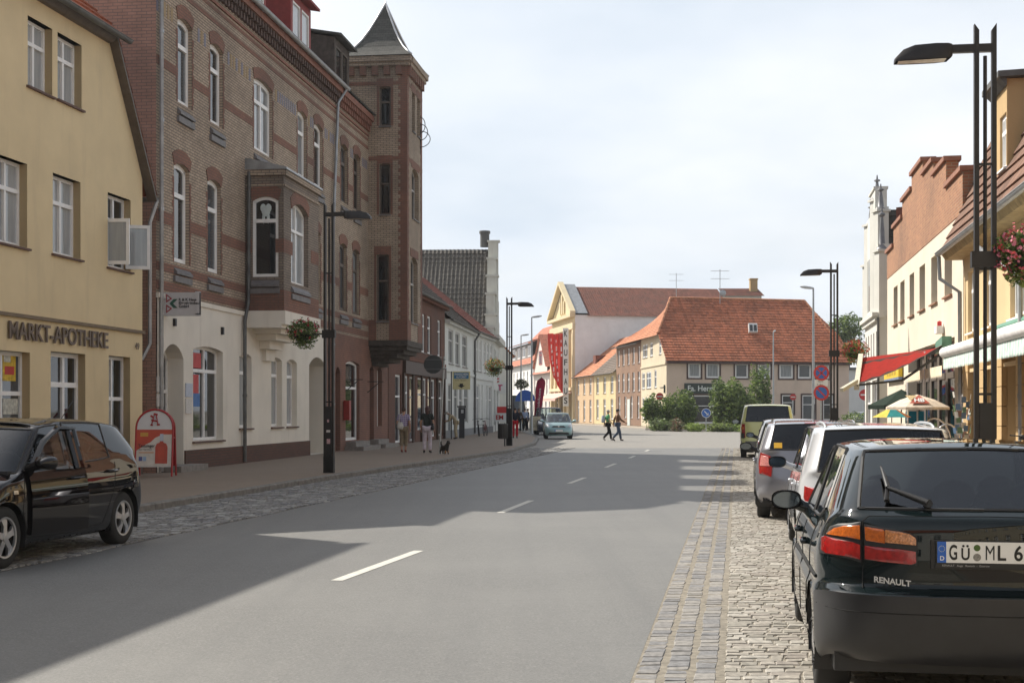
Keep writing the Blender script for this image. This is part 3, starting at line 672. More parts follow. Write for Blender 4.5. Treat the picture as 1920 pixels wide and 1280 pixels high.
for o in T + S_:
    dbl = o[1] - o[0] > 1.2
    wo = window(h, w, o, None, (.5,) if dbl else (), (.68,), .13, .1, sill=None, name='window', fm=WHITE if o[0] < w.S(630) else BROWNW)
    a, b, c = o[0], o[1], o[2]; mb = MB(); mb.prism([w.pt(a - .02, c - .32, .1), w.pt(a - .02, c - .26, .1), w.pt(a - .02, c + .005, -.14), w.pt(a - .02, c - .32, -.1)], w.d * (b - a + .04)); wbox(mb, w, a - .06, b + .06, c - .52, c - .36, -.02, .07); mb.build('sill', SILLG, wo)
BLU = plain('poster_blue', (.05, .16, .42), .6); RDP = plain('poster_red', (.5, .04, .04), .6)
for i, o in enumerate(GL):
    if i == 0: window(h, w, o, PANE[0], (.5,), (.62,), .08, .08, name='door', out=.03)
    elif i == 5:
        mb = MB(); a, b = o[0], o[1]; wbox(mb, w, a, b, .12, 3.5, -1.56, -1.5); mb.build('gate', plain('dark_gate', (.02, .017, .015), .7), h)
    else: window(h, w, o, PANE[0] if i == 1 else PANE[3], (.56,) if i == 1 else (), (.74,), .08, .08, sill=WOODSILL, out=.03)
for i, o in enumerate(GR):
    if i in (0, 2): window(h, w, o, PANE[0], (.5,), (.7,), .07, .07, name='door', fm=BROWNW if i == 0 else plain('grey_door', (.3, .3, .29), .5))
    else: window(h, w, o, PANE[0], (), (.66,), .1, .08, sill=None)
# bay on a white corbel
bw = Wall(tuple(w.pt(bay0, 0, 1.16).xy), tuple(w.pt(bay1, 0, 1.16).xy), w.n.xy); bl = Wall(tuple(w.pt(bay0, 0, 0).xy), tuple(w.pt(bay0, 0, 1.16).xy), -w.d.xy); brt = Wall(tuple(w.pt(bay1, 0, 0).xy), tuple(w.pt(bay1, 0, 1.16).xy), w.d.xy)
zb, zbt = 4.62, 8.75; bs = bl.rect(471, 512, 369, 519); fr = bw.rect(546, 578, 378, 530)
ob = (bl.len * .18, bl.len * .86, bs[2], bs[3], .12, .1); of = (fr[0], fr[1], bs[2] - .1, bs[3] + .0, .25, .22)
mb = MB(); facade(mb, bl, 0, bl.len, zb, zbt, [ob], .1, 0); facade(mb, bw, 0, bw.len, zb, zbt, [of], .22, 0); facade(mb, brt, 0, brt.len, zb, zbt, [], .1, 0)
for q, ln in ((bl, bl.len), (bw, bw.len), (brt, brt.len)):
    wbox(mb, q, 0, ln, zb, zb + .62, -.01, .012, 1); wbox(mb, q, 0, ob[0] - .02 if q is bl else .9, 6.35, 6.75, -.01, .01, 1); wbox(mb, q, ln - .25 if q is bl else ln - .9, ln, 6.35, 6.75, -.01, .01, 1)
    wbox(mb, q, -.04, ln + .04, zbt - .12, zbt + .05, -.05, .09, 2); wbox(mb, q, 0, ln, zbt - .45, zbt - .38, -.01, .04, 2)
for q, o, r in ((bl, ob, .12), (bw, of, .25)):
    ar = arcpts(o[0], o[1], o[3], r); ou = arcpts(o[0] - .1, o[1] + .1, o[3] + .4, r + .08)
    for i in range(len(ar) - 1): mb.prism([q.pt(*ar[i], 0), q.pt(*ar[i + 1], 0), q.pt(*ou[i + 1], 0), q.pt(*ou[i], 0)], q.n * .02, 1)
mb.build('bay', [brick('bay_brick', (.33, .265, .21), (.28, .225, .18), (.13, .115, .1), .25, .077, .011, .7), RED, BR], h)
mb = MB(); mb.prism([bl.pt(-.1, zbt + .05, .1), bw.pt(0, zbt + .05, .12) - w.d * .12, bw.pt(bw.len, zbt + .05, .12) + w.d * .12, brt.pt(-.1, zbt + .05, .1), w.pt(bay1 + .1, zbt + .35, .02), w.pt(bay0 - .1, zbt + .35, .02)], V((0, 0, .06))); mb.build('bay_roof', ZINC, h)
mb = MB()
for k, (o0, z0, z1) in enumerate(((1.22, 4.22, 4.62), (1.1, 4.12, 4.22), (.9, 3.98, 4.12), (.65, 3.8, 3.98), (.36, 3.55, 3.8), (.16, 3.2, 3.55))):
    e = .02 + k * .3 if k > 1 else .0
    mb.box(w.pt(bay0 - .04 + e, z0, .0), w.d * (bay1 - bay0 + .08 - 2 * e), w.n * o0, V((0, 0, z1 - z0)))
mb.build('corbel', CREAM, h)
wn = window(h, bl, ob, PANE[0], (), (.7,), .09, .09); window(h, bw, of, PANE[3], (.5,), (.66,), .09, .07)
mb = MB()
c = bl.pt((ob[0] + ob[1]) / 2, ob[3] - .45, -.04)
for dx, dz, rx, rz in ((-.1, .12, .12, .13), (.1, .12, .12, .13), (0, .02, .17, .16), (-.09, -.18, .06, .17), (.09, -.18, .06, .17)): mb.ball(c + bl.d * dx * .8 + V((0, 0, dz)), rx * .75, .01, rz, 10)
mb.build('tooth_emblem', plain('tooth_white', (.5, .56, .55), .5), h)
for q, o in ((bl, ob), (bw, of)):
    mb = MB(); mb.prism([q.pt(o[0] - .03, o[2] - .3, .1), q.pt(o[0] - .03, o[2] - .24, .1), q.pt(o[0] - .03, o[2] + .005, -.08), q.pt(o[0] - .03, o[2] - .3, -.04)], q.d * (o[1] - o[0] + .06)); wbox(mb, q, o[0] - .05, o[1] + .05, o[2] - .5, o[2] - .34, -.02, .06); mb.build('sill', SILLG, h)
# oriel tower at the corner
P0 = w.pt(sT + .1, 0, -1.5); tS = Wall(tuple(w.pt(sT + .1, 0, -.9).xy), tuple(w.pt(sT + .1, 0, 1.62).xy), -w.d.xy); tF = Wall(tuple(w.pt(sT + .1, 0, 1.62).xy), tuple(w.pt(sT + 3.3, 0, 1.62).xy), w.n.xy); tB = Wall(tuple(w.pt(sT + 3.3, 0, -.9).xy), tuple(w.pt(sT + 3.3, 0, 1.62).xy), w.d.xy)
tz0, tz1 = tS.Z(740, 640), tS.Z(767, 106)
o1 = tS.rect(711, 733, 162, 236); o2 = tS.rect(711, 732, 306, 402); o3 = tS.rect(706, 729, 476, 602)
f1 = [tF.rect(772.5, 778, 171, 248), tF.rect(782, 787.5, 184, 256)]; f2 = tF.rect(772, 785, 314, 425); f3 = tF.rect(770, 783, 488, 600)
TS = [tuple(o) + (.05, .14) for o in (o1, o2, o3)]; TF = [(o[0], o[1], o1[2], o1[3], .05, .3) for o in f1] + [(f2[0], f2[1], o2[2], o2[3], .2, .25), (f3[0], f3[1], o3[2], o3[3], .2, .25)]
mb = MB(); facade(mb, tS, 0, tS.len, tz0, tz1, TS, .14); facade(mb, tF, 0, tF.len, tz0, tz1, TF, .3); facade(mb, tB, 0, tB.len, tz0, tz1, [], .2)
mb.face([tS.pt(0, EZ), tB.pt(0, EZ), tB.pt(0, tz1), tS.pt(0, tz1)])
qn = .28
for q in (tS, tF, tB):
    L = q.len
    for k in range(int((tz1 - tz0 - .6) / .155)):
        e = qn + (.09 if k % 2 else 0)
        for x0 in ((L - e,) if q is tS else (0, L - e) if q is tF else (L - e,)): wbox(mb, q, x0, x0 + e, tz0 + .3 + k * .155, tz0 + .455 + k * .155, -.01, .012 if q is not tF else .0115, 1)
    for (z0, z1) in ((tz0, tz0 + .9), (o2[3] + .12, o2[3] + .28), (tz1 - 1.15, tz1 - 1.0)):
        cuts = [o for o in (TS if q is tS else TF if q is tF else []) if o[2] < z1 and o[3] > z0]; x = 0
        for o in cuts: wbox(mb, q, x, o[0] - .01, z0, z1, -.01, .017, 1); x = o[1] + .01
        wbox(mb, q, x, L, z0, z1, -.01, .017, 1)
    m = 5 if q is not tF else 8
    for k in range(m): wbox(mb, q, L * (k + .1) / m, L * (k + .6) / m, tz1 - .75, tz1 - .38, -.01, .14, 1)
    wbox(mb, q, -.0, L + .12, tz1 - .38, tz1 - .22, -.05, .17, 0); wbox(mb, q, -.0, L + .2, tz1 - .22, tz1, -.05, .25, 0)
for q, oo in ((tS, TS), (tF, TF)):
    for o in oo:
        a, b, d = o[0], o[1], o[3]; wbox(mb, q, a - .1, b + .1, d - .02, d + .32, -.01, .02, 1); [wbox(mb, q, x_, x_ + .09, o[2], d - .03, -.01, .0135, 1) for x_ in ((a - .1, b + .01) if q is tS else ())]
mb.build('tower', [BR, RED], h)
for q, oo in ((tS, TS), (tF, TF)):
    for o in oo: window(h, q, o, PANE[0], (.5,) if q is tF and o[1] - o[0] > .9 else (), (.6,), .07, .06, fm=BROWNW if q is tS else plain('grey_frame', (.4, .38, .36), .5), sill=SILLG, sillw=.02)
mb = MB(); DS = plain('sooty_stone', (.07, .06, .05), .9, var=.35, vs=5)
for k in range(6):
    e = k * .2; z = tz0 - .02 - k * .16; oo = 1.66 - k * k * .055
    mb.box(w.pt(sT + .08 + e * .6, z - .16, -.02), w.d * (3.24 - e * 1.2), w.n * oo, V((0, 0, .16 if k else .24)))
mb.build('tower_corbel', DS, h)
# bell roof of the tower
c = (tS.pt(0, 0, 0) + tB.pt(tB.len, 0, 0)) / 2; ct = c; az = P(727, 8, c.y).z; mb = MB(); e2 = MB(); hs = (tS.len / 2, tF.len / 2)
prof = [(1.19, 0), (1.0, .28), (.82, .6), (.62, 1.08), (.42, 1.7), (.2, 2.5), (.0, 3.25)]; kz = (az - tz1) / 3.25
def tr(r, z): return [c + w.n * (hs[0] * r * sx) + w.d * (hs[1] * r * sy) + V((0, 0, tz1 + .02 + z * kz)) for sx, sy in ((-1, -1), (1, -1), (1, 1), (-1, 1))]
mb.grid([tr(*p) for p in prof], 0, True); mb.build('tower_roof', brick('tower_slates', (.11, .11, .1), (.075, .078, .07), (.04, .04, .04), .22, .13, .006, .3), h)
for k in range(4): e2.tube([tr(*p)[k] for p in prof], .045, 6)
e2.tube([c + V((0, 0, az - .15)), c + V((0, 0, az + .12))], .03, 6); e2.build('ridge_flashing', plain('bright_zinc', (.6, .6, .6), .4, .5), h, smooth=True)
q = tF.pt(2.75, tF.Z(788, 290), 0); mb = MB()
mb.tube([q, q + w.n * .05 + V((0, 0, 1.3))], .02, 6)
for k in range(3): mb.tube([q + V((0, 0, .3 + .3 * k)) + w.n * (.45 * math.sin(x) * (1 - .25 * k)) + V((0, 0, .35 * (1 - math.cos(x)))) for x in [math.pi * i / 10 for i in range(11)]], .018, 5)
mb.build('iron_bracket', BLACKM, h)
# mansard roof and dormers
mb = MB(); slope(mb, w.pt(-.1, EZ + .06, .3), w.pt(sEnd, EZ + .06, .3), w.pt(sEnd, EZ + 2.4, -2.3), w.pt(-.1, EZ + 2.4, -2.3), row=.26); slope(mb, w.pt(-.1, EZ + 2.4, -2.3), w.pt(sEnd, EZ + 2.4, -2.3), w.pt(sEnd, EZ + 4.6, -6), w.pt(-.1, EZ + 4.6, -6))
mb.face([w.pt(-.1, EZ + 4.6, -6), w.pt(sEnd, EZ + 4.6, -6), w.pt(sEnd, EZ, -10.2), w.pt(-.1, EZ, -10.2)]); mb.face([w.pt(sEnd, EZ, 0), w.pt(sEnd, EZ + 2.4, -2.3), w.pt(sEnd, EZ + 4.6, -6), w.pt(sEnd, EZ, -10)]); mb.build('roof', SLATE, h)
DRED = plain('dormer_red', (.25, .035, .03), .7, var=.15)
for i, (x0, x1, m, fmt) in enumerate(((467, 510, DRED, WHITE), (556, 593, DRED, WHITE), (637, 664, plain('old_dormer_boards', (.075, .06, .05), .85, var=.35), BROWNW), (360, 410, DRED, WHITE))):
    a, b = w.S(x0), w.S(x1); z0, z1 = EZ + .05, EZ + 2.05; oo = -.2; q = Wall(tuple(w.pt(a, 0, oo).xy), tuple(w.pt(b, 0, oo).xy), w.n.xy); L = q.len; mb = MB()
    ops2 = [(L * .1, L * .48, z0 + .2, z1 - .25, 0, .08), (L * .54, L * .92, z0 + .2, z1 - .25, 0, .08)]
    facade(mb, q, 0, L, z0, z1, ops2, .08)
    for s_ in (0, L): mb.face([q.pt(s_, z0, 0), q.pt(s_, z1, 0), q.pt(s_, z1 + .45, -2.4), q.pt(s_, z0 + .3, -2.4)])
    mb.face([q.pt(0, z1, 0), q.pt(L, z1, 0), q.pt(L, z1 + .45, -2.4), q.pt(0, z1 + .45, -2.4)])
    dm = mb.build('dormer', m, h)
    for o in ops2: window(h, q, o, PANE[3] if i != 2 else PANE[0], (), (), .07, fm=fmt, name='dormer_window')
    mb = MB(); mb.box(q.pt(-.15, z1 + .01, .3), w.d * (L + .3), -w.n * 2.9 + V((0, 0, .5)), V((0, 0, .09))); mb.build('dormer_roof', m if i != 2 else SLATE, h)
downpipe(h, [w.pt(.12, EZ, .36), w.pt(.12, EZ - .5, .09), w.pt(.12, .15, .09)], .055, ZINC)
downpipe(h, [w.pt(w.S(633), EZ, .36), w.pt(w.S(629), EZ - .6, .1), w.pt(w.S(620), 8.5, .1), w.pt(w.S(620), .15, .1)], .055, ZINC)
downpipe(h, [bl.pt(.12, zbt, .07), bl.pt(.1, 4.9, .07), w.pt(bay0 - .45, 4.3, .12), w.pt(bay0 - .45, .15, .12)], .055, DARKZ)
mb = MB(); cc = w.pt(4.5, EZ + 4.2, -4.2); mb.cube(cc + V((0, 0, .6)), .9, 1.2, 2.4); mb.cube(cc + V((0, 0, 1.85)), 1.02, 1.32, .12); mb.build('chimney', RED, h)
mb = MB()
for px, y in ((322, 604), (412, 620)): wbox(mb, w, w.S(px), w.S(px) + .1, w.Z(px, y + 7), w.Z(px, y - 7), .03, .1)
mb.build('wall_lamps', BLKPL, h)
mb = MB()
for x0, y0, x1, y1, mi in ((291, 706, 303, 735, 0), (291, 738, 303, 762, 0), (345, 718, 357, 744, 1), (345, 747, 356, 775, 0)): a, b = w.S(x0), w.S(x1); wbox(mb, w, a, b, w.Z(x0, y1), w.Z(x0, y0), .03, .06, mi)
mb.build('notice_boards', [plain('notice_white', (.6, .58, .55), .5, var=.2, vs=30), plain('notice_blue', (.45, .5, .6), .5, var=.2, vs=30)], h)
o = GL[1]; mb = MB()
for (fx0, fx1, fz0, fz1, mi) in ((.16, .5, .77, .93, 0), (.2, .42, .5, .7, 0), (.18, .46, .36, .5, 1)): wbox(mb, w, o[0] + (o[1] - o[0]) * fx0, o[0] + (o[1] - o[0]) * fx1, o[2] + (o[3] - o[2]) * fz0, o[2] + (o[3] - o[2]) * fz1, -.19, -.18, mi)
mb.build('window_posters', [RDP, BLU], h)
mb = MB(); a = w.S(643); wbox(mb, w, a, a + .28, 1.3, 2.05, .02, .25); mb.build('red_box', plain('box_red', (.3, .03, .025), .5), h)
mb = MB()
for px in (647, 688): a = w.S(px); mb.bar(w.pt(a, 2.85, .02), w.pt(a, 2.85, .7), .03); mb.bar(w.pt(a, 2.4, .02), w.pt(a, 2.8, .5), .03)
mb.build('awning_brackets', BLACKM, h)
# steps in front of the shop doors
for px0, px1, lab in ((646, 680, 'mossy low stone step below the red brick shop window'), (690, 716, 'concrete double step below the narrow shop door under the oriel')):
    a, b = w.S(px0), w.S(px1); mb = MB(); wbox(mb, w, a, b, .11, .28, 0, .75); wbox(mb, w, a + .2, b - .4, .28, .46, 0, .4); tag(mb.build('doorstep', STONE, org=w.pt(a, .11, 0)), lab, 'step')
# ---------------- the two-storey terrace behind it
def row_house(name, label, w, s0, s1, zE, wall, roof, wins, doors=(), depth=9, rise=4.5, back=4.5, eave=.35, panes=None, fm=WHITE, plinth=None, band_=None, sill=STONE, trans=(.68,), mull=(.5,), rowh=.34, hood=None, fw=.09):
    h = thing(name, label, 'house', w.pt(s0, 0)); ops = [tuple(o) + ((0, .14) if len(o) == 4 else ()) for o in list(wins) + list(doors)]
    mb = MB(); facade(mb, w, s0, s1, .1, zE, ops, .14); backbox(mb, w, s0, s1, zE, depth)
    for s_ in (s0, s1): mb.face([w.pt(s_, zE, 0), w.pt(s_, zE + rise, -back), w.pt(s_, zE, -depth)])
    mb.build('wall', wall, h)
    mb = MB(); slope(mb, w.pt(s0 - .05, zE - .1, eave), w.pt(s1 + .05, zE - .1, eave), w.pt(s1 + .05, zE + rise, -back), w.pt(s0 - .05, zE + rise, -back), row=rowh); slope(mb, w.pt(s1, zE, -depth), w.pt(s0, zE, -depth), w.pt(s0, zE + rise, -back), w.pt(s1, zE + rise, -back)); mb.build('roof', roof, h)
    for i, o in enumerate(ops): window(h, w, o, panes if panes else random.choice(PANE), mull if o[1] - o[0] > .7 else (), trans, fw, .07, fm=fm, sill=sill if i < len(wins) else None, name='window' if i < len(wins) else 'door', sillw=.04)
    gutter(h, w.pt(s0, zE - .12, eave + .07), w.pt(s1, zE - .12, eave + .07), .08)
    mb = MB(); wbox(mb, w, s0, s1, zE - .32, zE - .1, -.02, eave * .8)
    if band_: wbox(mb, w, s0, s1, band_, band_ + .16, -.02, .08)
    mb.build('eaves_board' if not band_ else 'mouldings', hood or STONE, h)
    if plinth: mb = MB(); wbox(mb, w, s0 + .01, s1 - .01, .1, .55, -.05, .03); mb.build('plinth', plinth, h)
    return h
wB = Wall((-5.45, 60.0), (-3.73, 75.4), (1, 0)); B3 = plaster('dark_brown_brickwork', (.165, .075, .05), amt=.2)
wi = [wB.rect(a, b, 0, 0)[:2] + [4.6, 6.55] for a, b in ((741, 748), (758, 765), (775, 782), (790.5, 797.5), (801.5, 808.5), (820.5, 826.5))]
sh = [wB.rect(a, b, 0, 0)[:2] + [z, 3.3] for a, b, z in ((741, 752, .2), (757, 766, .8), (768, 779, .2), (783, 800, .7), (802, 816, .3), (820, 830, .3))]
h = row_house('brown_brick_house', 'low brown brick house with tall white windows between the oriel tower and the pale terrace', wB, .0, wB.len, 7.5, brick('brown_brick', (.2, .085, .055), (.165, .07, .048), (.11, .08, .06), .25, .077, .009, .4), ROOFD, wi, sh, 10, 4.8, 5.5, fm=WHITE, panes=PANE[2], mull=(), hood=B3, band_=4.05)
mb = MB(); a, b = wB.S(755), wB.S(832); wbox(mb, wB, a, b, 3.4, 4.0, .0, .16)
for k in range(6): x = a + (b - a) * k / 5; wbox(mb, wB, x - .12, x + .12, .1, 3.4, .01, .1)
mb.build('shopfront', plain('shopfront_brown', (.07, .045, .035), .6, var=.2), h)
wC = Wall((-3.72, 75.5), (-2.5, 88.7), (1, 0)); WHT = plaster('white_plaster', (.66, .66, .62), amt=.15)
wi = [wC.rect(a, b, 0, 0)[:2] + [4.35, 6.3] for a, b in ((841, 850), (854, 862), (867, 876))]; sh = [wC.rect(a, b, 0, 0)[:2] + [z, 3.2] for a, b, z in ((840, 847, .3), (851, 858, .9), (861, 867, .3), (870, 878, .9))]
h = row_house('white_terrace_house', 'white stuccoed house with three tall windows behind the round sign', wC, 0, wC.len, 6.85, WHT, ROOFD, wi, sh, 10, 4.6, 5.2, panes=PANE[2], plinth=plaster('grey_plinth', (.25, .25, .25)), band_=3.85, hood=WHT, fm=plain('pale_grey_frame', (.5, .5, .48), .5))
downpipe(h, [wC.pt(wC.len - .1, 6.7, .4), wC.pt(wC.len - .1, 6.2, .1), wC.pt(wC.len - .1, .2, .1)], .07, DARKZ)
wD = Wall((-2.5, 88.75), (-1.38, 98.0), (1, 0))
wi = [wD.rect(a, b, 0, 0)[:2] + [4.3, 6.4] for a, b in ((886.5, 890.5), (892.5, 896.5), (899, 903), (907, 911), (913, 917), (919, 923))]; sh = [wD.rect(a, b, 0, 0)[:2] + [z, 3.4] for a, b, z in ((886, 891, .6), (893, 899, .6), (902, 905, .6), (911, 914, .3), (916, 922, .3))]
h = row_house('white_shop_house', 'white shop house with narrow grouped windows and red roof edge before the stepped gable', wD, 0, wD.len, 6.95, WHT, tiles('red_brown_tiles', (.2, .06, .045), .25, .4), wi, sh, 10, 4.3, 5, panes=PANE[2], plinth=MATS['grey_plinth'], band_=3.75, hood=WHT, fm=WHITE)
# stepped gable house with dark pantiles
wE = Wall((-1.36, 98.2), (-.98, 108.5), (1, 0)); h = thing('stepped_gable_house', 'gabled house with steep dark pantile roof and a white moulded street gable', 'house', wE.pt(0, 0))
zR, zE2 = 13.9, 7.0; mb = MB(); L = wE.len
facade(mb, wE, 0, L, .1, zE2, [(1, 2.2, 4.3, 6.2, 0), (3.2, 4.4, 4.3, 6.2, 0), (7, 8.2, 4.3, 6.2, 0), (1, 3.5, .6, 3.2, 0), (5, 8, .6, 3.2, 0)], .2); backbox(mb, wE, 0, L, zE2, 14); mb.face([wE.pt(0, zE2, -14), wE.pt(L / 2, zR, -14), wE.pt(L, zE2, -14)]); mb.build('wall', WHT, h)
for o in [(1, 2.2, 4.3, 6.2, 0, .2), (3.2, 4.4, 4.3, 6.2, 0, .2), (7, 8.2, 4.3, 6.2, 0, .2), (1, 3.5, .6, 3.2, 0, .2), (5, 8, .6, 3.2, 0, .2)]: window(h, wE, o, PANE[2])
mb = MB(); pantiles(mb, wE.pt(-.2, zE2 - .3, -14), wE.pt(-.2, zE2 - .3, -.6), wE.pt(L / 2, zR, -.6), wE.pt(L / 2, zR, -14), .3, .44, .035, .04); slope(mb, wE.pt(L + .2, zE2 - .3, -.6), wE.pt(L + .2, zE2 - .3, -14), wE.pt(L / 2, zR, -14), wE.pt(L / 2, zR, -.6)); mb.build('roof', plain('dark_pantile', (.095, .085, .072), .85, var=.35, vs=4), h)
mb = MB(); stp = [(0, zE2 + .6), (.9, zE2 + 1.6), (1.7, zE2 + 3.2), (2.6, zE2 + 4.6), (3.6, zE2 + 6.0), (4.6, zR + .5)]
for i, (a, z) in enumerate(stp):
    b = stp[i + 1][0] if i + 1 < len(stp) else L / 2
    mb.box(wE.pt(a, zE2 - .2, -.62), wE.d * (b - a), wE.n * (.64 + (.12 if i % 2 else 0)), V((0, 0, z - zE2 + .2))); mb.box(wE.pt(L - b, zE2 - .2, -.62), wE.d * (b - a), wE.n * .64, V((0, 0, z - zE2 + .2)))
    mb.box(wE.pt(a - .05, z, -.7), wE.d * (b - a + .1), wE.n * (.85 + (.12 if i % 2 else 0)), V((0, 0, .14)))
wbox(mb, wE, -.3, L + .3, zE2 - .3, zE2 + .15, 0, .45); mb.build('street_gable', plaster('old_white_stucco', (.6, .59, .53), amt=.3), h)
mb = MB(); c = wE.pt(L / 2, zR + .9, -.9); mb.lathe([(.35, -.7), (.35, .3), (.42, .3), (.42, .5), (0, .5)], c, 'Z', 14); mb.build('chimney', DARKZ, h)
h = thing('orange_roof_house', 'small white house with orange tiles just past the stepped gable', 'house', (-1, 124, 0)); wG = Wall((.0, 112), (-1.6, 132), (1, 0)); mb = MB(); facade(mb, wG, 0, wG.len, .1, 6.2, []); backbox(mb, wG, 0, wG.len, 6.2, 9); mb.face([wG.pt(0, 6.2, 0), wG.pt(0, 10.6, -4.5), wG.pt(0, 6.2, -9)]); mb.build('wall', WHT, h)
mb = MB(); slope(mb, wG.pt(0, 6.1, .3), wG.pt(wG.len, 6.1, .3), wG.pt(wG.len, 10.6, -4.5), wG.pt(0, 10.6, -4.5)); mb.build('roof', tiles('orange_tiles', (.46, .16, .06), .2, .1), h)
h = thing('hipped_roof_house', 'house with a bright orange hipped roof peeping over the dark pantiles', 'house', (-14, 124, 0)); mb = MB(); mb.cube((-14, 124, 6), 14, 10, 12); mb.build('wall', WHT, h)
mb = MB(); A = [V((-21, 118.5, 12)), V((-7, 118.5, 12)), V((-7, 129.5, 12)), V((-21, 129.5, 12))]; r0, r1 = V((-16, 124, 17.2)), V((-12, 124, 17.2)); slope(mb, A[0], A[1], r1, r0); slope(mb, A[1], A[2], r1, r1); slope(mb, A[2], A[3], r0, r1); slope(mb, A[3], A[0], r0, r0); mb.build('roof', MATS['orange_tiles'], h)
# ================================================================== FAR END OF THE STREET
TAN = plaster('tan_render', (.66, .52, .42), amt=.3); CRM = plaster('pale_cream_render', (.6, .52, .38), amt=.2); TILE1 = tiles('clay_tiles', (.47, .165, .085), .3, .35, .3); TILE2 = tiles('pale_clay_tiles', (.5, .215, .115), .22, .25, .3); TILE3 = tiles('dark_red_tiles', (.2, .075, .05), .25, .4, .3); TILEG = tiles('grey_brown_tiles', (.16, .125, .1), .25, .4, .3)
C0 = V((14.2, 125, 0)); wf = Wall((14.2, 125), (14.2 + .966 * 18.6, 125 + .259 * 18.6), (.25, -1)); wl = Wall((13.2, 139), (14.2, 125), (-1, 0))
h = thing('corner_house', 'tan corner house under a big red tiled roof, its shop sign half hidden by bushes', 'house', C0); L = wf.len; eZ = 6.45
BRF = plain('dark_brown_frame', (.07, .035, .03), .7, var=.15)
up = [wf.rect(a, b, 681, 709) for a, b in ((1290, 1314), (1324, 1349), (1378, 1403), (1420, 1445), (1461, 1487), (1496, 1521), (1529, 1555))]
z0 = sum(o[2] for o in up) / 7; z1 = sum(o[3] for o in up) / 7; up = [(o[0], o[1], z0, z1, 0) for o in up]
dn = [(wf.S(1281), wf.S(1345), .5, 3.1, 0), (wf.S(1466), wf.S(1488), 1.25, 3.15, 0), (wf.S(1504), wf.S(1528), .75, 3.15, 0), (wf.S(1543), wf.S(1562), .75, 3.15, 0)]
lw = [wl.rect(a, b, 0, 0)[:2] + [z, zz] for a, b, z, zz in ((1205, 1210, 7.0, 8.3), (1209.5, 1214, 7.0, 8.3), (1219, 1224, 7.0, 8.3), (1236, 1240, 7.0, 8.3), (1204, 1209, 3.9, 5.5), (1212, 1221, 3.9, 5.5), (1227, 1231, 3.9, 5.6), (1238, 1244, 3.9, 5.6), (1204.5, 1208, .9, 3), (1210, 1214, .9, 3), (1218, 1222, .15, 3))]
lw = [tuple(o) + (0,) for o in lw if o[1] < wl.len - .1]
mb = MB(); facade(mb, wf, 0, L, .1, eZ, up + dn, .12); mb.face([wf.pt(L, 0, 0), wf.pt(L, 0, -12), wf.pt(L, eZ, -12), wf.pt(L, eZ, 0)])
mb.build('wall', TAN, h)
zl_ = 8.9; mb = MB(); facade(mb, wl, 0, wl.len - 2.5, .1, zl_, [o for o in lw if o[1] < wl.len - 2.5], .12, out=.0); facade(mb, wl, wl.len - 2.5, wl.len, .1, eZ, [o for o in lw if o[0] > wl.len - 2.5 and o[3] < eZ], .12); mb.face([wl.pt(wl.len - 2.5, eZ), wl.pt(wl.len, eZ), wl.pt(wl.len - 2.5, zl_)])
wbox(mb, wl, 0, wl.len - .1, 5.95, 6.1, -.02, .1); mb.build('side_wall', CRM, h)
for o in up:
    wo = window(h, wf, o, random.choice((PANE[2], PANE[1], PANE[3])), (), (), .16, sill=None, depth=.1); mb = MB()
    for a, b, c, d in ((o[0] - .14, o[0], o[2] - .14, o[3] + .14), (o[1], o[1] + .14, o[2] - .14, o[3] + .14), (o[0], o[1], o[2] - .14, o[2]), (o[0], o[1], o[3], o[3] + .14)): wbox(mb, wf, a, b, c, d, -.05, .05)
    mb.build('surround', BRF, wo)
for i, o in enumerate(dn):
    wo = window(h, wf, o, PANE[0] if i != 2 else PANE[2], (), (.62,), .12, sill=None, depth=.1); mb = MB()
    for a, b, c, d in ((o[0] - .14, o[0], o[2], o[3] + .14), (o[1], o[1] + .14, o[2], o[3] + .14), (o[0], o[1], o[3], o[3] + .14)): wbox(mb, wf, a, b, c, d, -.05, .05)
    mb.build('surround', BRF, wo)
for o in lw: window(h, wl, o, PANE[2], (.5,) if o[1] - o[0] > 1.2 else (), (.6,), .1, sill=STONE, depth=.1, sillw=.03)
mb = MB(); wbox(mb, wf, -.1, L + .1, eZ - .45, eZ - .05, -.02, .42); mb.build('eaves_board', BRF, h)
E_ = lambda a, z, o: wf.pt(a, z, o); ry = -5.8; zR = 12.5; hipL = 5.6
mb = MB(); e1 = wl.pt(wl.len - 2.5, zl_ - .05, .35)
kk = (zl_ - eZ) / (zR - eZ)
slope(mb, E_(-.25, eZ - .2, .5), E_(L + .3, eZ - .2, .5), E_(L + .3 - .6 * kk, zl_, ry * kk + .3), e1, row=.38, lip=.075)
slope(mb, e1, E_(L + .3 - .6 * kk, zl_, ry * kk + .3), E_(L - 1.7, zR, ry), E_(hipL - 2.9, zR, ry), row=.38, lip=.075)
slope(mb, E_(L + .3, eZ - .2, -12), E_(L + .3, eZ - .2, .5), E_(L - 1.7, zR, ry), E_(L - 1.7, zR, ry)); slope(mb, E_(L, eZ, -12), E_(4.5, eZ, -12), E_(hipL, zR, ry), E_(L - 1.7, zR, ry)); mb.build('roof', TILE1, h)
mb = MB(); wl2 = Wall((11.55, 152.1), (14.2, 125), (-1, 0)); L2 = wl2.len
slope(mb, wl2.pt(0, zl_ - .15, .45), e1 + V((-.1, 0, -.1)), E_(hipL - 2.9, zR, ry), wl2.pt(0, zR, -6), row=.3); slope(mb, E_(hipL + 3, zl_ + 1, ry - 4), wl2.pt(0, zl_ - .1, -12), wl2.pt(0, zR, -6), E_(hipL - 2.9, zR, ry)); mb.build('side_roof', TILE2, h)
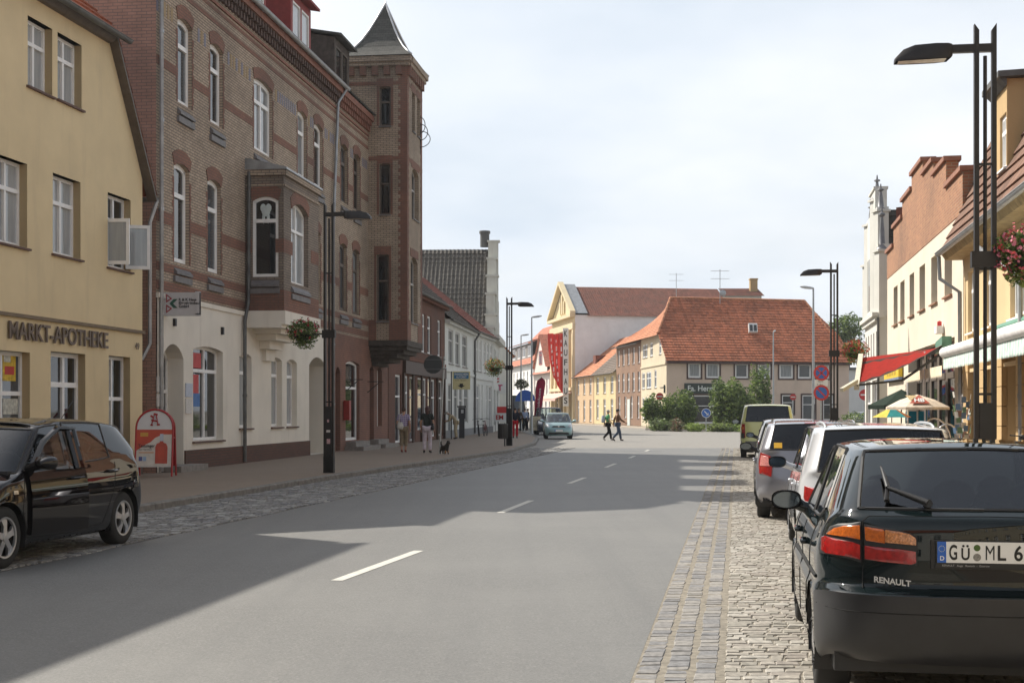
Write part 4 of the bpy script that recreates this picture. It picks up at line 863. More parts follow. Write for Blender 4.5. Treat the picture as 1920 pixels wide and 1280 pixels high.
mb = MB(); rp_ = [E_(L - 1.7, zR + .05, ry), E_(hipL - 2.9, zR + .05, ry)]; mb.tube(rp_, .14, 8); mb.tube([rp_[1], e1 + V((0, 0, .1))], .14, 8); mb.tube([rp_[0], E_(L + .3, eZ - .15, .5)], .13, 8); mb.build('ridge_tiles', TILE2, h)
mb = MB(); q = E_(wf.S(1424), 9.05, -2.4); mb.box(q, wf.d * .9, V((0, .3, .85)), V((0, -.3, .12))); sk_ = mb.build('skylight', WHITE, h); mb = MB()
for k in (0, 1): mb.box(q + wf.d * (.1 + .42 * k) + V((0, -.3, .2)), wf.d * .3, V((0, .2, .6)), V((0, -.02, .01)))
mb.build('pane', PANE[0], sk_)
mb = MB(); q = E_(wf.S(1283), 3.25, .02); mb.box(q, wf.d * (wf.S(1350) - wf.S(1283)), wf.n * .12, V((0, 0, .95))); mb.build('sign_board', plain('sign_dark_green', (.02, .035, .03), .5), h)
text('Fa. Hermann', 'lettering', plain('sign_letters_white', (.75, .78, .75), .5), h, q + wf.d * .3 + wf.n * .13 + V((0, 0, .24)), wf.d, (0, 0, 1), .5, .01, bold=.012)
mb = MB(); q = wl.pt(wl.len - .6, 3.3, .15); mb.box(q, V((2.0, 0, 0)) - V((1.1, 0, 0)), V((0, .12, 0)), V((0, 0, .75))); mb.build('corner_sign_board', MATS['sign_dark_green'], h)
# antennas standing on the roof
for px, py, x, y, zt, lab in ((1350, 505, 0, 131.5, 0, 'tall roof aerial with a small dish standing on the red roof ridge'), (1268, 512, 0, 165, 0, 'slim television aerial above the dark red long roof')):
    t = P(px, py, y); ab = V((t.x, t.y, 12.0)); mb = MB(); mb.tube([ab, t], .035, 6); n = 6
    for k, dz in enumerate((.15, .9)):
        for s_ in range(n): mb.tube([t + V((-.7 + s_ * .28, -.35 + .1 * k, -dz)), t + V((-.7 + s_ * .28, .35, -dz))], .012, 4)
        mb.tube([t + V((-.9, 0, -dz)), t + V((.9, 0, -dz))], .018, 4)
    if px == 1350: mb.lathe([(.0, 0), (.2, .03), (.33, .1)], t + V((.25, -.2, -2.3)), 'Y', 12)
    tag(mb.build('roof_aerial', STEEL, org=ab), lab, 'aerial')
# ---- terrace receding behind the corner house
def far_house(name, label, x0, x1, Y0, Y1, zE, wall, roof, floors, zR, back=6, doors=0, panes=None, roof2=None, nroof=True, sh=.25):
    w = Wall(((x1 - CX) / F * Y1, Y1), ((x0 - CX) / F * Y0, Y0), (-1, 0)); L = w.len; h = thing(name, label, 'house', w.pt(L, 0)); ops = []
    for n, a, b, ww in floors:
        for k in range(n): c = L * (k + .5) / n; ops.append((c - ww / 2, c + ww / 2, a, b, 0))
    mb = MB(); facade(mb, w, 0, L, .1, zE, ops, sh); backbox(mb, w, 0, L, zE, 2 * back); mb.face([w.pt(0, zE, 0), w.pt(0, zR, -back), w.pt(0, zE, -2 * back)]); mb.face([w.pt(L, zE, 0), w.pt(L, zR, -back), w.pt(L, zE, -2 * back)]); mb.build('wall', wall, h)
    for o in ops: window(h, w, o, panes or PANE[2], (.5,), (.65,), .1, .09, sill=STONE, depth=sh - .08, sillw=.05)
    if nroof:
        mb = MB(); slope(mb, w.pt(-.1, zE - .2, .4), w.pt(L + .1, zE - .2, .4), w.pt(L + .1, zR, -back), w.pt(-.1, zR, -back)); slope(mb, w.pt(L, zE, -2 * back), w.pt(0, zE, -2 * back), w.pt(0, zR, -back), w.pt(L, zR, -back)); mb.build('roof', roof, h)
    gutter(h, w.pt(0, zE - .2, .5), w.pt(L, zE - .2, .5), .09)
    return h, w
FB = brick('far_brown_brick', (.34, .19, .115), (.28, .155, .1), (.25, .2, .15), .25, .08, .01, .3)
h, w = far_house('brown_terrace_house', 'three-storey brown brick terrace house next to the cream side of the corner house', 1203, 1155.5, 139, 152, 8.8, FB, TILE2, [(5, 6.6, 8.3, 1.0), (5, 3.7, 5.7, 1.1), (4, .9, 3.2, 1.0)], 12.4, nroof=False)
mb = MB(); d = w.S(1177); wbox(mb, w, d, d + 1.3, .1, 2.9, .0, .06); mb.build('door', plain('pale_door', (.55, .6, .56), .6), h)
h, w = far_house('yellow_terrace_house', 'low yellow terrace house with a grey-brown roof and white windows', 1154.5, 1114, 152.2, 163, 6.1, plaster('yellow_render', (.64, .52, .3), amt=.15), TILEG, [(3, 3.7, 5.6, 1.4), (3, .7, 3, 1.3)], 10.5, 5)
h, w = far_house('half_yellow_terrace_house', 'low terrace house half yellow and half brown with a sloping dormer', 1113, 1079, 163.2, 175, 6.1, plaster('yellow_brown_render', (.56, .4, .25), amt=.15), TILE2, [(3, 3.7, 5.6, 1.3), (3, .4, 3, 1.3)], 11, 6)
mb = MB(); a = w.len * .55; wbox(mb, w, .2, a, .15, 5.9, .0, .03); 
mb = MB(); q = w.pt(w.len * .3, 7.6, -1.6); mb.prism([q, q + w.d * 1.6, q + w.d * 1.6 + V((0, 0, 1)), q + V((0, 0, 1))], -w.n * 1.6); mb.build('dormer', TILE3, h)
# ---- department store
YK = plaster('store_cream', (.68, .57, .37), amt=.1); wk = Wall((5.6, 190), (8.1, 175), (-1, 0)); L = wk.len; h = thing('department_store', 'tall cream store with a classical pediment, red banners and a vertical sign', 'department store', wk.pt(L, 0)); zE = 14.0; zR = 18.3
ops = [(L * (k + .3) / 5, L * (k + .72) / 5, 5.2, 11.6, 0, .4) for k in range(5)] + [(L * (k + .2) / 3, L * (k + .8) / 3, .2, 3.9, 0, .5) for k in range(3)]
mb = MB(); facade(mb, wk, 0, L, .1, zE, ops, .4); mb.face([wk.pt(0, zE), wk.pt(L, zE), wk.pt(L / 2, zR)])
for k in range(6): wbox(mb, wk, L * k / 5 - .3 if 0 < k < 5 else (0 if k == 0 else L - .7), L * k / 5 + .35 if 0 < k < 5 else (.7 if k == 0 else L), .1, 12.2, .0, .28)
wbox(mb, wk, -.1, L + .1, 12.2, 13.0, -.01, .35); wbox(mb, wk, -.2, L + .2, 13.75, 14.15, -.01, .7); wbox(mb, wk, 0, L, 4.3, 4.7, -.01, .4)
for s_ in (0, 1):
    p, q = (wk.pt(-.3, zE + .1, .0), wk.pt(L / 2, zR + .25, .0)) if s_ == 0 else (wk.pt(L + .3, zE + .1, 0), wk.pt(L / 2, zR + .25, 0))
    mb.prism([p, p + wk.n * .7, p + wk.n * .7 + V((0, 0, .4)), p + V((0, 0, .4))], q - p)
for k in range(3): wbox(mb, wk, L / 2 - 1.6 + k * 1.2, L / 2 - 1 + k * 1.2, zE + .6, zE + 2.2 + (1 if k == 1 else 0), .01, .2)
mb.build('wall', YK, h)
for o in ops: window(h, wk, o, PANE[2] if o[2] > 4 else PANE[0], (.5,), (.33, .66) if o[2] > 4 else (.7,), .12, .1, depth=.35)
mb = MB(); LS = 21.5; mb.face([wk.pt(L, .1, 0), wk.pt(L, .1, -LS), wk.pt(L, zE, -LS), wk.pt(L, zE, 0)]); mb.face([wk.pt(0, .1, 0), wk.pt(0, .1, -LS), wk.pt(0, zE, -LS), wk.pt(0, zE, 0)]); mb.face([wk.pt(0, .1, -LS), wk.pt(L, .1, -LS), wk.pt(L, zE, -LS), wk.pt(L / 2, zR, -LS), wk.pt(0, zE, -LS)]); mb.build('side_wall', plaster('store_side_white', (.78, .79, .8), amt=.12), h)
mb = MB(); slope(mb, wk.pt(L + .4, zE - .1, -1.6), wk.pt(L + .4, zE - .1, -LS), wk.pt(L / 2, zR, -LS), wk.pt(L / 2, zR, -1.6), row=.36); slope(mb, wk.pt(-.4, zE - .1, -LS), wk.pt(-.4, zE - .1, -1.6), wk.pt(L / 2, zR, -1.6), wk.pt(L / 2, zR, -LS)); mb.build('roof', TILE3, h)
mb = MB(); mb.face([wk.pt(L + .4, zE + .2, .1), wk.pt(L + .4, zE + .2, -1.6), wk.pt(L / 2, zR + .35, -1.6), wk.pt(L / 2, zR + .35, .1)]); mb.face([wk.pt(-.4, zE + .2, .1), wk.pt(-.4, zE + .2, -1.6), wk.pt(L / 2, zR + .35, -1.6), wk.pt(L / 2, zR + .35, .1)]); mb.build('gable_coping', ZINC, h)
s0 = wk.len + .1; q = P(1057.5, 765, 176.5); q.z = wk.Z(1062, 762); zt = P(1062, 616, 176.5).z; zb_ = P(1062, 770, 176.5).z
sg = thing('vertical_sign', 'tall white vertical store sign with black capital letters', 'sign', (P(1061, 770, 175.2).x, 175.2, zb_ + .6)); mb = MB(); x0, x1 = P(1055.5, 0, 175.2).x, P(1066, 0, 175.2).x; mb.box((x0, 175.2, zb_ + .6), (x1 - x0, 0, 0), (0, .35, 0), (0, 0, zt - zb_ - .6)); mb.build('board', plain('sign_white', (.7, .72, .7), .5, var=.05), sg)
hh = (zt - zb_ - .8) / 8
for i, ch in enumerate('KAUFHAUS'):
    text(ch, 'letter', plain('sign_black', (.02, .02, .02), .5), sg, (x0 + .14, 175.19, zt - .1 - (i + 1) * hh + hh * .2), (1, 0, 0), (0, 0, 1), hh * .62, .01, width=(x1 - x0) * .6, bold=.02)
FLAG = cloth('banner_red', (.62, .045, .03)); FLT = plain('banner_white', (.75, .7, .68), .8)
for i, (xa, xb, ya, yb, lab) in enumerate(((1027, 1038, 625, 722, 'narrowest red banner, hanging farthest from the vertical sign'), (1037, 1047, 626, 736, 'red hanging banner with a white emblem, middle one of the three'), (1046, 1056.5, 625, 744, 'red hanging banner beside the white vertical sign, longest of the three'))):
    Y = 177.2 - i * .9; mb = MB(); rows = []
    for k in range(9):
        f = k / 8; y = ya + (yb - ya) * f; row = []
        for m in range(7):
            g = m / 6; x = xa + (xb - xa) * g + f * f * 10 * (1 - i * .35); yy = y - (1 - g) * f * 16
            p_ = P(x, yy, Y); p_.y += .22 * math.sin(g * 7 + f * 4); row.append(p_)
        rows.append(row)
    mb.grid(rows); rows2 = [[p_ + V((0, .03, 0)) for p_ in r] for r in rows]; mb.grid(rows2); b_ = mb.build('banner', FLAG, smooth=True, org=P(xa, ya, Y)); tag(b_, lab, 'banner', 'red banners on the store front')
    mb = MB()
    for k in range(7):
        f = .1 + .11 * k; x = (xa + xb) / 2 + f * f * 10 * (1 - i * .35); y = ya + (yb - ya) * f
        if i == 2 and k > 2: continue
        p_ = P(x, y, Y - .32); mb.box(p_, (.1 + .05 * (k % 3), 0, 0), (0, .02, 0), (0, 0, -.6 if k % 2 else -.35))
    mb.build('lettering', FLT, b_)
mb = MB(); a = wk.pt(0, 3.9, .3); mb.box(wk.pt(.3, 4.0, .35), wk.d * (L - .6), wk.n * 2.2 - V((0, 0, .8)), V((0, 0, .06))); wbox(mb, wk, .3, L - .3, 2.95, 3.25, 2.5, 2.55); tag(mb.build('store_awning', cloth('awning_pale_pink', (.7, .45, .38)), org=a), 'pale pink awning over the entrance of the cream store', 'awning')
# ---- further houses
PW = plaster('pinkish_white', (.72, .64, .58), amt=.08)
h, w = far_house('pink_white_house', 'pinkish white house with a red roof and big dormer beside the cream store', 1034.5, 1000, 190.5, 205, 7.2, PW, tiles('pink_tiles', (.5, .2, .13), .2, .1, .3), [(6, 4.0, 6.2, 1.2), (5, .6, 3, 1.4)], 13.4, 7)
q = Wall(tuple(w.pt(w.len * .12, 0, .1).xy), tuple(w.pt(w.len * .8, 0, .1).xy), w.n.xy); M_ = q.len; mb = MB(); facade(mb, q, 0, M_, 7.3, 8.2, []); mb.face([q.pt(0, 8.2), q.pt(M_, 8.2), q.pt(M_ * .5, 12.6)]); mb.build('street_gable', PW, h); mb = MB(); slope(mb, q.pt(-.3, 7.9, .3), q.pt(M_ / 2, 12.8, .3), q.pt(M_ / 2, 12.8, -5), q.pt(-.3, 7.9, -5)); slope(mb, q.pt(M_ / 2, 12.8, .3), q.pt(M_ + .3, 7.9, .3), q.pt(M_ + .3, 7.9, -5), q.pt(M_ / 2, 12.8, -5)); mb.build('gable_roof', MATS['pink_tiles'], h)
window(h, q, (M_ * .38, M_ * .62, 8.4, 10.4, 0), PANE[0], fm=RDP, depth=-.02)
h, w = far_house('white_far_house', 'long white house with dormers where the street bends away', 999.5, 944, 205.5, 236, 9.0, plaster('bright_white', (.76, .75, .72), amt=.06), MATS['pink_tiles'], [(9, 5.3, 7.8, 1.2), (7, .6, 3.4, 2)], 16, 7)
q = Wall(tuple(w.pt(4, 0, -.8).xy), tuple(w.pt(w.len - 6, 0, -.8).xy), w.n.xy); M_ = q.len; mb = MB(); o2 = [(M_ * (k + .2) / 4, M_ * (k + .8) / 4, 10.2, 11.9, 0, .1) for k in range(4)]; facade(mb, q, 0, M_, 9.7, 12.3, o2, .1); mb.build('dormer', plain('dormer_grey', (.2, .19, .18), .8), h)
for o in o2: window(h, q, o, PANE[2], (.5,), (), .15, name='dormer_window', depth=.08)
mb = MB(); mb.box(q.pt(-.4, 12.3, .5), q.d * (M_ + .8), -q.n * 4 + V((0, 0, 1.2)), V((0, 0, .15))); mb.build('dormer_roof', TILE3, h)
# white block behind the corner house
h = thing('flat_white_house', 'white house with low red roof and a stout yellow chimney behind the big red roof', 'house', (31, 190, 0)); mb = MB(); p0, p1 = P(1336, 560, 188), P(1428, 560, 188); mb.box((p0.x, 188, 0), (p1.x - p0.x, 0, 0), (0, 10, 0), (0, 0, 17.6)); mb.build('wall', plaster('white_block', (.68, .66, .58)), h)
mb = MB(); slope(mb, V((p0.x + 1.5, 187.5, 17.5)), V((p1.x + .3, 187.5, 17.5)), V((p1.x + .3, 193, 19)), V((p0.x + 1.5, 193, 19))); mb.build('roof', TILE3, h); mb = MB(); p = P(1415, 545, 190); mb.cube((p.x, 191, 18.8), 1.0, 1.0, 2.6); mb.cube((p.x, 191, 20.1), 1.15, 1.15, .2); mb.build('chimney', plaster('ochre_chimney', (.42, .3, .14)), h)
# white hall and hedge beyond the gap
h = thing('white_hall', 'plain white hall wall seen between the corner house and the gabled house', 'building', (40, 152, 0)); mb = MB(); p0, p1 = P(1575, 700, 152), P(1668, 700, 152); mb.box((p0.x, 152, 0), (p1.x - p0.x, 0, 0), (0, 10, 0), (0, 0, 6.2)); mb.build('wall', plaster('grey_white_hall', (.62, .64, .64), amt=.1), h); mb = MB(); mb.box((p0.x - .3, 151.7, 6.2), (p1.x - p0.x + .6, 0, 0), (0, 10.6, 0), (0, 0, .3)); mb.build('roof', DARKZ, h)
# ---- planting
LG = [leaf('leaf_mid', (.115, .175, .045)), leaf('leaf_dark', (.06, .1, .03)), leaf('leaf_light', (.2, .26, .07))]; BARK = plain('bark', (.09, .07, .05), .9, var=.3)
def foliage(mb, c, r, n, size, rg, hollow=.45, nm=3, lump=.35, droop=0):
    c = V(c); r = V(r)
    sd = V((rg.random() * 9, rg.random() * 9, rg.random() * 9))
    k = 0
    while k < n:
        d = V((rg.gauss(0, 1), rg.gauss(0, 1), rg.gauss(0, 1))).normalized(); e = 1 + lump * noise.noise(d * 1.9 + sd) + lump * .6 * noise.noise(d * 4.5 + sd)
        t = e * (hollow + (1 - hollow) * rg.random() ** .55)
        if rg.random() < .25 + .5 * noise.noise(d * 3 + sd * 2): k += 1; continue
        p = c + V((d.x * r.x, d.y * r.y, d.z * r.z)) * t; a = V((rg.gauss(0, 1), rg.gauss(0, 1), rg.gauss(0, .6))).normalized(); b = a.cross(V((rg.gauss(0, 1), rg.gauss(0, 1), rg.gauss(0, 1)))).normalized(); s = size * rg.uniform(.6, 1.3)
        mb.face([p - a * s, p + b * s * .45, p + a * s, p - b * s * .45], rg.randrange(nm)); k += 1
def bush(name, label, cat, c, r, n, size, mats, seed, group=None, stems=5, lobes=6):
    rg = random.Random(seed); t = thing(name, label, cat, (c[0], c[1], .1), group); mb = MB()
    for k in range(lobes):
        a = rg.uniform(0, 6.28); q = (c[0] + math.cos(a) * r[0] * .5, c[1] + math.sin(a) * r[1] * .5, c[2] + (rg.uniform(-.5, -.3) if k % 2 else rg.uniform(0, .35)) * r[2]); f = rg.uniform(.6, .8); foliage(mb, q, (r[0] * f, r[1] * f, r[2] * f), n // lobes, size, rg, nm=len(mats))
    mb.build('foliage', mats, t); mb = MB()
    for k in range(stems): a = rg.uniform(0, 6.28); mb.tube([(c[0] + .1 * math.cos(a), c[1] + .1 * math.sin(a), .1), (c[0] + math.cos(a) * r[0] * .5, c[1] + math.sin(a) * r[1] * .5, c[2] + r[2] * .3)], [.04, .012], 5)
    mb.build('stem', BARK, t, smooth=True)
def pxbush(x0, x1, yt, yb, Y): a, b = P(x0, yt, Y), P(x1, yb, Y); return ((a.x + b.x) / 2, Y, (a.z + max(b.z, .1)) / 2 - .15), ((b.x - a.x) / 2 * 1.25, 1.5, (a.z - max(b.z, .1)) / 2 * 1.2)
for i, (x0, x1, yt, yb, Y, n, lab, mats) in enumerate(((1212, 1252, 741, 797, 117, 4200, 'dark green bush at the outer end of the planted island, below the round red sign', LG), (1243, 1296, 730, 800, 116, 6500, 'broad green bush in front of the shop window', LG), (1336, 1372, 712, 800, 113, 6500, 'tall bush with loose top behind the blue arrow sign', LG), (1362, 1420, 715, 795, 112, 7500, 'large bush with yellowish shoots between two others', [LG[0], LG[2], LG[1], LG[2]]), (1412, 1445, 690, 800, 115, 5500, 'upright bush beside the thin lamp post, topped by a conical tip', LG), (1226, 1268, 782, 804, 112, 1500, 'low grey-green cushion shrub on the island edge', [leaf('leaf_grey', (.12, .14, .07)), LG[0]]), (1262, 1284, 785, 806, 110, 900, 'small reddish brown shrub at the kerb of the island', [leaf('leaf_brown', (.13, .08, .05)), leaf('leaf_grey', (.12, .14, .07))]), (1290, 1318, 789, 805, 109.5, 1300, 'low light green cushion shrub before the shop window bushes', [leaf('leaf_fresh', (.2, .27, .06)), LG[2]]), (1330, 1366, 790, 806, 108.5, 1500, 'low spreading shrub at the foot of the blue arrow sign', [leaf('leaf_grey', (.12, .14, .07)), LG[2]]), (1368, 1410, 793, 808, 107.8, 1300, 'low bright green shrub on the island edge beside the lime van', [leaf('leaf_fresh', (.2, .27, .06)), LG[0]]))):
    c, r = pxbush(x0, x1, yt, yb, Y); bush('bush', lab, 'bush', c, r, n, .15, mats, 30 + i, 'bushes on the planted island')
c, r = pxbush(1572, 1610, 598, 655, 168); rg = random.Random(3); t = thing('tree', 'dark green tree standing behind the end of the red roof', 'tree', (c[0], 168, 0)); mb = MB()
for k in range(6): foliage(mb, (c[0] + rg.uniform(-1.5, 1), 168 + rg.uniform(-1, 1), c[2] + rg.uniform(-2.5, 1.4)), (1.8, 1.8, 1.6), 900, .22, rg)
mb.build('crown', LG, t); mb = MB(); mb.tube([(c[0], 168, 0), (c[0] + .1, 168, 4), (c[0], 168, c[2])], [.3, .2, .06], 8); mb.build('trunk', BARK, t, smooth=True)
c, r = pxbush(1586, 1622, 785, 812, 100); rg = random.Random(9); mb = MB(); foliage(mb, (c[0], 100, .8), (1.2, .8, .8), 1500, .1, rg); tag(mb.build('hedge', LG, org=(c[0], 100, .1)), 'clipped low hedge in front of the parked silver cars', 'hedge')
# ================================================================== SUNNY SIDE
OR_ = lambda Y, o=5.4: (o + ROADK * Y, Y)
BEI = plaster('beige_render', (.72, .65, .53), amt=.18); ORA = plaster('orange_ochre_render', (.56, .39, .2), amt=.18)
# ---- ochre house with dormer
w = Wall(OR_(17), OR_(32.6), (-1, 0)); L = w.len; h = thing('ochre_awning_house', 'ochre house with rusticated piers, a tall gabled dormer and long white awning', 'house', w.pt(L, 0))
zc = w.Z(1900, 645); fl = [w.rect(a, b, t, bt) for a, b, t, bt in ((1815, 1828, 505, 612), (1846, 1859, 470, 590), (1894, 1922, 480, 583))]
z0, z1 = fl[2][2] - .1, fl[2][3] + .25; ups = [(a, b, z0, z1, 0) for a, b, *_ in fl] + [(1.5, 2.6, z0, z1, 0), (4.2, 5.3, z0, z1, 0)]
zE = w.Z(1835, 430); pier = [k * 2.05 + .3 for k in range(8)]
ops = [(a + .62, min(a + 2.05, L - .3), .2, 2.75, 0, .5) for a in pier if a + .9 < L]
mb = MB(); facade(mb, w, 0, L, .1, zE, ups + ops, .18); backbox(mb, w, 0, L, zE, 9)
for s_ in (0, L): mb.face([w.pt(s_, zE), w.pt(s_, zE + 1.0, -.15), w.pt(s_, zE + 3.2, -1.05), w.pt(s_, zE + 3.2, -5), w.pt(s_, zE, -9)])
wbox(mb, w, 0, L, zc - .1, zc + .05, -.02, .12); wbox(mb, w, 0, L, zc + .05, zc + .2, -.02, .2); wbox(mb, w, 0, L, zc - .42, zc - .34, -.02, .06)
mb.build('wall', plaster('yellow_ochre_render', (.66, .5, .29), amt=.15), h)
for o in ups: window(h, w, o, PANE[2], (.5,), (.68,), .09, .07, sill=WHITE)
for o in ops: window(h, w, o, PANE[0], (), (), .06, fm=BROWNW, depth=.48, name='shop_window')
for a in pier:
    if a + .3 > L: continue
    mb = MB(); z = .15
    while z < 2.9: wbox(mb, w, a, min(a + .62, L), z, min(z + .385, 2.95), -.02, .1); z += .4
    mb.build('pier', ORA, h)
mb = MB(); slope(mb, w.pt(-.1, zE - .25, .5), w.pt(L + .25, zE - .25, .5), w.pt(L + .25, zE + 1.0, -.1), w.pt(-.1, zE + 1.0, -.1)); slope(mb, w.pt(-.1, zE + 1.0, -.1), w.pt(L + .25, zE + 1.0, -.1), w.pt(L + .25, zE + 3.2, -1.0), w.pt(-.1, zE + 3.2, -1.0)); mb.face([w.pt(-.1, zE + 3.2, -1.0), w.pt(L, zE + 3.2, -1.0), w.pt(L, zE + 3.6, -5), w.pt(-.1, zE + 3.6, -5)]); mb.build('roof', tiles('weathered_tiles', (.2, .11, .075), .3, .5), h)
mb = MB(); mb.prism([w.pt(0, zE - .3, .5), w.pt(0, zE - .45, .4), w.pt(0, zE - .45, 0), w.pt(0, zE - .2, 0)], w.d * (L + .2)); mb.build('eaves_board', plain('eave_boards', (.33, .24, .12), .8, var=.3), h); gutter(h, w.pt(0, zE - .28, .57), w.pt(L + .2, zE - .28, .57), .08, ZINC)
downpipe(h, [w.pt(L + .15, zE - .36, .56), w.pt(L + .1, zE - .9, .54), w.pt(L - .15, zE - 1.25, .12), w.pt(L - .15, .3, .1)], .05, ZINC)
downpipe(h, [w.pt(w.S(1885), zE - .36, .56), w.pt(w.S(1885), zE - .75, .54), w.pt(w.S(1905), zE - 1.3, .15), w.pt(w.S(1925), zE - 1.6, .12), w.pt(w.S(1925), .3, .1)], .05, ZINC)
# dormer house front
d0, d1 = w.S(1893), w.S(1867); wd_ = Wall(tuple(w.pt(d0, 0, .05).xy), tuple(w.pt(d1, 0, .05).xy), w.n.xy); dl = wd_.len; zt = w.Z(1893, 147); za, zb_ = w.Z(1880, 322), w.Z(1880, 222); dw = (wd_.S(1887), wd_.S(1875), za, zb_, 0, .12); dw = (min(dw[0], dw[1]), max(dw[0], dw[1])) + dw[2:]
mb = MB(); facade(mb, wd_, 0, dl, zE - .6, zt, [dw], .12)
for s_ in (0, dl): mb.face([wd_.pt(s_, zE - .6, 0), wd_.pt(s_, zt, 0), wd_.pt(s_, zt, -4), wd_.pt(s_, zE - .6, -4)])
mb.build('dormer', ORA, h); window(h, wd_, dw, PANE[2], (.5,), (.66,), .09, .07, sill=WHITE, name='dormer_window')
mb = MB(); mb.box(wd_.pt(-.18, zt, .2), w.d * (dl + .36), -w.n * 4.2 + V((0, 0, .15)), V((0, 0, .12))); mb.prism([wd_.pt(-.1, zt - .001, .16), wd_.pt(-.1, zt - .14, .02), wd_.pt(-.1, zt - .001, .02)], w.d * (dl + .2)); mb.build('dormer_roof', DARKZ, h)
# long white awning
y0 = 18; q0, q1 = V((*OR_(18.5, 4.25), 0)), V((*OR_(27.4, 4.15), 0)); t = thing('white_awning', 'long white roller awning with a pale green striped scalloped valance', 'awning', w.pt(L - 2, 3.3))
mb = MB(); mb.tube([q0 + V((0, 0, 2.86)), q1 + V((0, 0, 2.82))], .11, 12); mb.build('front_roll', plain('awning_white', (.78, .76, .74), .6), t, smooth=R(50))
mb = MB(); n = 90; rows = [[], []]
for k in range(n * 4 + 1):
    p = q0.lerp(q1, k / (n * 4)); rows[0].append(p + V((-.02, 0, 2.78))); rows[1].append(p + V((-.03, 0, 2.52 - .05 * abs(math.sin(k * math.pi / 4)))))
for k in range(n * 4): mb.face([rows[0][k], rows[0][k + 1], rows[1][k + 1], rows[1][k]], (k // 4) % 2)
mb.build('valance', [cloth('awning_pale', (.68, .72, .68)), cloth('awning_green', (.48, .64, .58))], t)
mb = MB(); a0, a1 = V((*OR_(18.5, 5.36), 3.35)), V((*OR_(28, 5.36), 3.35)); mb.face([q0 + V((0, 0, 2.92)), q1 + V((0, 0, 2.88)), a1, a0]); mb.build('fabric', [cloth('awning_pale', (.68, .72, .68))], t)
mb = MB(); mb.tube([a0, a1], .08, 8)
for f in (.15, .95): mb.bar(a0.lerp(a1, f), q0.lerp(q1, f) + V((0, 0, 2.8)), .05)
mb.build('roller', plain('awning_green_metal', (.12, .28, .2), .5), t)
# ---- beige house with the stepped brick parapet
w = Wall(OR_(32.7), OR_(49.4), (-1, 0)); L = w.len; h = thing('brick_parapet_house', 'beige rendered house with a stepped red brick parapet and a row of narrow windows', 'house', w.pt(0, 0)); zB = (w.Z(1806, 400) + w.Z(1666, 520)) / 2
wi = [w.rect(a, b, t, bt) for a, b, t, bt in ((1675.5, 1683, 537, 607), (1688, 1696, 526, 600), (1705.5, 1714, 512, 591), (1724, 1734.5, 497, 580), (1746, 1757.5, 478, 568), (1771, 1785, 463, 554))]
z0, z1 = sum(o[2] for o in wi) / 6, sum(o[3] for o in wi) / 6; wi = [(o[0], o[1], z0, z1, 0) for o in wi]; s1, s0 = w.S(1703), w.S(1790); hole = [(min(s0, s1), max(s0, s1), .3, 3.5, 0, .35)]
mb = MB(); facade(mb, w, 0, L, .1, zB, wi + hole, .35); backbox(mb, w, 0, L, zB, 9); mb.build('wall', BEI, h)
for o in wi: window(h, w, o, PANE[0], (), (), .06, fm=BROWNW, sill=plain('brick_sill', (.3, .16, .1), .8), depth=.32)
a, b = hole[0][:2]; n = 6
for k in range(n): x0 = a + (b - a) * k / n; window(h, w, (x0, x0 + (b - a) / n - .002, .3, 3.5, 0), PANE[0], (), (.72,), .2, .14, fm=BROWNW, depth=.33, name='shop_window')
PB = brick('parapet_brick', (.5, .225, .115), (.36, .145, .08), (.4, .3, .2), .25, .077, .012, .5)
# parapet outline from the far end to the near end, s measured from the near end
stp = [(w.S(1666), w.Z(1670, 465)), (w.S(1676), w.Z(1684, 415)), (w.S(1692.5), w.Z(1700, 365)), (w.S(1710), w.Z(1716, 318)), (w.S(1731), w.Z(1737, 316)), (w.S(1751), w.Z(1760, 314)), (w.S(1775), w.Z(1790, 331)), (0, 0)]
mb = MB(); cp = MB()
for k in range(7):
    a, b = stp[k][0], stp[k + 1][0]; a, b = min(a, b), max(a, b); z = stp[k][1]
    if k == 0: b = L
    if k == 3: z = w.Z(1720, 312)
    wbox(mb, w, a, b, zB, z - .08, -.3, .015); wbox(cp, w, a - .06, b + .06, z - .08, z + .04, -.36, .09)
pa = mb.build('parapet', PB, h); cp.build('coping', plain('clay_coping', (.3, .14, .09), .8, var=.2), pa)
mb = MB(); mb.face([w.pt(0, zB, -.31), w.pt(0, zB + .7, -.31), w.pt(0, zB + .5, -3), w.pt(0, zB, -5)]); mb.face([w.pt(L, zB, -.31), w.pt(L, zB + 2.6, -.31), w.pt(L, zB + 2.9, -5), w.pt(L, zB, -9)]); mb.face([w.pt(0, zB + .6, -.4), w.pt(L, zB + 2.0, -.4), w.pt(L, zB + 2.2, -9), w.pt(0, zB + .6, -9)]); mb.build('roof_walls', plain('dark_red_brickwork', (.17, .065, .045), .9, var=.3), h)
mb = MB(); a = w.S(1771); wbox(mb, w, a, a + .45, w.Z(1775, 623), w.Z(1775, 609), .02, .2); bx = mb.build('alarm_box', WHITE, h); mb = MB(); mb.lathe([(.06, 0), (.06, .12), (0, .15)], w.pt(a + .2, w.Z(1775, 609), .1), 'Z', 10); mb.build('alarm_lamp', RDP, bx)
mb = MB(); a, b = w.S(1665), w.S(1694); a, b = min(a, b), max(a, b); wbox(mb, w, a, b - .2, w.Z(1680, 709), w.Z(1680, 684), .03, .16, 0); wbox(mb, w, a, b - .2, w.Z(1680, 713), w.Z(1680, 709), .03, .161, 1); sb = mb.build('yellow_sign_board', [plain('sign_yellow', (.75, .52, .03), .5), plain('sign_blue_grey', (.16, .22, .34), .5)], h); mb = MB()
zc2 = w.Z(1680, 704)
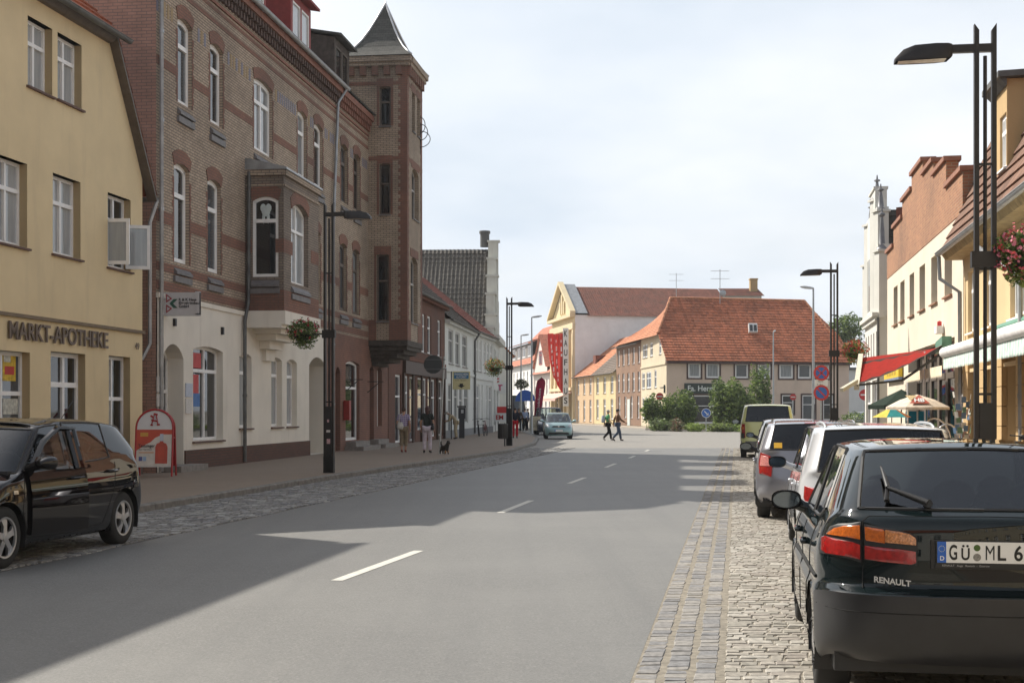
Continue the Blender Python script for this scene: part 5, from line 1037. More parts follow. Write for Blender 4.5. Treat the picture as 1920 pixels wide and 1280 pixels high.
for k in range(4): wbox(mb, w, a + (b - a) * (.18 + .16 * k), a + (b - a) * (.28 + .16 * k), zc2, zc2 + .26, .16, .168)
mb.build('lettering', plain('sign_ochre', (.5, .33, .03), .5), sb)
# red awning, one arm raised
t = thing('red_awning', 'red awning with dark edge stripes, tilted with its outer bar hanging low', 'awning', w.pt(2, 3.4)); A0, A1 = w.pt(w.S(1787), w.Z(1787, 641), .15), w.pt(w.S(1774), w.Z(1787, 641) - .1, .15); B0, B1 = P(1606, 722, 33.3), P(1614, 671, 36.6)
mb = MB(); rows = []
for i in range(13):
    f = i / 12; p, q = A0.lerp(B0, f), A1.lerp(B1, f); sag = .1 * math.sin(f * math.pi) ; rows.append([p.lerp(q, k / 12) + V((0, 0, -sag * (1 - k / 12) + .02 * math.sin(f * 40) * (k % 2))) for k in range(13)])
n0 = len(mb.v)
mb.grid(rows); w_ = 13
for i, f_ in enumerate(mb.f): j = i % 12; mb.m[i] = 1 if j in (0, 9) else 0
mb.build('fabric', [cloth('awning_red', (.27, .015, .009)), cloth('awning_dark', (.05, .035, .03))], t, smooth=True)
mb = MB(); mb.bar(B0 - V((0, 0, .05)), B1 + V((0, 0, .05)), .12, .14); mb.bar(B0 + V((0, 0, .1)), P(1578, 731, 32.6), .09); mb.build('front_bar', plain('bar_cream', (.62, .58, .45), .5), t)
mb = MB(); mb.bar(A0, A1, .24, .3); mb.build('roller_box', MATS['awning_green_metal'], t); mb = MB(); mid = A0.lerp(B0, .5) - V((0, 0, .42)); mb.bar(A0 - V((0, 0, .2)), mid, .05); mb.bar(mid, B0, .05); mb.build('arm', BLKPL, t)
# small cream awning
t = thing('cream_awning', 'small cream awning with a fringed valance behind the white awning', 'awning', w.pt(1, 3.1)); q0, q1 = V((*OR_(31.8, 4.75), 0)), V((*OR_(38.2, 4.75), 0)); zt0 = P(1740, 692, 34.7).z
mb = MB(); n = 60; CA, CB = cloth('awning_cream', (.72, .6, .4)), cloth('awning_cream_stripe', (.78, .72, .58))
for k in range(n): a, b = q0.lerp(q1, k / n), q0.lerp(q1, (k + 1) / n); mb.face([a + V((0, 0, zt0)), b + V((0, 0, zt0)), b + V((0, 0, zt0 - .22)), (a + b) / 2 + V((0, 0, zt0 - .28)), a + V((0, 0, zt0 - .22))], k % 2)
mb.build('valance', [CA, CB], t); mb = MB(); mb.face([q0 + V((0, 0, zt0)), q1 + V((0, 0, zt0)), w.pt(5.6, 2.78, .05), w.pt(-.8, 2.78, .05)]); mb.build('fabric', CA, t); mb = MB(); mb.bar(q1 + V((0, 0, zt0 - .25)), V((q1.x, q1.y, .11)), .04); mb.bar(q0.lerp(q1, .45) + V((0, 0, zt0 + .45)), V((q0.lerp(q1, .45).x, q0.lerp(q1, .45).y, .11)), .035); mb.build('post', WHITE, t)
# ---- white gabled house with pinnacles
x0, x1 = P(1646, 0, 52).x, P(1622, 0, 57.6).x; w = Wall((x0, 52), (x1, 57.6), (-1, 0)); L = w.len; h = thing('pinnacled_gable_house', 'narrow white house with a tapering gable and grey pinnacles', 'house', w.pt(0, 0)); GW = plaster('grey_white_stucco', (.66, .65, .6), amt=.2)
zc = w.Z(1632, 605); ops = [(L * (k + .28) / 5, L * (k + .68) / 5, zc - 2.1, zc - .5, 0) for k in range(5)] + [(L * .06, L * .42, .3, 2.85, 0), (L * .55, L * .92, .3, 2.85, 0)]
mb = MB(); facade(mb, w, 0, L, .1, zc, ops, .15); backbox(mb, w, 0, L, zc + 1.2, 8)
wbox(mb, w, -.05, L + .05, zc - .12, zc + .05, -.3, .12); wbox(mb, w, -.1, L + .1, zc + .05, zc + .2, -.4, .22)
zz = lambda py: P(1640, py, 54.2).z
lev = [(0, 1, zc + .2, zz(470)), (.08, .85, zz(470), zz(400)), (.2, .6, zz(400), zz(362))]
for a, b, c, d in lev: wbox(mb, w, L * a, L * b, c, d, -.45, .0)
wbox(mb, w, L * .2, L * .6, zz(362), zz(358), -.5, .06)
mb.build('wall', GW, h)
for o in ops: window(h, w, o, PANE[2], (.5,) if o[1] - o[0] > 1 else (), (.65,), .08, .06)
mb = MB()
for a, b, c, d in ((.2, .38, 0, 1.5), (.44, .56, 0, 1.5), (.62, .8, 0, 1.5)):
    wbox(mb, w, L * a, L * b, zc + .5, zz(480), -.0, .01)
mb.build('gable_panes', PANE[2], h)
for f, y0, y1, k in ((0.02, 470, 398, 1), (.1, 395, 358, 1), (.36, 366, 330, 1.25), (.84, 395, 362, .8), (.98, 470, 420, .9)):
    mb = MB(); zb_ = zz(y0 + 14); p = w.pt(L * f, 0, -.16); mb.cube(p + V((0, 0, (zc + zb_) / 2)), .42, .42, zb_ - zc, rz=.165); mb.cube(p + V((0, 0, zb_ + .04)), .56, .56, .09, rz=.165); pt_ = mb.build('buttress', GW, h)
    mb = MB(); H = zz(y1) - zb_ - .08; mb.lathe([(.24 * k, 0), (.12 * k, .12 * H), (.09, .45 * H), (.05, .72 * H), (.13, .76 * H), (.12, .8 * H), (.04, .83 * H), (.02, H), (0, H)], p + V((0, 0, zb_ + .08)), 'Z', 10); mb.build('pinnacle', plain('pinnacle_zinc', (.2, .2, .21), .5, .4), pt_, smooth=R(40))
mb = MB(); mb.face([w.pt(0, zc, -.5), w.pt(L, zc, -.5), w.pt(L / 2, zz(400), -.5)]); slope(mb, w.pt(-.2, zc, -8), w.pt(-.2, zc, -.5), w.pt(L / 2, zz(390), -.5), w.pt(L / 2, zz(390), -8)); mb.build('roof', ROOFD, h); downpipe(h, [w.pt(-.12, zc, .0), w.pt(-.12, .2, .0)], .05, DARKZ)
# ---- the row goes on past the camera, on the sunny side
w = Wall(OR_(-48), OR_(16.9), (-1, 0)); h = thing('long_cream_house', 'long cream house with many windows next to the ochre awning house', 'house', w.pt(w.len, 0)); ops = [(1 + 3.3 * k, 2.4 + 3.3 * k, z, z + 1.7, 0) for k in range(19) for z in (1, 4.6)]; mb = MB(); facade(mb, w, 0, w.len, .1, 7.6, ops); backbox(mb, w, 0, w.len, 7.6, 8); mb.build('wall', CRM, h)
for o in ops: window(h, w, o, sill=STONE)
mb = MB(); slope(mb, w.pt(0, 7.5, .3), w.pt(w.len, 7.5, .3), w.pt(w.len, 11, -4), w.pt(0, 11, -4)); mb.build('roof', ROOFR, h)
w = Wall((-24, -50), (14, -50), (0, 1)); h = thing('cross_street_house', 'broad white house closing the street behind the camera', 'house', (0, -50, 0)); ops = [(1.5 + 4 * k, 3 + 4 * k, z, z + 1.9, 0) for k in range(9) for z in (1, 4.6)]; mb = MB(); facade(mb, w, 0, w.len, .1, 8, ops); backbox(mb, w, 0, w.len, 8, 9); mb.build('wall', WHT, h)
for o in ops: window(h, w, o, sill=STONE)
mb = MB(); slope(mb, w.pt(0, 7.9, .3), w.pt(w.len, 7.9, .3), w.pt(w.len, 12, -4.5), w.pt(0, 12, -4.5)); mb.build('roof', ROOFR, h)
# ================================================================== CARS
GLT = carglass('car_glass_tinted', (.62, .7, .7)); GLD = carglass('car_glass_dark', (.16, .18, .19)); SEAT = cloth('seat_cloth', (.025, .027, .03)); CABIN = plain('cabin_trim', (.03, .03, .033), .8)
LENR = plain('lamp_red', (.3, .006, .005), .12, spec=.7, var=.35, vs=40, coat=1); LENA = plain('lamp_amber', (.5, .11, .008), .12, spec=.7, var=.3, vs=60, coat=1); LENC = plain('lamp_clear', (.55, .56, .56), .1, .5, var=.3, vs=30, coat=1); PLATE = plain('plate_white', (.82, .82, .8), .35, var=.03); PBLUE = plain('plate_blue', (.02, .12, .5), .4, var=.05); INK = plain('plate_black', (.012, .012, .012), .5, var=0); SEAM = plain('seam_black', (.006, .006, .006), .9, var=0)
def subsurf_mesh(verts, faces, mats, lv, creases=None):
    me = bpy.data.meshes.new('cage'); me.from_pydata([tuple(v) for v in verts], [], faces); me.polygons.foreach_set('material_index', mats); me.update()
    if creases:
        at = me.attributes.new('crease_edge', 'FLOAT', 'EDGE'); key = {tuple(sorted(e.vertices)): e.index for e in me.edges}
        for (a, b), c in creases.items():
            k = tuple(sorted((a, b)))
            if k in key: at.data[key[k]].value = c
    ob = bpy.data.objects.new('cage', me); COL.objects.link(ob); md = ob.modifiers.new('s', 'SUBSURF'); md.levels = lv; md.render_levels = lv
    dg = bpy.context.evaluated_depsgraph_get(); r = bpy.data.meshes.new_from_object(ob.evaluated_get(dg)); bpy.data.objects.remove(ob); bpy.data.meshes.remove(me)
    vs = [v.co.copy() for v in r.vertices]; fs = [list(p.vertices) for p in r.polygons]; ms = [p.material_index for p in r.polygons]; bpy.data.meshes.remove(r); return vs, fs, ms
class Car:
    """local axes: x across (positive to the car's right side), y forward from the rear bumper, z up"""
    def __init__(s, name, label, C, paint, lv=2, glass=GLT, group=None):
        s.C = C; s.paint = paint; s.root = thing(name, label, 'car' if 'van' not in name else 'van', (0, 0, 0), group); ORG[s.root.name] = V((0, 0, 0)); s.cage(lv, glass)
    def cage(s, lv, glass):
        C = s.C; W = C['w'] / 2; yw = C['wheels']; L = C['len']; vs = []; fs = []; ms = []; cr = {}
        B = C['B']; NC = 15
        sy = [yw[0] - C['wr'] - .12, yw[0], yw[0] + C['wr'] + .12, B - .05, B + .05, yw[1] - C['wr'] - .12, yw[1]]
        rows = []
        for (zr, zs, zf, wd, yr, yf, crn, bul) in C['rows']:
            w_ = W * wd; z = lambda k: zr if k <= 3 else zf if k >= 12 else (zr + (zs - zr) * min(1, (k - 3) / 2.0) if k < 6 else zs + (zf - zs) * max(0, (k - 8) / 4.0))
            row = [(0, yr), (.45 * w_, yr + bul * .18), (.8 * w_, yr + bul * .75), (.965 * w_, yr + bul + crn)]
            row += [(w_, sy[0]), (w_, sy[1]), (w_, sy[2]), (w_ * 1.0, sy[3]), (w_, sy[4]), (w_, sy[5]), (w_ * .995, sy[6])]
            row += [(w_ * .96, min(yf - bul - crn, yf - .12)), (.8 * w_, yf - bul * .75), (.45 * w_, yf - bul * .18), (0, yf)]
            rows.append([V((x, y, z(k))) for k, (x, y) in enumerate(row)])
        g = C['gh']; wb, wr_ = W * g['wb'], W * g['wr']
        by = g['by']; ry = g['ry']; zb = g['zb']; zr = g['zr']    # by/ry: y of the 15 columns at belt / roof edge ; zb/zr heights (rear, mid, front)
        def zz(t, k): return t[0] if k <= 3 else t[2] if k >= 11 else (t[0] + (t[1] - t[0]) * (k - 3) / 3 if k < 6 else t[1] + (t[2] - t[1]) * max(0, (k - 7) / 4.0))
        xs = [0, .45, .84, .97, 1, 1, 1, 1, 1, 1, 1, .95, .82, .45, 0]
        rows.append([V((wb * xs[k], by[k], zz(zb, k))) for k in range(NC)])
        xr = [0, .45, g.get('x2', .86), .97, 1, 1, 1, 1, 1, 1, 1, .95, .84, .45, 0]
        rows.append([V((wr_ * xr[k], ry[k], zz(zr, k) + (.02 if k in (0, 14) else .012 if k in (1, 13) else 0))) for k in range(NC)])
        hr = g.get('crown', .05)
        rows.append([V((wr_ * xr[k] * .72, ry[k] + (.16 if k < 4 else -.16 if k > 10 else 0), zz(zr, k) + hr)) for k in range(NC)])
        NR = len(rows); idx = {}
        for i in range(NR):
            for k in range(NC):
                for sd in (1, -1):
                    if k in (0, 14) and sd == -1: idx[i, k, -1] = idx[i, k, 1]; continue
                    p = rows[i][k]; idx[i, k, sd] = len(vs); vs.append(V((p.x * sd, p.y, p.z)))
        gi = NR - 3      # belt row
        for i in range(NR - 1):
            for k in range(NC - 1):
                for sd in (1, -1):
                    q = [idx[i, k, sd], idx[i, k + 1, sd], idx[i + 1, k + 1, sd], idx[i + 1, k, sd]]
                    if sd == -1: q = q[::-1]
                    m = 0
                    if i == gi:
                        if k <= 1: m = 1
                        elif g['rq'] <= k <= 6: m = 2
                        elif 8 <= k <= 9: m = 2
                        elif k >= 11: m = 3
                    elif i < C.get('bump_rows', 0) and (k <= 3 or k >= 11): m = 4
                    fs.append(q); ms.append(m)
        for k in range(NC - 1):
            a, b, c, d = idx[NR - 1, k, 1], idx[NR - 1, k + 1, 1], idx[NR - 1, k + 1, -1], idx[NR - 1, k, -1]
            q = [a, b, c, d] if k not in (0, 13) else ([a, b, c] if k == 0 else [a, b, d]); fs.append(q); ms.append(0)
        for k in range(NC - 1):
            for sd in (1, -1):
                for i, c in C.get('crease', {}).items(): cr[idx[i, k, sd], idx[i, k + 1, sd]] = c
                if k in (0, 1, 2) or k >= 10: cr[idx[gi, k, sd], idx[gi, k + 1, sd]] = .75
                else: cr[idx[gi, k, sd], idx[gi, k + 1, sd]] = .85
                cr[idx[gi + 1, k, sd], idx[gi + 1, k + 1, sd]] = .55
                for kk in (2, g['rq'], 7, 8, 10, 11): cr[idx[gi, kk, sd], idx[gi + 1, kk, sd]] = .8
        vs, fs, ms = subsurf_mesh(vs, fs, ms, lv, cr)
        # wheel arches
        R_ = C['wr'] * 1.13; kill = set()
        for c in yw:
            ctr = V((0, c, C['wr']))
            ins = [abs(v.x) > W * .55 and v.z < C['wr'] * 2.4 and math.hypot(v.y - c, v.z - C['wr']) < R_ for v in vs]
            for n, f in enumerate(fs):
                if all(ins[i] for i in f): kill.add(n)
            used = {i for n, f in enumerate(fs) if n not in kill for i in f}
            for i in used:
                if ins[i]:
                    v = vs[i]; d = math.hypot(v.y - c, v.z - C['wr']) or 1; vs[i] = V((v.x, c + (v.y - c) * R_ / d, C['wr'] + (v.z - C['wr']) * R_ / d))
        fs2 = [(f, m) for n, (f, m) in enumerate(zip(fs, ms)) if n not in kill]
        s.bvh = BVHTree.FromPolygons(vs, [f for f, m in fs2]); s.obj = {}
        def part(nm, sel, mat):
            ff = [f for f, m in fs2 if m in sel and True]
            if not ff: return None
            ids = sorted({i for f in ff for i in f}); mp = {i: n for n, i in enumerate(ids)}; mb = MB(); mb.v = [vs[i] for i in ids]; mb.f = [[mp[i] for i in f] for f in ff]; mb.m = [0] * len(ff)
            o = mb.build(nm, mat, s.root, smooth=True); return o
        s.obj['body'] = part('body', {0}, s.paint)
        s.glass = glass
        s.obj['rear'] = part('rear_window', {1}, C.get('rear_glass', glass)); s.obj['front'] = part('windscreen', {3}, glass)
        keep = fs2
        for hf in (0, 1):
            fs2 = [(f, m) for f, m in keep if (vs[f[0]].y > L / 2) == bool(hf)]; part('bumper', {4}, C.get('bump_mat', BLKPL))
        fs2 = keep
        # side panes: one mesh for each connected patch
        ff = [f for f, m in fs2 if m == 2]; par = {}
        def find(a):
            while par.setdefault(a, a) != a: par[a] = par[par[a]]; a = par[a]
            return a
        for f in ff:
            for i in f[1:]: par[find(i)] = find(f[0])
        groups = {}
        for f in ff: groups.setdefault(find(f[0]), []).append(f)
        for g_ in groups.values():
            ids = sorted({i for f in g_ for i in f}); mp = {i: n for n, i in enumerate(ids)}; mb = MB(); mb.v = [vs[i] for i in ids]; mb.f = [[mp[i] for i in f] for f in g_]; mb.m = [0] * len(g_); mb.build('side_window', C.get('side_glass', glass), s.root, smooth=True)
        # dark rubber round the glass
        s.vs, s.fs2 = vs, fs2
        edge = {}
        for f, m in fs2:
            for a in range(len(f)): e = tuple(sorted((f[a], f[(a + 1) % len(f)]))); edge.setdefault(e, []).append(m)
        sl = {}
        for (a, b), l in edge.items():
            if len(l) == 2 and (l[0] in (1, 2, 3)) != (l[1] in (1, 2, 3)):
                g3 = [x for x in l if x in (1, 2, 3)][0]; i0 = [i for i in (a, b) if i in par]; key = g3 if g3 != 2 else (2, find(i0[0]) if i0 else 0)
                sl.setdefault(key, MB()).tube([vs[a], vs[b]], C.get('seal', .011), 5, cap=False)
        for mb in sl.values(): mb.build('window_seal', BLKPL, s.root)
        # cabin
        mb = MB(); zfl, zbl = C['rows'][1][1] + .05, C['gh']['zb'][1] - .04; ya, yb = C['gh']['by'][0] + .12, C['gh']['by'][14] - .12; x = W * .8
        mb.box((-x, ya, zfl), (2 * x, 0, 0), (0, yb - ya, 0), (0, 0, .06)); mb.box((-x, yb - .35, zfl), (2 * x, 0, 0), (0, .35, 0), (0, 0, zbl - zfl)); mb.box((-x, ya, zfl), (2 * x, 0, 0), (0, .45, 0), (0, 0, zbl - zfl - .02))
        for sd in (-1, 1): mb.box((sd * x, ya, zfl), (sd * .03, 0, 0), (0, yb - ya, 0), (0, 0, zbl - zfl))
        mb.build('cabin', CABIN, s.root)
        for (yy, n) in ((C['B'] - .25, 2), (C['wheels'][0] + .35, 3 if W > .8 else 2)):
            for k in range(n):
                xx = W * (.42 if n == 2 else .52) * ((k - (n - 1) / 2) / ((n - 1) / 2)); mb = MB(); zt = C['gh']['zb'][1]; hw = .2 if n == 3 else .23
                mb.ball((xx, yy, zt - .28), hw, .09, .42, 12); mb.ball((xx, yy - .03, zt + .17), .13, .06, .1, 12); mb.tube([(xx - .05, yy, zt), (xx - .05, yy - .02, zt + .15)], .012, 6); mb.tube([(xx + .05, yy, zt), (xx + .05, yy - .02, zt + .15)], .012, 6); mb.build('seat', SEAT, s.root, smooth=True)
        mb = MB(); mb.lathe([(.17 + .015 * math.cos(a), .015 * math.sin(a)) for a in [2 * math.pi * k / 8 for k in range(9)]], (-W * .42, C['gh']['by'][14] - .75, C['gh']['zb'][1] - .02), 'Y', 20); mb.build('steering_wheel', CABIN, s.root)
        # wheels and arch liners
        for c in yw:
            for sd in (-1, 1): s.wheel(sd, c)
        for c in yw:
            for sd in (-1, 1):
                mb = MB(); rws = [[V((sd * xx, c + R_ * 1.0 * math.cos(a), C['wr'] + R_ * 1.0 * math.sin(a))) for a in [math.pi * (-.12 + 1.24 * k / 16) for k in range(17)]] for xx in (W * .985, W * .5)]
                mb.grid(rws); mb.face(rws[1]); mb.build('wheel_housing', BLKPL, s.root)
        mb = MB(); mb.box((-W * .88, .3, C['rows'][0][1] + .03), (W * 1.76, 0, 0), (0, L - .6, 0), (0, 0, .12)); mb.build('underside', BLKPL, s.root)
    def wheel(s, sd, c):
        r = s.C['wr']; tw = .2; x0 = sd * (s.C['w'] / 2 - .03); st = s.C.get('rim', 5); rr = r * .66
        w = bpy.data.objects.new('wheel', None); COL.objects.link(w); w.parent = s.root; w.location = (x0, c, r); ORG[w.name] = V((x0, c, r)); o = V((x0, c, r))
        mb = MB(); prof = [(rr, 0), (rr + .02, .004), (r * .9, -.0), (r * .975, -.018), (r, -.05), (r, -tw + .05), (r * .97, -tw + .015), (r * .85, -tw), (rr, -tw)]; mb.lathe([(a, b * sd) for a, b in prof], o, 'X', 40); mb.build('tyre', RUBBER, w, smooth=R(50))
        mb = MB(); mb.lathe([(a, b * sd) for a, b in ((rr + .004, -.002), (rr - .012, -.006), (rr - .022, -.03), (rr - .03, -.1), (rr * .3, -.12), (0, -.12))], o, 'X', 36, 1)
        if st == 0:
            mb.lathe([(a, b * sd) for a, b in ((rr - .02, -.02), (rr * .8, -.012), (rr * .45, .004), (rr * .2, .01), (0, .01))], o, 'X', 36, 0)
            for k in range(10): a = 2 * math.pi * k / 10; mb.tube([o + V((sd * -.004, math.cos(a) * rr * .72, math.sin(a) * rr * .72)), o + V((sd * -.003, math.cos(a) * rr * .82, math.sin(a) * rr * .82))], .016, 6, 1)
        else:
            for k in range(st):
                a = 2 * math.pi * k / st + .3; ca, sa = math.cos(a), math.sin(a)
                def q(rad, t, xx): return o + V((sd * xx, ca * rad - sa * t, sa * rad + ca * t))
                h1, h2 = rr * .17, rr * .27
                mb.prism([q(rr * .1, -h1, .0), q(rr * .1, h1, .0), q(rr * .55, h1 * .85, .004), q(rr - .018, h2, -.012), q(rr - .018, -h2, -.012), q(rr * .55, -h1 * .85, .004)], V((-sd * .03, 0, 0)))
            mb.lathe([(a, b * sd) for a, b in ((rr * .24, -.02), (rr * .22, .008), (rr * .1, .012), (0, .012))], o, 'X', 20, 0); mb.lathe([(a, b * sd) for a, b in ((rr, -.001), (rr - .002, .006), (rr - .022, .003), (rr - .026, -.02))], o, 'X', 36, 0)
        mb.build('rim', [ALLOY, BLKPL], w, smooth=R(35))
    # ---- things laid on the skin by shooting rays at it
    def hit(s, o, d):
        p, n, i, t = s.bvh.ray_cast(V(o), V(d)); return (p, n) if p else (None, None)
    def skin(s, axis, a, b, off):
        if axis == 'rear': p, n = s.hit((a, -3, b), (0, 1, 0)); e = V((0, -1, 0))
        elif axis == 'front': p, n = s.hit((a, s.C['len'] + 3, b), (0, -1, 0)); e = V((0, 1, 0))
        else: p, n = s.hit(((3 if axis == 'right' else -3), a, b), (-1 if axis == 'right' else 1, 0, 0)); e = V((1 if axis == 'right' else -1, 0, 0))
        if p is None: return None
        n = n if n.dot(e) > 0 else -n
        return p + (n * .6 + e * .4).normalized() * off
    def patch(s, nm, mat, axis, poly, off=.006, parent=None, nu=10, nv=8, rim=True):
        zs = [p[1] for p in poly]; z0, z1 = min(zs), max(zs); rows = []
        for j in range(nv + 1):
            z = z0 + (z1 - z0) * (j + (.02 if j == 0 else -.02 if j == nv else 0)) / nv; xs = []
            for i in range(len(poly)):
                (a, b), (c, d) = poly[i], poly[(i + 1) % len(poly)]
                if (b - z) * (d - z) <= 0 and abs(d - b) > 1e-9: xs.append(a + (c - a) * (z - b) / (d - b))
            if len(xs) < 2: continue
            x0, x1 = min(xs), max(xs); row = [s.skin(axis, x0 + (x1 - x0) * i / nu, z, off) for i in range(nu + 1)]
            if all(row): rows.append(row)
        if len(rows) < 2: return None
        mb = MB(); mb.grid(rows)
        if rim:
            e = V((0, 1, 0)) if axis == 'rear' else V((0, -1, 0)) if axis == 'front' else V((-1 if axis == 'right' else 1, 0, 0)); e = e * (off + .01)
            loop = rows[0] + [r[-1] for r in rows[1:]] + rows[-1][::-1][1:] + [r[0] for r in rows[::-1][1:-1]]
            for i in range(len(loop)): a, b = loop[i], loop[(i + 1) % len(loop)]; mb.face([a, b, b + e, a + e])
        return mb.build(nm, mat, parent or s.root, smooth=R(45))
    def seam(s, pts, axis, r=.004, name=None, mat=None, mb=None, n=14):
        own = mb is None; mb = mb or MB(); out = []
        for (a, b), (c, d) in zip(pts, pts[1:]):
            for k in range(n + 1):
                p = s.skin(axis, a + (c - a) * k / n, b + (d - b) * k / n, .0)
                if p: out.append(p)
        if len(out) > 1: mb.tube(out, r, 5)
        if own: return mb.build(name or 'panel_gap', mat or SEAM, s.root)
    def mirrors(s, y, z, mat, sc=1.0, arm=.14):
        sc *= .78
        W = s.C['w'] / 2
        for sd in (-1, 1):
            p = s.skin('right' if sd > 0 else 'left', y, z, 0) or V((sd * W * .93, y, z)); c = p + V((sd * (arm + .06), -.02, .05)); mb = MB(); rows = []
            for i in range(9):
                t = i / 8; e = math.sin(math.pi * (.12 + .38 * t)) if t < 1 else 1; yy = .1 - .2 * t
                rows.append([c + V((math.copysign(abs(math.cos(a)) ** .75, math.cos(a)) * .13 * sc * e, yy * sc, math.copysign(abs(math.sin(a)) ** .75, math.sin(a)) * .085 * sc * e)) for a in [2 * math.pi * k / 18 for k in range(18)]])
            mb.grid(rows, 0, True); mb.face(rows[0])
            mb.tube([p + V((-sd * .03, 0, -.03)), p + V((sd * .05, .01, -.005)), c + V((-sd * .06, .03, -.02))], [.05, .042, .05], 10); m = mb.build('mirror', mat, s.root, smooth=R(60))
            mb = MB(); mb.face([c + V((math.copysign(abs(math.cos(a)) ** .75, math.cos(a)) * .122 * sc, -.1 * sc + .006, math.copysign(abs(math.sin(a)) ** .75, math.sin(a)) * .077 * sc)) for a in [2 * math.pi * k / 22 for k in range(22)]]); mb.face([c + V((math.cos(a) * .114 * sc, -.1 * sc - .004, math.sin(a) * .07 * sc)) for a in [2 * math.pi * k / 22 for k in range(22)]], 1); mb.build('mirror_glass', [BLKPL, plain('mirror_silver', (.16, .19, .22), .05, 1, var=0)], m)
    def handles(s, ys, z, mat):
        for sd in ('right', 'left'):
            for y in ys:
                p = s.skin(sd, y, z, .0); q = s.skin(sd, y + .2, z, .0)
                if p and q: e = V((.035 if sd == 'right' else -.035, 0, 0)); mb = MB(); mb.tube([p, p + e, q + e, q], .014, 8); mb.build('door_handle', mat, s.root, smooth=True)
    def plate(s, axis, z, x=0, txt=None, w=.52, h=.11):
        p = s.skin(axis, x, z, .012); e = -1 if axis == 'rear' else 1; mb = MB(); y = p.y + e * .01
        mb.box((x - w / 2 - .006, y + (0 if e > 0 else -.008), z - h / 2 - .006), (w + .012, 0, 0), (0, .008, 0), (0, 0, h + .012), 1); mb.box((x - w / 2, y + (.008 if e > 0 else -.012), z - h / 2), (w, 0, 0), (0, .004, 0), (0, 0, h), 0)
        x0 = x - w / 2 if axis == 'rear' else x + w / 2 - .045; mb.box((x0, y + (.0085 if e > 0 else -.0125), z - h / 2), (.045, 0, 0), (0, .004, 0), (0, 0, h), 2); o = mb.build('number_plate', [PLATE, BLKPL, PBLUE], s.root); return o, y
    def place(s, off_left, yrear, ang=None):
        """off_left: distance of the car's left flank from the street reference line"""
        c = RD(off_left + s.C['w'] / 2, yrear); s.root.location = c; s.root.rotation_euler = (0, 0, RANG if ang is None else ang)
def col15(rear, c3, c4, c5, c6, B, a9, a10, a11, front):
    return [rear[0], rear[1], rear[2], c3, c4, c5, c6, B - .045, B + .045, a9, a10, a11, front[0], front[1], front[2]]
# ---------------- dark hatchback with the amber and red lamps, nearest the camera
LC = dict(w=1.75, len=4.5, wheels=(.93, 3.6), wr=.305, B=2.15, rim=0, bump_rows=3, bump_mat=plain('bumper_dark_grey', (.022, .022, .024), .38, spec=.5, var=.2),
  rows=[(.31, .2, .2, .95, .08, 4.4, .24, .12), (.36, .22, .24, .99, .03, 4.47, .2, .1), (.52, .42, .42, 1.0, .0, 4.5, .2, .09), (.68, .6, .6, 1.0, .0, 4.49, .2, .09), (.715, .66, .66, .975, .08, 4.44, .2, .08), (.9, .82, .72, .985, .085, 4.38, .22, .08), (1.075, .93, .82, .935, .1, 4.2, .2, .08)],
  crease={3: .6, 4: .55, 6: .35}, rear_glass=GLT,
  gh=dict(wb=.885, wr=.715, x2=.92, crown=.045, rq=4, zb=(1.115, .965, .94), zr=(1.42, 1.43, 1.39),
    by=col15((.2, .205, .25), .34, .95, 1.3, 1.6, 2.15, 2.9, 3.1, 3.14, (3.2, 3.25, 3.26)), ry=col15((.78, .78, .82), .98, 1.3, 1.5, 1.75, 2.15, 2.4, 2.45, 2.5, (2.54, 2.57, 2.58))))
c = Car('parked_car', 'very dark green hatchback with amber and red rear lamps and a raised rear wiper', LC, carpaint('paint_dark_green', (.006, .011, .012)), 3)
X = lambda px: (px - 1856) / 362.0
Zp = lambda py: 1.65 - (py - 770) / 362.0
def lamp(pts, mat, nm, par=None, off=.012): return c.patch(nm, mat, 'rear', [(X(a), Zp(b)) for a, b in pts], off, par, 14, 8)
for sd in (1, -1):
    def L_(pts): return [((X(a)) * sd, Zp(b)) for a, b in pts]
    bs = c.patch('taillight', BLKPL, 'rear', L_([(1553, 1057), (1549, 1030), (1560, 1008), (1590, 991), (1626, 986), (1626, 1064)]), .006, None, 14, 10)
    c.patch('amber_lens', LENA, 'rear', L_([(1566, 1017), (1580, 1003), (1600, 995), (1624, 993), (1624, 1020)]), .014, bs); c.patch('red_lens', LENR, 'rear', L_([(1557, 1050), (1558, 1023), (1564, 1021), (1624, 1027), (1624, 1058), (1570, 1056)]), .014, bs)
    bs = c.patch('taillight', BLKPL, 'rear', L_([(1631, 990), (1712, 1001), (1728, 1012), (1727, 1066), (1631, 1061)]), .006, None, 14, 10)
    c.patch('amber_lens', LENA, 'rear', L_([(1633, 995), (1668, 999), (1668, 1025), (1633, 1021)]), .014, bs); c.patch('pale_lens', plain('lamp_peach', (.5, .2, .07), .12, var=.5, vs=90, coat=1), 'rear', L_([(1669, 999), (1710, 1004), (1725, 1014), (1725, 1027), (1669, 1025)]), .014, bs); c.patch('red_lens', LENR, 'rear', L_([(1632, 1031), (1724, 1037), (1725, 1062), (1716, 1064), (1632, 1058)]), .014, bs)
mb = MB(); c.seam([(X(1628), Zp(984)), (X(1627), Zp(1112))], 'rear', .004, mb=mb); c.seam([(-X(1628), Zp(984)), (-X(1627), Zp(1112))], 'rear', .004, mb=mb); c.seam([(X(1628), Zp(984)), (X(1640), 1.085), (0, 1.092), (-X(1640), 1.085), (-X(1628), Zp(984))], 'rear', .003, mb=mb)
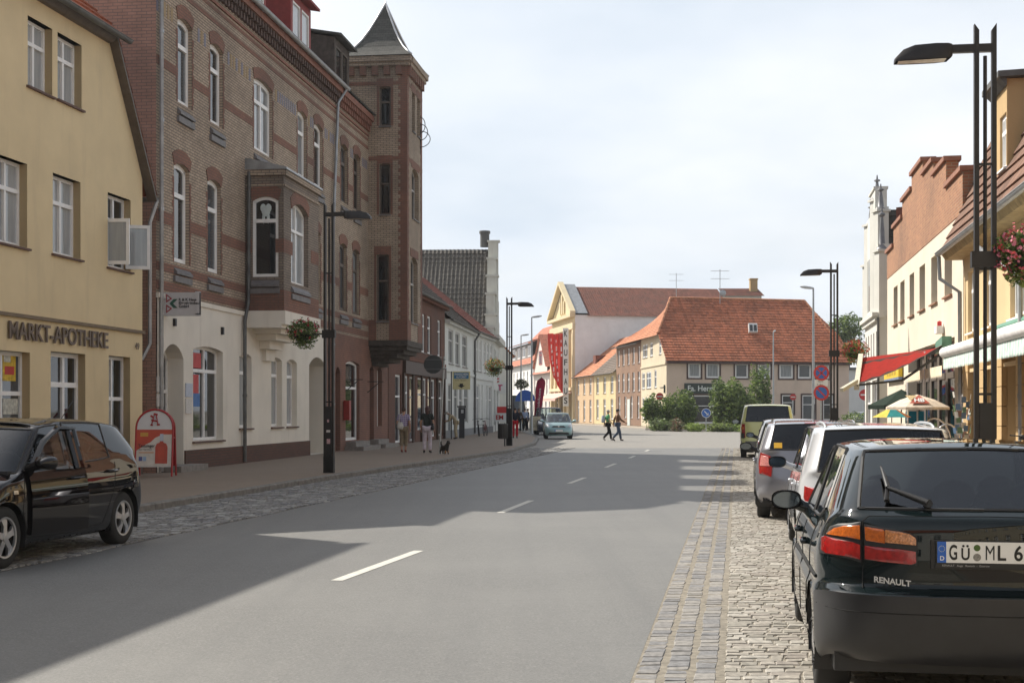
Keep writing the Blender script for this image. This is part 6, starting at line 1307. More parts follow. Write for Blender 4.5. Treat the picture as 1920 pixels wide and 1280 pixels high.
for sd in ('left', 'right'):
    c.seam([(1.3, .95), (1.22, .75), (1.3, .4)], sd, mb=mb); c.seam([(2.15, .95), (2.15, .3)], sd, mb=mb); c.seam([(3.1, .93), (3.2, .6), (3.1, .3)], sd, mb=mb); c.seam([(.6, .71), (3.2, .64)], sd, .012, mb=mb)
mb.build('panel_gap', SEAM, c.root)
mb = MB(); c.seam([(-.86, .585), (.86, .585)], 'rear', .0028, mb=mb, n=40); mb.build('bumper_groove', SEAM, c.root)
po, py_ = c.plate('rear', Zp(1037.5)); yy = py_ - .0128; x0 = -.26; z0 = Zp(1037.5) - .0375
mb = MB(); mb.box((-.29, py_ + .002, z0 - .052), (.58, 0, 0), (0, .03, 0), (0, 0, .15)); mb.box((-.27, py_ - .010, z0 - .043), (.54, 0, 0), (0, .012, 0), (0, 0, .022)); mb.build('plate_holder', BLKPL, c.root)
for ch, xa, xb in (('G', 60, 100), ('U', 121, 163), ('M', 243, 287), ('L', 303, 345), ('6', 385, 428)): text(ch, 'plate_letter', INK, po, (x0 + xa / 1000, yy, z0 + (0 if ch != 'U' else 0)), (1, 0, 0), (0, 0, 1), .075 if ch != 'U' else .06, .0005, width=(xb - xa) / 1000, bold=.0 if ch == 'M' else .02)
mb = MB()
for dx in (.131, .152): mb.lathe([(.0065, 0), (0, 0)], (x0 + dx, yy - .0006, z0 + .071), 'Y', 12)
mb.build('plate_dots', INK, po); mb = MB(); mb.lathe([(.017, 0), (0, -.0008)], (x0 + .2, yy, z0 + .062), 'Y', 18); mb.lathe([(.02, 0), (0, -.0008)], (x0 + .2, yy, z0 + .013), 'Y', 18, 1); mb.build('plate_seal', [plain('seal_green', (.06, .12, .02), .5), plain('seal_grey', (.25, .24, .22), .5, var=.5, vs=120)], po)
text('D', 'country_letter', WHITE, po, (x0 + .014, yy, z0 - .005), (1, 0, 0), (0, 0, 1), .022, .0005, bold=.015)
mb = MB()
for k in range(12): a = k * math.pi / 6; mb.lathe([(.0022, 0), (0, 0)], (x0 + .0225 + .015 * math.cos(a), yy, z0 + .055 + .015 * math.sin(a)), 'Y', 6)
mb.build('star_ring', plain('star_yellow', (.6, .6, .4), .5), po)
text('RENAULT   Auge   Rostock  -  Güstrow', 'dealer_lettering', plain('dealer_grey', (.4, .4, .4), .5), po, (-.235, py_ - .0105, z0 - .037), (1, 0, 0), (0, 0, 1), .010, .0004)
q = c.skin('rear', X(1648), Zp(1099), .006)
q2 = c.skin('rear', X(1715), Zp(1105), .006)
tt = text('RENAULT', 'badge', CHROME, c.root, q + V((0, -.012, 0)), (q2 - q), (0, 0, 1), .030, .006, width=.19, bold=.03)
# rear wiper, parked upright
pv = c.skin('rear', X(1752), 1.135, .02) or V((X(1752), .2, 1.13)); kn = c.skin('rear', X(1682), 1.2, .05) or V((X(1682), .35, 1.2)); tp = c.skin('rear', X(1677), 1.31, .045) or V((X(1677), .6, 1.3)); bt = c.skin('rear', X(1676), 1.145, .03) or V((X(1677), .25, 1.14))
mb = MB(); mb.tube([pv, pv + V((0, -.035, .01))], .024, 10); mb.tube([pv + V((0, -.03, .01)), kn + V((0, -.02, 0))], [.02, .012], 8); mb.tube([kn + V((0, -.02, 0)), kn.lerp(tp, .5) + V((0, -.03, 0)), tp], [.014, .012, .005], 8); mb.tube([bt, kn, tp], [.013, .012, .006], 6); mb.build('rear_wiper', BLKPL, c.root, smooth=R(60))
mb = MB(); ra = V((.38, 1.15, 1.478)); mb.lathe([(.022, 0), (.02, .02), (.01, .03)], ra, 'Z', 10); mb.tube([ra + V((0, 0, .02)), ra + V((-.1, -.16, .03))], .004, 5); mb.build('aerial_base', BLKPL, c.root)
c.mirrors(2.86, .955, carpaint('paint_dark_green', (0, 0, 0)), 1.06, .11); c.handles((1.5, 2.4), .82, MATS['paint_dark_green'])
c.place(.43, 7.03)
# ---------------- white estate
WE = dict(w=1.76, len=4.45, wheels=(.85, 3.5), wr=.31, B=2.05, bump_rows=0,
  rows=[(.3, .22, .22, .9, .08, 4.4, .25, .1), (.36, .24, .26, .97, .02, 4.44, .2, .1), (.5, .42, .44, 1.0, .0, 4.45, .2, .1), (.66, .6, .6, 1.0, .02, 4.42, .2, .1), (.78, .7, .68, 1.0, .06, 4.36, .2, .1), (.95, .86, .8, .97, .1, 4.2, .2, .1)], crease={5: .3},
  gh=dict(wb=.93, wr=.78, crown=.05, rq=4, zb=(1.02, .97, .96), zr=(1.45, 1.47, 1.43),
    by=col15((.14, .15, .2), .3, .75, 1.1, 1.5, 2.05, 2.85, 3.05, 3.1, (3.2, 3.26, 3.28)), ry=col15((.42, .42, .46), .6, .95, 1.2, 1.55, 2.05, 2.4, 2.5, 2.56, (2.6, 2.63, 2.64))))
def roof_rails(c, x, y0, y1, z, mat):
    for sd in (-1, 1): mb = MB(); pp = [(c.bvh.ray_cast(V((sd * x, y0 + (y1 - y0) * k / 12, 3)), V((0, 0, -1)))[0] or V((sd * x, y0 + (y1 - y0) * k / 12, z))) + V((0, 0, (-.01, .012, .024)[min(k, 12 - k, 2)])) for k in range(13)]; mb.tube(pp, .015, 8); mb.build('roof_rail', mat, c.root, smooth=True)
def seams(c, ys, zt=.92, zb=.3):
    mb = MB()
    for sd in ('left', 'right'):
        for y in ys: c.seam([(y, zt), (y + .02, .6), (y, zb)], sd, mb=mb, n=8)
    mb.build('panel_gap', SEAM, c.root)
WP = carpaint('paint_white_silver', (.62, .63, .65), .15, .3)
c = Car('parked_car', 'white estate car with silver roof rails, just behind the dark green hatchback', WE, WP, 3, GLD)
roof_rails(c, .56, .75, 2.7, 1.53, STEEL); c.mirrors(2.88, .98, WP, 1.05); c.handles((1.3, 2.2), .84, WP); seams(c, (1.15, 2.05, 3.05))
for sd in (1, -1): c.patch('taillight', LENR, 'rear', [(sd * .78, .68), (sd * .81, .74), (sd * .8, .87), (sd * .68, .86), (sd * .6, .7)], .012); c.patch('headlight', LENC, 'front', [(sd * .82, .68), (sd * .8, .8), (sd * .5, .78), (sd * .5, .66)], .01)
c.plate('rear', .75); c.place(.62, 13.7)
# ---------------- silver estate
SE = dict(WE); SE.update(w=1.78, len=4.5, wr=.325, rows=[(.3, .22, .22, .9, .08, 4.45, .25, .1), (.36, .24, .26, .97, .02, 4.49, .2, .1), (.5, .42, .44, 1.0, .0, 4.5, .2, .1), (.64, .58, .6, 1.0, .0, 4.47, .2, .1), (.78, .7, .68, 1.0, .05, 4.4, .2, .1), (1.0, .9, .82, .97, .1, 4.2, .2, .1)],
  gh=dict(wb=.93, wr=.79, crown=.045, rq=4, zb=(1.06, 1.0, .98), zr=(1.44, 1.46, 1.43), by=col15((.13, .14, .18), .26, .6, .95, 1.5, 2.05, 2.85, 3.05, 3.1, (3.2, 3.26, 3.28)), ry=col15((.4, .4, .44), .55, .85, 1.1, 1.55, 2.05, 2.4, 2.5, 2.56, (2.6, 2.63, 2.64))))
SP = carpaint('paint_silver_lilac', (.27, .27, .3), .55, .35)
c = Car('parked_car', 'silver grey estate car with roof rails and a yellow sticker in its rear window', SE, SP, 3, GLD)
roof_rails(c, .6, .55, 2.75, 1.52, SP); c.mirrors(2.9, 1.0, BLKPL, 1.0); c.handles((1.35, 2.25), .86, SP); seams(c, (1.1, 2.05, 3.05))
for sd in (1, -1):
    bs = c.patch('taillight', LENR, 'rear', [(sd * .83, .7), (sd * .84, .86), (sd * .81, 1.02), (sd * .68, 1.0), (sd * .64, .86), (sd * .66, .66)], .014); c.patch('pale_lens', plain('lamp_pink', (.6, .22, .2), .12, var=.3, vs=40, coat=1), 'rear', [(sd * .82, .82), (sd * .8, .98), (sd * .7, .97), (sd * .68, .82)], .02, bs)
    c.patch('headlight', LENC, 'front', [(sd * .82, .68), (sd * .8, .82), (sd * .5, .8), (sd * .5, .66)], .01)
c.patch('sticker', plain('sticker_yellow', (.75, .42, .02), .5), 'rear', [(-.62, 1.09), (-.62, 1.17), (-.5, 1.17), (-.5, 1.09)], .006); c.patch('brake_lamp', LENR, 'rear', [(-.16, 1.455), (.16, 1.455), (.16, 1.475), (-.16, 1.475)], .01)
mb = MB(); mb.tube([(0, .75, 1.5), (0, .6, 1.75)], .006, 5); mb.build('aerial', BLKPL, c.root); mb = MB(); p, q = c.skin('rear', -.02, 1.1, .02), c.skin('rear', .4, 1.13, .02); mb.tube([p, q], .012, 6); mb.build('rear_wiper', BLKPL, c.root); c.plate('rear', .8); c.place(.27, 20.15)
# ---------------- small grey car before the van
GS = dict(WE); GS.update(w=1.68, len=4.0, wheels=(.65, 3.15), wr=.3, B=1.85, rows=[(.3, .22, .22, .9, .08, 3.95, .25, .1), (.36, .24, .26, .97, .02, 3.98, .2, .1), (.5, .42, .44, 1.0, .0, 4.0, .2, .1), (.66, .6, .6, 1.0, .02, 3.97, .2, .1), (.78, .7, .68, 1.0, .06, 3.9, .2, .1), (.95, .86, .8, .97, .1, 3.7, .2, .1)],
  gh=dict(wb=.92, wr=.77, crown=.05, rq=4, zb=(1.02, .97, .96), zr=(1.38, 1.42, 1.38), by=col15((.14, .15, .2), .3, .65, .95, 1.3, 1.85, 2.6, 2.75, 2.8, (2.9, 2.95, 2.97)), ry=col15((.5, .5, .55), .68, .95, 1.1, 1.35, 1.85, 2.15, 2.22, 2.28, (2.32, 2.35, 2.36))))
GP = carpaint('paint_mid_grey', (.22, .23, .25), .5, .35)
c = Car('parked_car', 'small grey hatchback with black mirror, squeezed between the silver estate and the pale green van', GS, GP, 2, GLD); c.mirrors(2.65, 1.0, BLKPL); c.plate('rear', .75); seams(c, (1.0, 1.85, 2.75))
for sd in (1, -1): c.patch('taillight', LENR, 'rear', [(sd * .78, .75), (sd * .8, .95), (sd * .66, .95), (sd * .62, .75)], .012)
c.place(.42, 31.4)
# ---------------- pale green van
VN = dict(w=1.9, len=4.9, wheels=(.95, 3.95), wr=.33, B=2.9, bump_rows=0, rim=0,
  rows=[(.34, .26, .26, .92, .06, 4.84, .2, .08), (.4, .3, .3, .98, .0, 4.88, .15, .07), (.58, .5, .5, 1.0, .0, 4.9, .14, .07), (.72, .7, .68, 1.0, .04, 4.87, .14, .07), (.95, .9, .85, 1.0, .06, 4.8, .14, .07), (1.15, 1.08, 1.0, .985, .08, 4.55, .12, .06)], crease={5: .2},
  gh=dict(wb=.965, wr=.84, crown=.05, rq=4, zb=(1.27, 1.2, 1.12), zr=(1.82, 1.86, 1.84), by=col15((.1, .11, .14), .2, .45, 1.0, 1.8, 2.9, 3.7, 3.85, 3.95, (4.1, 4.18, 4.2)), ry=col15((.24, .24, .27), .34, .6, 1.0, 1.8, 2.9, 3.2, 3.3, 3.36, (3.42, 3.46, 3.47))))
VP = carpaint('paint_lime', (.56, .58, .25), .1, .3)
c = Car('parked_van', 'pale lime green minibus van, farthest vehicle in the row by the setts', VN, VP, 3, GLD)
for sd in (1, -1):
    bs = c.patch('taillight', LENR, 'rear', [(sd * .88, .72), (sd * .89, 1.2), (sd * .78, 1.2), (sd * .76, .72)], .012); c.patch('amber_lens', LENA, 'rear', [(sd * .9, 1.0), (sd * .9, 1.1), (sd * .81, 1.1), (sd * .81, 1.0)], .018, bs); c.patch('smoked_lens', BLKPL, 'rear', [(sd * .9, .7), (sd * .9, .88), (sd * .79, .88), (sd * .79, .7)], .018, bs)
c.patch('plate_recess', BLKPL, 'rear', [(-.3, .86), (.3, .86), (.3, 1.0), (-.3, 1.0)], .006); c.plate('rear', .92); c.mirrors(3.75, 1.2, BLKPL, 1.3); c.patch('bumper_step', plain('bumper_grey', (.16, .16, .15), .5), 'rear', [(-.9, .42), (.9, .42), (.9, .6), (-.9, .6)], .02); c.place(.06, 47.0)
# ---------------- black hatchback facing the camera on the shaded side
KI = dict(w=1.8, len=4.25, wheels=(.82, 3.5), wr=.33, B=2.1, bump_rows=0, rim=5,
  rows=[(.34, .2, .22, .9, .06, 4.15, .28, .14), (.4, .22, .26, .97, .0, 4.22, .24, .12), (.52, .42, .42, 1.0, -.02, 4.25, .22, .12), (.7, .6, .6, 1.0, .0, 4.22, .22, .12), (.85, .74, .72, 1.0, .06, 4.12, .22, .12), (1.02, .92, .86, .97, .12, 3.9, .22, .12)], crease={5: .35},
  gh=dict(wb=.92, wr=.77, crown=.055, rq=5, zb=(1.16, 1.05, .98), zr=(1.46, 1.52, 1.45), by=col15((.18, .19, .24), .36, .7, 1.12, 1.45, 2.1, 2.95, 3.1, 3.15, (3.28, 3.36, 3.38)), ry=col15((.42, .43, .47), .62, .85, 1.12, 1.5, 2.1, 2.45, 2.52, 2.58, (2.62, 2.66, 2.68))))
KP = carpaint('paint_black', (.008, .007, .008))
c = Car('parked_car', 'black hatchback facing the camera with its front door ajar beside the ochre house', KI, KP, 3, GLT)
c.mirrors(3.0, 1.04, KP, 1.12); c.handles((1.05, 2.25), .93, KP)
mb = MB()
for sd in ('left', 'right'):
    c.seam([(1.0, 1.03), (1.12, .7), (1.4, .32)], sd, mb=mb); c.seam([(2.1, 1.03), (2.1, .3)], sd, .006, mb=mb); c.seam([(3.1, .98), (3.2, .6), (3.1, .3)], sd, mb=mb); c.seam([(3.1, .3), (2.2, .27), (1.4, .32)], sd, mb=mb)
mb.build('panel_gap', SEAM, c.root)
# the open door: a leaf hinged at its front edge, standing a little off the body
a = R(9); hy, hx = 3.08, -.9; rot = Matrix.Rotation(-a, 3, 'Z')
def dr(y, z, o=0): p = c.skin('left', y, z, .02 + o); p = p or V((-.8, y, z)); q = rot @ V((p.x - hx, p.y - hy, 0)); return V((q.x + hx - .01, q.y + hy, p.z))
mb = MB(); rows = [[dr(2.09 + (3.06 - 2.09) * k / 10, z) for k in range(11)] for z in (.32, .45, .6, .75, .9, 1.0)]; mb.grid(rows); rin = [[p + V((.05, 0, 0)) for p in r] for r in rows]; mb.grid(rin)
for k in range(5): mb.face([rows[k][0], rows[k + 1][0], rin[k + 1][0], rin[k][0]])
for k in range(10): mb.face([rows[0][k], rows[0][k + 1], rin[0][k + 1], rin[0][k]]); mb.face([rows[-1][k], rows[-1][k + 1], rin[-1][k + 1], rin[-1][k]])
do = mb.build('open_door', KP, c.root, smooth=R(40)); mb = MB(); fr_ = [dr(2.12, 1.0), dr(2.13, 1.2), dr(2.14, 1.44), dr(2.4, 1.45), dr(2.7, 1.3), dr(3.0, 1.02)]; mb.tube(fr_, .034, 6); mb.tube([dr(2.22, 1.0), dr(2.23, 1.42)], .04, 6); mb.build('window_frame', KP, do, smooth=R(50)); mb = MB(); mb.face([p + V((.005, 0, 0)) for p in fr_]); mb.build('door_pane', GLT, do)
p, q = dr(2.2, .9, .02), dr(2.4, .9, .02); mb = MB(); mb.tube([p, p + V((-.02, 0, 0)), q + V((-.02, 0, 0)), q], .014, 8); mb.build('handle', KP, do); mb = MB(); mb.tube([dr(2.1, .72, .005), dr(3.05, .7, .005)], .008, 6); mb.build('trim_strip', CHROME if False else KP, do)
for sd in (1, -1): c.patch('headlight', LENC, 'front', [(sd * .84, .66), (sd * .84, .84), (sd * .52, .8), (sd * .5, .68)], .012); c.patch('taillight', LENR, 'rear', [(sd * .82, .8), (sd * .82, 1.05), (sd * .68, 1.05), (sd * .66, .85)], .012)
c.patch('side_repeater', LENC, 'left', [(3.28, .77), (3.36, .77), (3.36, .81), (3.28, .81)], .008); c.plate('front', .45)
mb = MB(); mb.tube([(0, .75, 1.55), (0, .45, 1.78)], .006, 5); mb.build('aerial', BLKPL, c.root)
rw = V((-4.8, 16.8, 0)); hd = V((-.178, -.984, 0)).normalized(); rt = V((hd.y, -hd.x, 0)); ctr = rw + rt * .87 - hd * .82; c.root.location = ctr; c.root.rotation_euler = (0, 0, math.atan2(-hd.x, hd.y))
# ---------------- small pale turquoise car facing the camera
JZ = dict(GS); JZ.update(w=1.69, len=3.85, wr=.3, wheels=(.6, 3.05), rim=0, gh=dict(wb=.93, wr=.76, crown=.06, rq=4, zb=(1.05, 1.0, .98), zr=(1.48, 1.5, 1.46), by=col15((.14, .15, .2), .3, .6, .9, 1.3, 1.8, 2.6, 2.85, 2.95, (3.1, 3.2, 3.22)), ry=col15((.35, .35, .4), .55, .8, 1.0, 1.3, 1.8, 2.0, 2.05, 2.1, (2.15, 2.18, 2.2))),
  rows=[(.3, .22, .2, .9, .08, 3.78, .25, .14), (.36, .24, .24, .97, .02, 3.83, .2, .13), (.5, .42, .42, 1.0, .0, 3.85, .2, .13), (.66, .6, .58, 1.0, .02, 3.82, .2, .13), (.78, .72, .7, 1.0, .06, 3.74, .2, .13), (.97, .9, .84, .97, .1, 3.6, .2, .12)])
JP = carpaint('paint_turquoise', (.24, .37, .37), .4, .3)
c = Car('parked_car', 'small pale turquoise car facing the camera at the bend of the kerb', JZ, JP, 3, GLT); c.mirrors(2.75, 1.02, JP, 1.1); c.plate('front', .5, w=.46)
for sd in (1, -1): c.patch('headlight', LENC, 'front', [(sd * .8, .7), (sd * .76, .92), (sd * .62, .86), (sd * .5, .7)], .014)
c.patch('grille', BLKPL, 'front', [(-.42, .68), (.42, .68), (.3, .78), (-.3, .78)], .01); c.patch('lower_grille', BLKPL, 'front', [(-.62, .28), (.62, .28), (.55, .4), (-.55, .4)], .01); mb = MB(); p = c.skin('front', 0, .73, .02); mb.lathe([(.05, 0), (.04, .01), (0, .01)], p, 'Y', 12); mb.build('badge', CHROME, c.root)
q = G(1047, 823); c.root.location = q + V((.02, 3.7, 0)); c.root.rotation_euler = (0, 0, R(180))
# dark blue minibus behind it
c = Car('parked_van', 'dark blue minibus parked behind the small turquoise car', VN, carpaint('paint_navy', (.02, .028, .05), .2), 2, GLT); c.plate('front', .5); c.mirrors(3.75, 1.2, BLKPL, 1.2)
for sd in (1, -1): c.patch('headlight', LENC, 'front', [(sd * .84, .72), (sd * .84, .92), (sd * .55, .9), (sd * .55, .75)], .012)
q = G(1027, 812); c.root.location = (P(1027, 0, 93).x, 97.5, 0); c.root.rotation_euler = (0, 0, R(182))
# silver cars beyond the gap
for k, (px, Y, ang, lab) in enumerate(((1597, 138, 70, 'silver car parked before the white hall, nearer to the corner house'), (1616, 141, 75, 'pale car parked before the white hall, partly hidden by the gabled house'))):
    c = Car('parked_car', lab, GS, carpaint('paint_far_silver', (.45, .48, .5), .4, .3), 2, GLD); c.root.location = (P(px, 0, Y).x, Y, .9 if False else .12); c.root.rotation_euler = (0, 0, R(-ang))
# lorry-like dark van among the shops
t = thing('delivery_lorry', 'dark delivery lorry with a big windscreen standing by the shops in the shade', 'lorry', (-.4, 118, .12)); mb = MB(); a, b = P(947, 0, 118).x, P(985, 0, 118).x; W_ = b - a
mb.prism([(a, 118, .5), (b, 118, .5), (b, 117.9, 1.6), (b - .08, 118.5, 3.0), (a + .08, 118.5, 3.0), (a, 117.9, 1.6)], (0, 5, 0)); mb.build('body', plain('lorry_green', (.03, .06, .055), .5), t); mb = MB(); mb.face([(a + .12, 117.93, 1.6), (b - .12, 117.93, 1.6), (b - .2, 118.35, 2.75), (a + .2, 118.35, 2.75)]); mb.build('windscreen', PANE[2], t); mb = MB(); mb.box((a + .1, 117.9, .55), (W_ - .2, 0, 0), (0, .1, 0), (0, 0, .3)); mb.build('bumper', plain('lorry_yellow', (.6, .45, .2), .6), t)
for s_ in (a + .15, b - .15): mb = MB(); mb.lathe([(.45, -.12), (.45, .12), (.2, .14), (0, .14)], (s_, 119.2, .55), 'X', 20); mb.build('wheel', RUBBER, t)
# ================================================================== STREET FURNITURE
def pole_lamp(name, label, loc, ang, H, group, detail=True):
    """two flat steel posts with a middle conduit; arm and lamp head towards +x of the lamp"""
    t = thing(name, label, 'street lamp', (0, 0, 0), group); ORG[t.name] = V((0, 0, 0)); g = .105
    for sd in (-1, 1):
        mb = MB(); mb.prism([(sd * g - .028, -.04, 0), (sd * g + .028, -.04, 0), (sd * g + .028, -.04, H - .08 if sd < 0 else H), (sd * g - .028, -.04, H if sd < 0 else H - .08)], (0, .08, 0)); mb.build('post', LAMPM, t)
    mb = MB(); mb.tube([(0, 0, 1.6), (0, 0, H - .4)], .024, 8); mb.tube([(.012 * math.sin(k * 1.3), -.03, 1.7 + k * .35) for k in range(int((H - 2) / .35))], .009, 5); mb.build('conduit', LAMPM, t)
    mb = MB()
    for z in (1.75, H * .52, H - 1.75): mb.cube((0, 0, z), .2, .03, .03)
    mb.build('spacer', LAMPM, t); mb = MB(); mb.cube((0, 0, 3.43), .34, .11, .2)
    for sx in (-1, 1):
        for sz in (-1, 1): mb.lathe([(.012, -.062), (.012, .062)], (sx * .13, 0, 3.43 + sz * .07), 'Y', 6)
    mb.build('clamp', LAMPM, t); mb = MB(); mb.cube((0, 0, .82), .15, .1, 1.64); mb.cube((0, 0, .2), .27, .1, .4); mb.build('service_box', BLKPL, t)
    mb = MB(); mb.cube((.2, 0, H - .3), .56, .07, .1); mb.build('arm', LAMPM, t)
    mb = MB(); z = H - .3; rows = []
    for x, hw, z0, z1 in ((.4, .05, -.09, .06), (.45, .11, -.13, .065), (.6, .14, -.135, .065), (.86, .14, -.14, .05), (1.0, .12, -.145, -.0), (1.1, .08, -.15, -.1)):
        rows.append([V((x, -hw, z + z0)), V((x, -hw * .95, z + z0 + (z1 - z0) * .55)), V((x, -hw * .6, z + z1)), V((x, hw * .6, z + z1)), V((x, hw * .95, z + z0 + (z1 - z0) * .55)), V((x, hw, z + z0))])
    mb.grid(rows); mb.face(rows[0]); mb.face(rows[-1]); hd = mb.build('lamp_head', LAMPM, t, smooth=R(35)); mb = MB(); mb.face([(.48, -.1, z - .133), (1.06, -.08, z - .147), (1.06, .08, z - .147), (.48, .1, z - .133)]); mb.build('lamp_glass', plain('lamp_lens', (.45, .4, .33), .25, var=.25, vs=12), hd)
    mb = MB(); mb.bar((-.15, 0, 3.43), (-1.0, 0, 3.43), .03, .03); mb.build('basket_arm', LAMPM, t)
    if detail:
        for x0, z0, ww, h_, mi in ((-.05, 1.0, .1, .06, 0), (-.04, .72, .09, .12, 1), (-.03, 1.25, .05, .07, 1)): mb = MB(); mb.box((x0, -.056, z0), (ww, 0, 0), (0, .004, 0), (0, 0, h_), mi); mb.build('sticker', [plain('sticker_white', (.6, .58, .56), .6, var=.2, vs=50), plain('sticker_pink', (.55, .35, .36), .6, var=.5, vs=60)], t)
    t.location = loc; t.rotation_euler = (0, 0, ang); return t
def basket(label, loc, ang, r, flowers, seed, off=-.68, n=2600, kz=1.0, nb=None):
    """hanging flower basket on the arm of a lamp"""
    rg = random.Random(seed); c = V(loc) + V((math.cos(ang) * off, math.sin(ang) * off, 3.46)); t = thing('flower_basket', label, 'flower basket', (c.x, c.y, c.z), 'flower baskets on the lamp posts'); ORG[t.name] = c
    mb = MB(); foliage(mb, c + V((0, 0, .05)), (r, r, r * .78 * kz), n, .035, rg, .3); foliage(mb, c - V((0, 0, r * .5)), (r * .7, r * .7, r * .55), n // 4, .035, rg, .2); mb.build('foliage', LG, t)
    mb = MB()
    for _ in range(nb or (150 if n > 2000 else 90)):
        d = V((rg.gauss(0, 1), rg.gauss(0, 1), rg.gauss(.25, .8))).normalized(); p = c + V((d.x * r, d.y * r, d.z * r * .8 * kz + .05)) * rg.uniform(.85, 1.12); m = rg.randrange(len(flowers))
        for q in range(5): a = V((rg.gauss(0, 1), rg.gauss(0, 1), rg.gauss(0, 1))).normalized() * .022; b = d.cross(a).normalized() * .022; e = p + V((rg.gauss(0, .018), rg.gauss(0, .018), rg.gauss(0, .018))); mb.face([e - a, e - b, e + a, e + b], m)
    mb.build('blossoms', flowers, t); mb = MB(); mb.lathe([(0, -r * .45), (r * .45, -r * .4), (r * .62, -.05), (r * .6, -.05)], c, 'Z', 16); mb.build('pot', BLKPL, t)
FR = [plain('petal_red', (.45, .03, .03), .7), plain('petal_pink', (.6, .12, .16), .7), plain('petal_dark', (.3, .015, .02), .7)]; FY = [plain('petal_orange', (.55, .15, .03), .7), plain('petal_yellow', (.6, .42, .05), .7), plain('petal_rust', (.4, .08, .03), .7)]
lb = G(617, 886, .12); ang = RANG
a_ = 0.0
l1 = pole_lamp('street_lamp', 'dark twin-post street lamp in front of the whitewashed brick house', (lb.x, lb.y, .12), R(-14), 6.68, 'twin-post street lamps')
basket('basket of dark leaves and red blossoms hanging before the white corbel', (lb.x, lb.y, .12), R(-14), .4, FR, 1, nb=45)
q = G(955, 835, .12); pole_lamp('street_lamp', 'twin-post street lamp with a waste bin at its foot near the bend of the kerb', (q.x, q.y, .12), R(-14), 6.55, 'twin-post street lamps', False); basket('basket of green leaves and orange blossoms by the white shop house', (q.x, q.y, .12), R(-14), .44, FY, 2, n=2000)
p = V((P(1847, 0, 17).x, 17, .11)); pole_lamp('street_lamp', 'tall twin-post street lamp close to the dark hatchback before the ochre house', p, R(180 - 8), 6.48 - .11, 'twin-post street lamps'); basket('big basket of pink and red blossoms hanging in front of the ochre house', p, R(172), .4, [FR[1], FR[0], plain('petal_rose', (.65, .2, .26), .7)], 3, off=-.52, n=3200)
p = V((P(1564, 0, 44.8).x, 44.8, .11)); pole_lamp('street_lamp', 'twin-post street lamp beside the round no-stopping signs', p, R(176), 6.55 - .11, 'twin-post street lamps', False); basket('round basket of red blossoms above the red awning tip', p, R(176), .42, [FR[0], FY[0]], 4, n=2200)
for k, (px, py, Y, r) in enumerate(((978, 720, 96, .5),)): c = P(px, py, Y); rg = random.Random(8); mb = MB(); foliage(mb, c, (.55, .55, .38), 1300, .06, rg, .3); tag(mb.build('flower_basket', [leaf('leaf_purple', (.05, .025, .03)), LG[1]], org=c), 'dark purple basket hung on the thin lamp post near the beach flag', 'flower basket', 'flower baskets on the lamp posts')
def thin_lamp(label, px, ytop, Y, zb, side):
    b = P(px, 0, Y); H = P(px, ytop, Y).z; t = thing('thin_street_lamp', label, 'street lamp', (b.x, Y, zb), 'thin grey street lamps'); mb = MB(); mb.tube([(b.x, Y, zb), (b.x, Y, 3), (b.x, Y, H)], [.09, .07, .045], 10); mb.build('post', STEEL, t, smooth=R(40))
    mb = MB(); rows = []
    for x, w_, h_ in ((-.02, .05, .05), (.15, .09, .09), (.45, .12, .1), (.62, .08, .06), (.68, .02, .02)): rows.append([V((b.x + side * x, Y + w_ * math.cos(a), H + .02 + x * .12 + h_ * math.sin(a) * .8)) for a in [2 * math.pi * k / 10 for k in range(10)]])
    mb.grid(rows, 0, True); mb.face(rows[0]); mb.build('lamp_head', plain('lamp_head_grey', (.5, .51, .52), .4, var=.05), t, smooth=R(50))
thin_lamp('tall thin grey street lamp behind the no-stopping signs', 1525, 541, 69, .1, -1); thin_lamp('thin grey street lamp standing before the middle of the red roof', 1450, 622, 108, .1, .3); thin_lamp('thin grey street lamp behind the crimson beach flag', 997, 595, 91, .12, 1); thin_lamp('thin grey street lamp farther down the shaded pavement, between twin posts and beach flag', 977, 629, 113, .12, 1)
# traffic signs
SRED = plain('sign_red', (.5, .02, .02), .4, var=.05); SBLU = plain('sign_blue', (.02, .12, .42), .4, var=.05); SWH = plain('sign_white_face', (.72, .72, .7), .4, var=.05)
def disc(mb, c, r, y, mi, n=28, th=.004): mb.lathe([(r, 0), (r, -th), (0, -th)], (c[0], c[1] - y, c[2]), 'Y', n, mi)
def obar(mb, c, y, a, l, w_, mi):
    d = V((math.cos(a), 0, math.sin(a))); n = V((-d.z, 0, d.x)); o = V((c[0], c[1] - y, c[2])); mb.box(o - d * l / 2 - n * w_ / 2, d * l, n * w_, V((0, -.003, 0)), mi)
c = P(1540, 699, 54); t = thing('traffic_sign_post', 'post with two round no-stopping signs and a white plate between them', 'traffic sign', (c.x, 54, .11)); mb = MB(); mb.tube([(c.x, 54.05, .11), (c.x, 54.05, c.z + .32)], .03, 8); mb.build('post', STEEL, t)
for py, n in ((699, 2), (736, 1)):
    e = P(1540, py, 54); mb = MB(); disc(mb, e, .31, 0, 1, th=.01); disc(mb, e, .225, .008, 2)
    for k in range(n): obar(mb, e, .013, R(-45 if k == 0 else 45), .46, .055, 1)
    mb.build('sign_disc', [STEEL, SRED, SBLU], t)
e = P(1540, 717.5, 54); mb = MB(); mb.box((e.x - .26, 54, e.z - .13), (.52, 0, 0), (0, .01, 0), (0, 0, .26)); pl = mb.build('sign_plate', SWH, t); text('Mo-Fr', 'lettering', INK, pl, (e.x - .13, 53.998, e.z + .02), (1, 0, 0), (0, 0, 1), .06, .001); text('8-18 h', 'lettering', INK, pl, (e.x - .17, 53.998, e.z - .09), (1, 0, 0), (0, 0, 1), .06, .001)
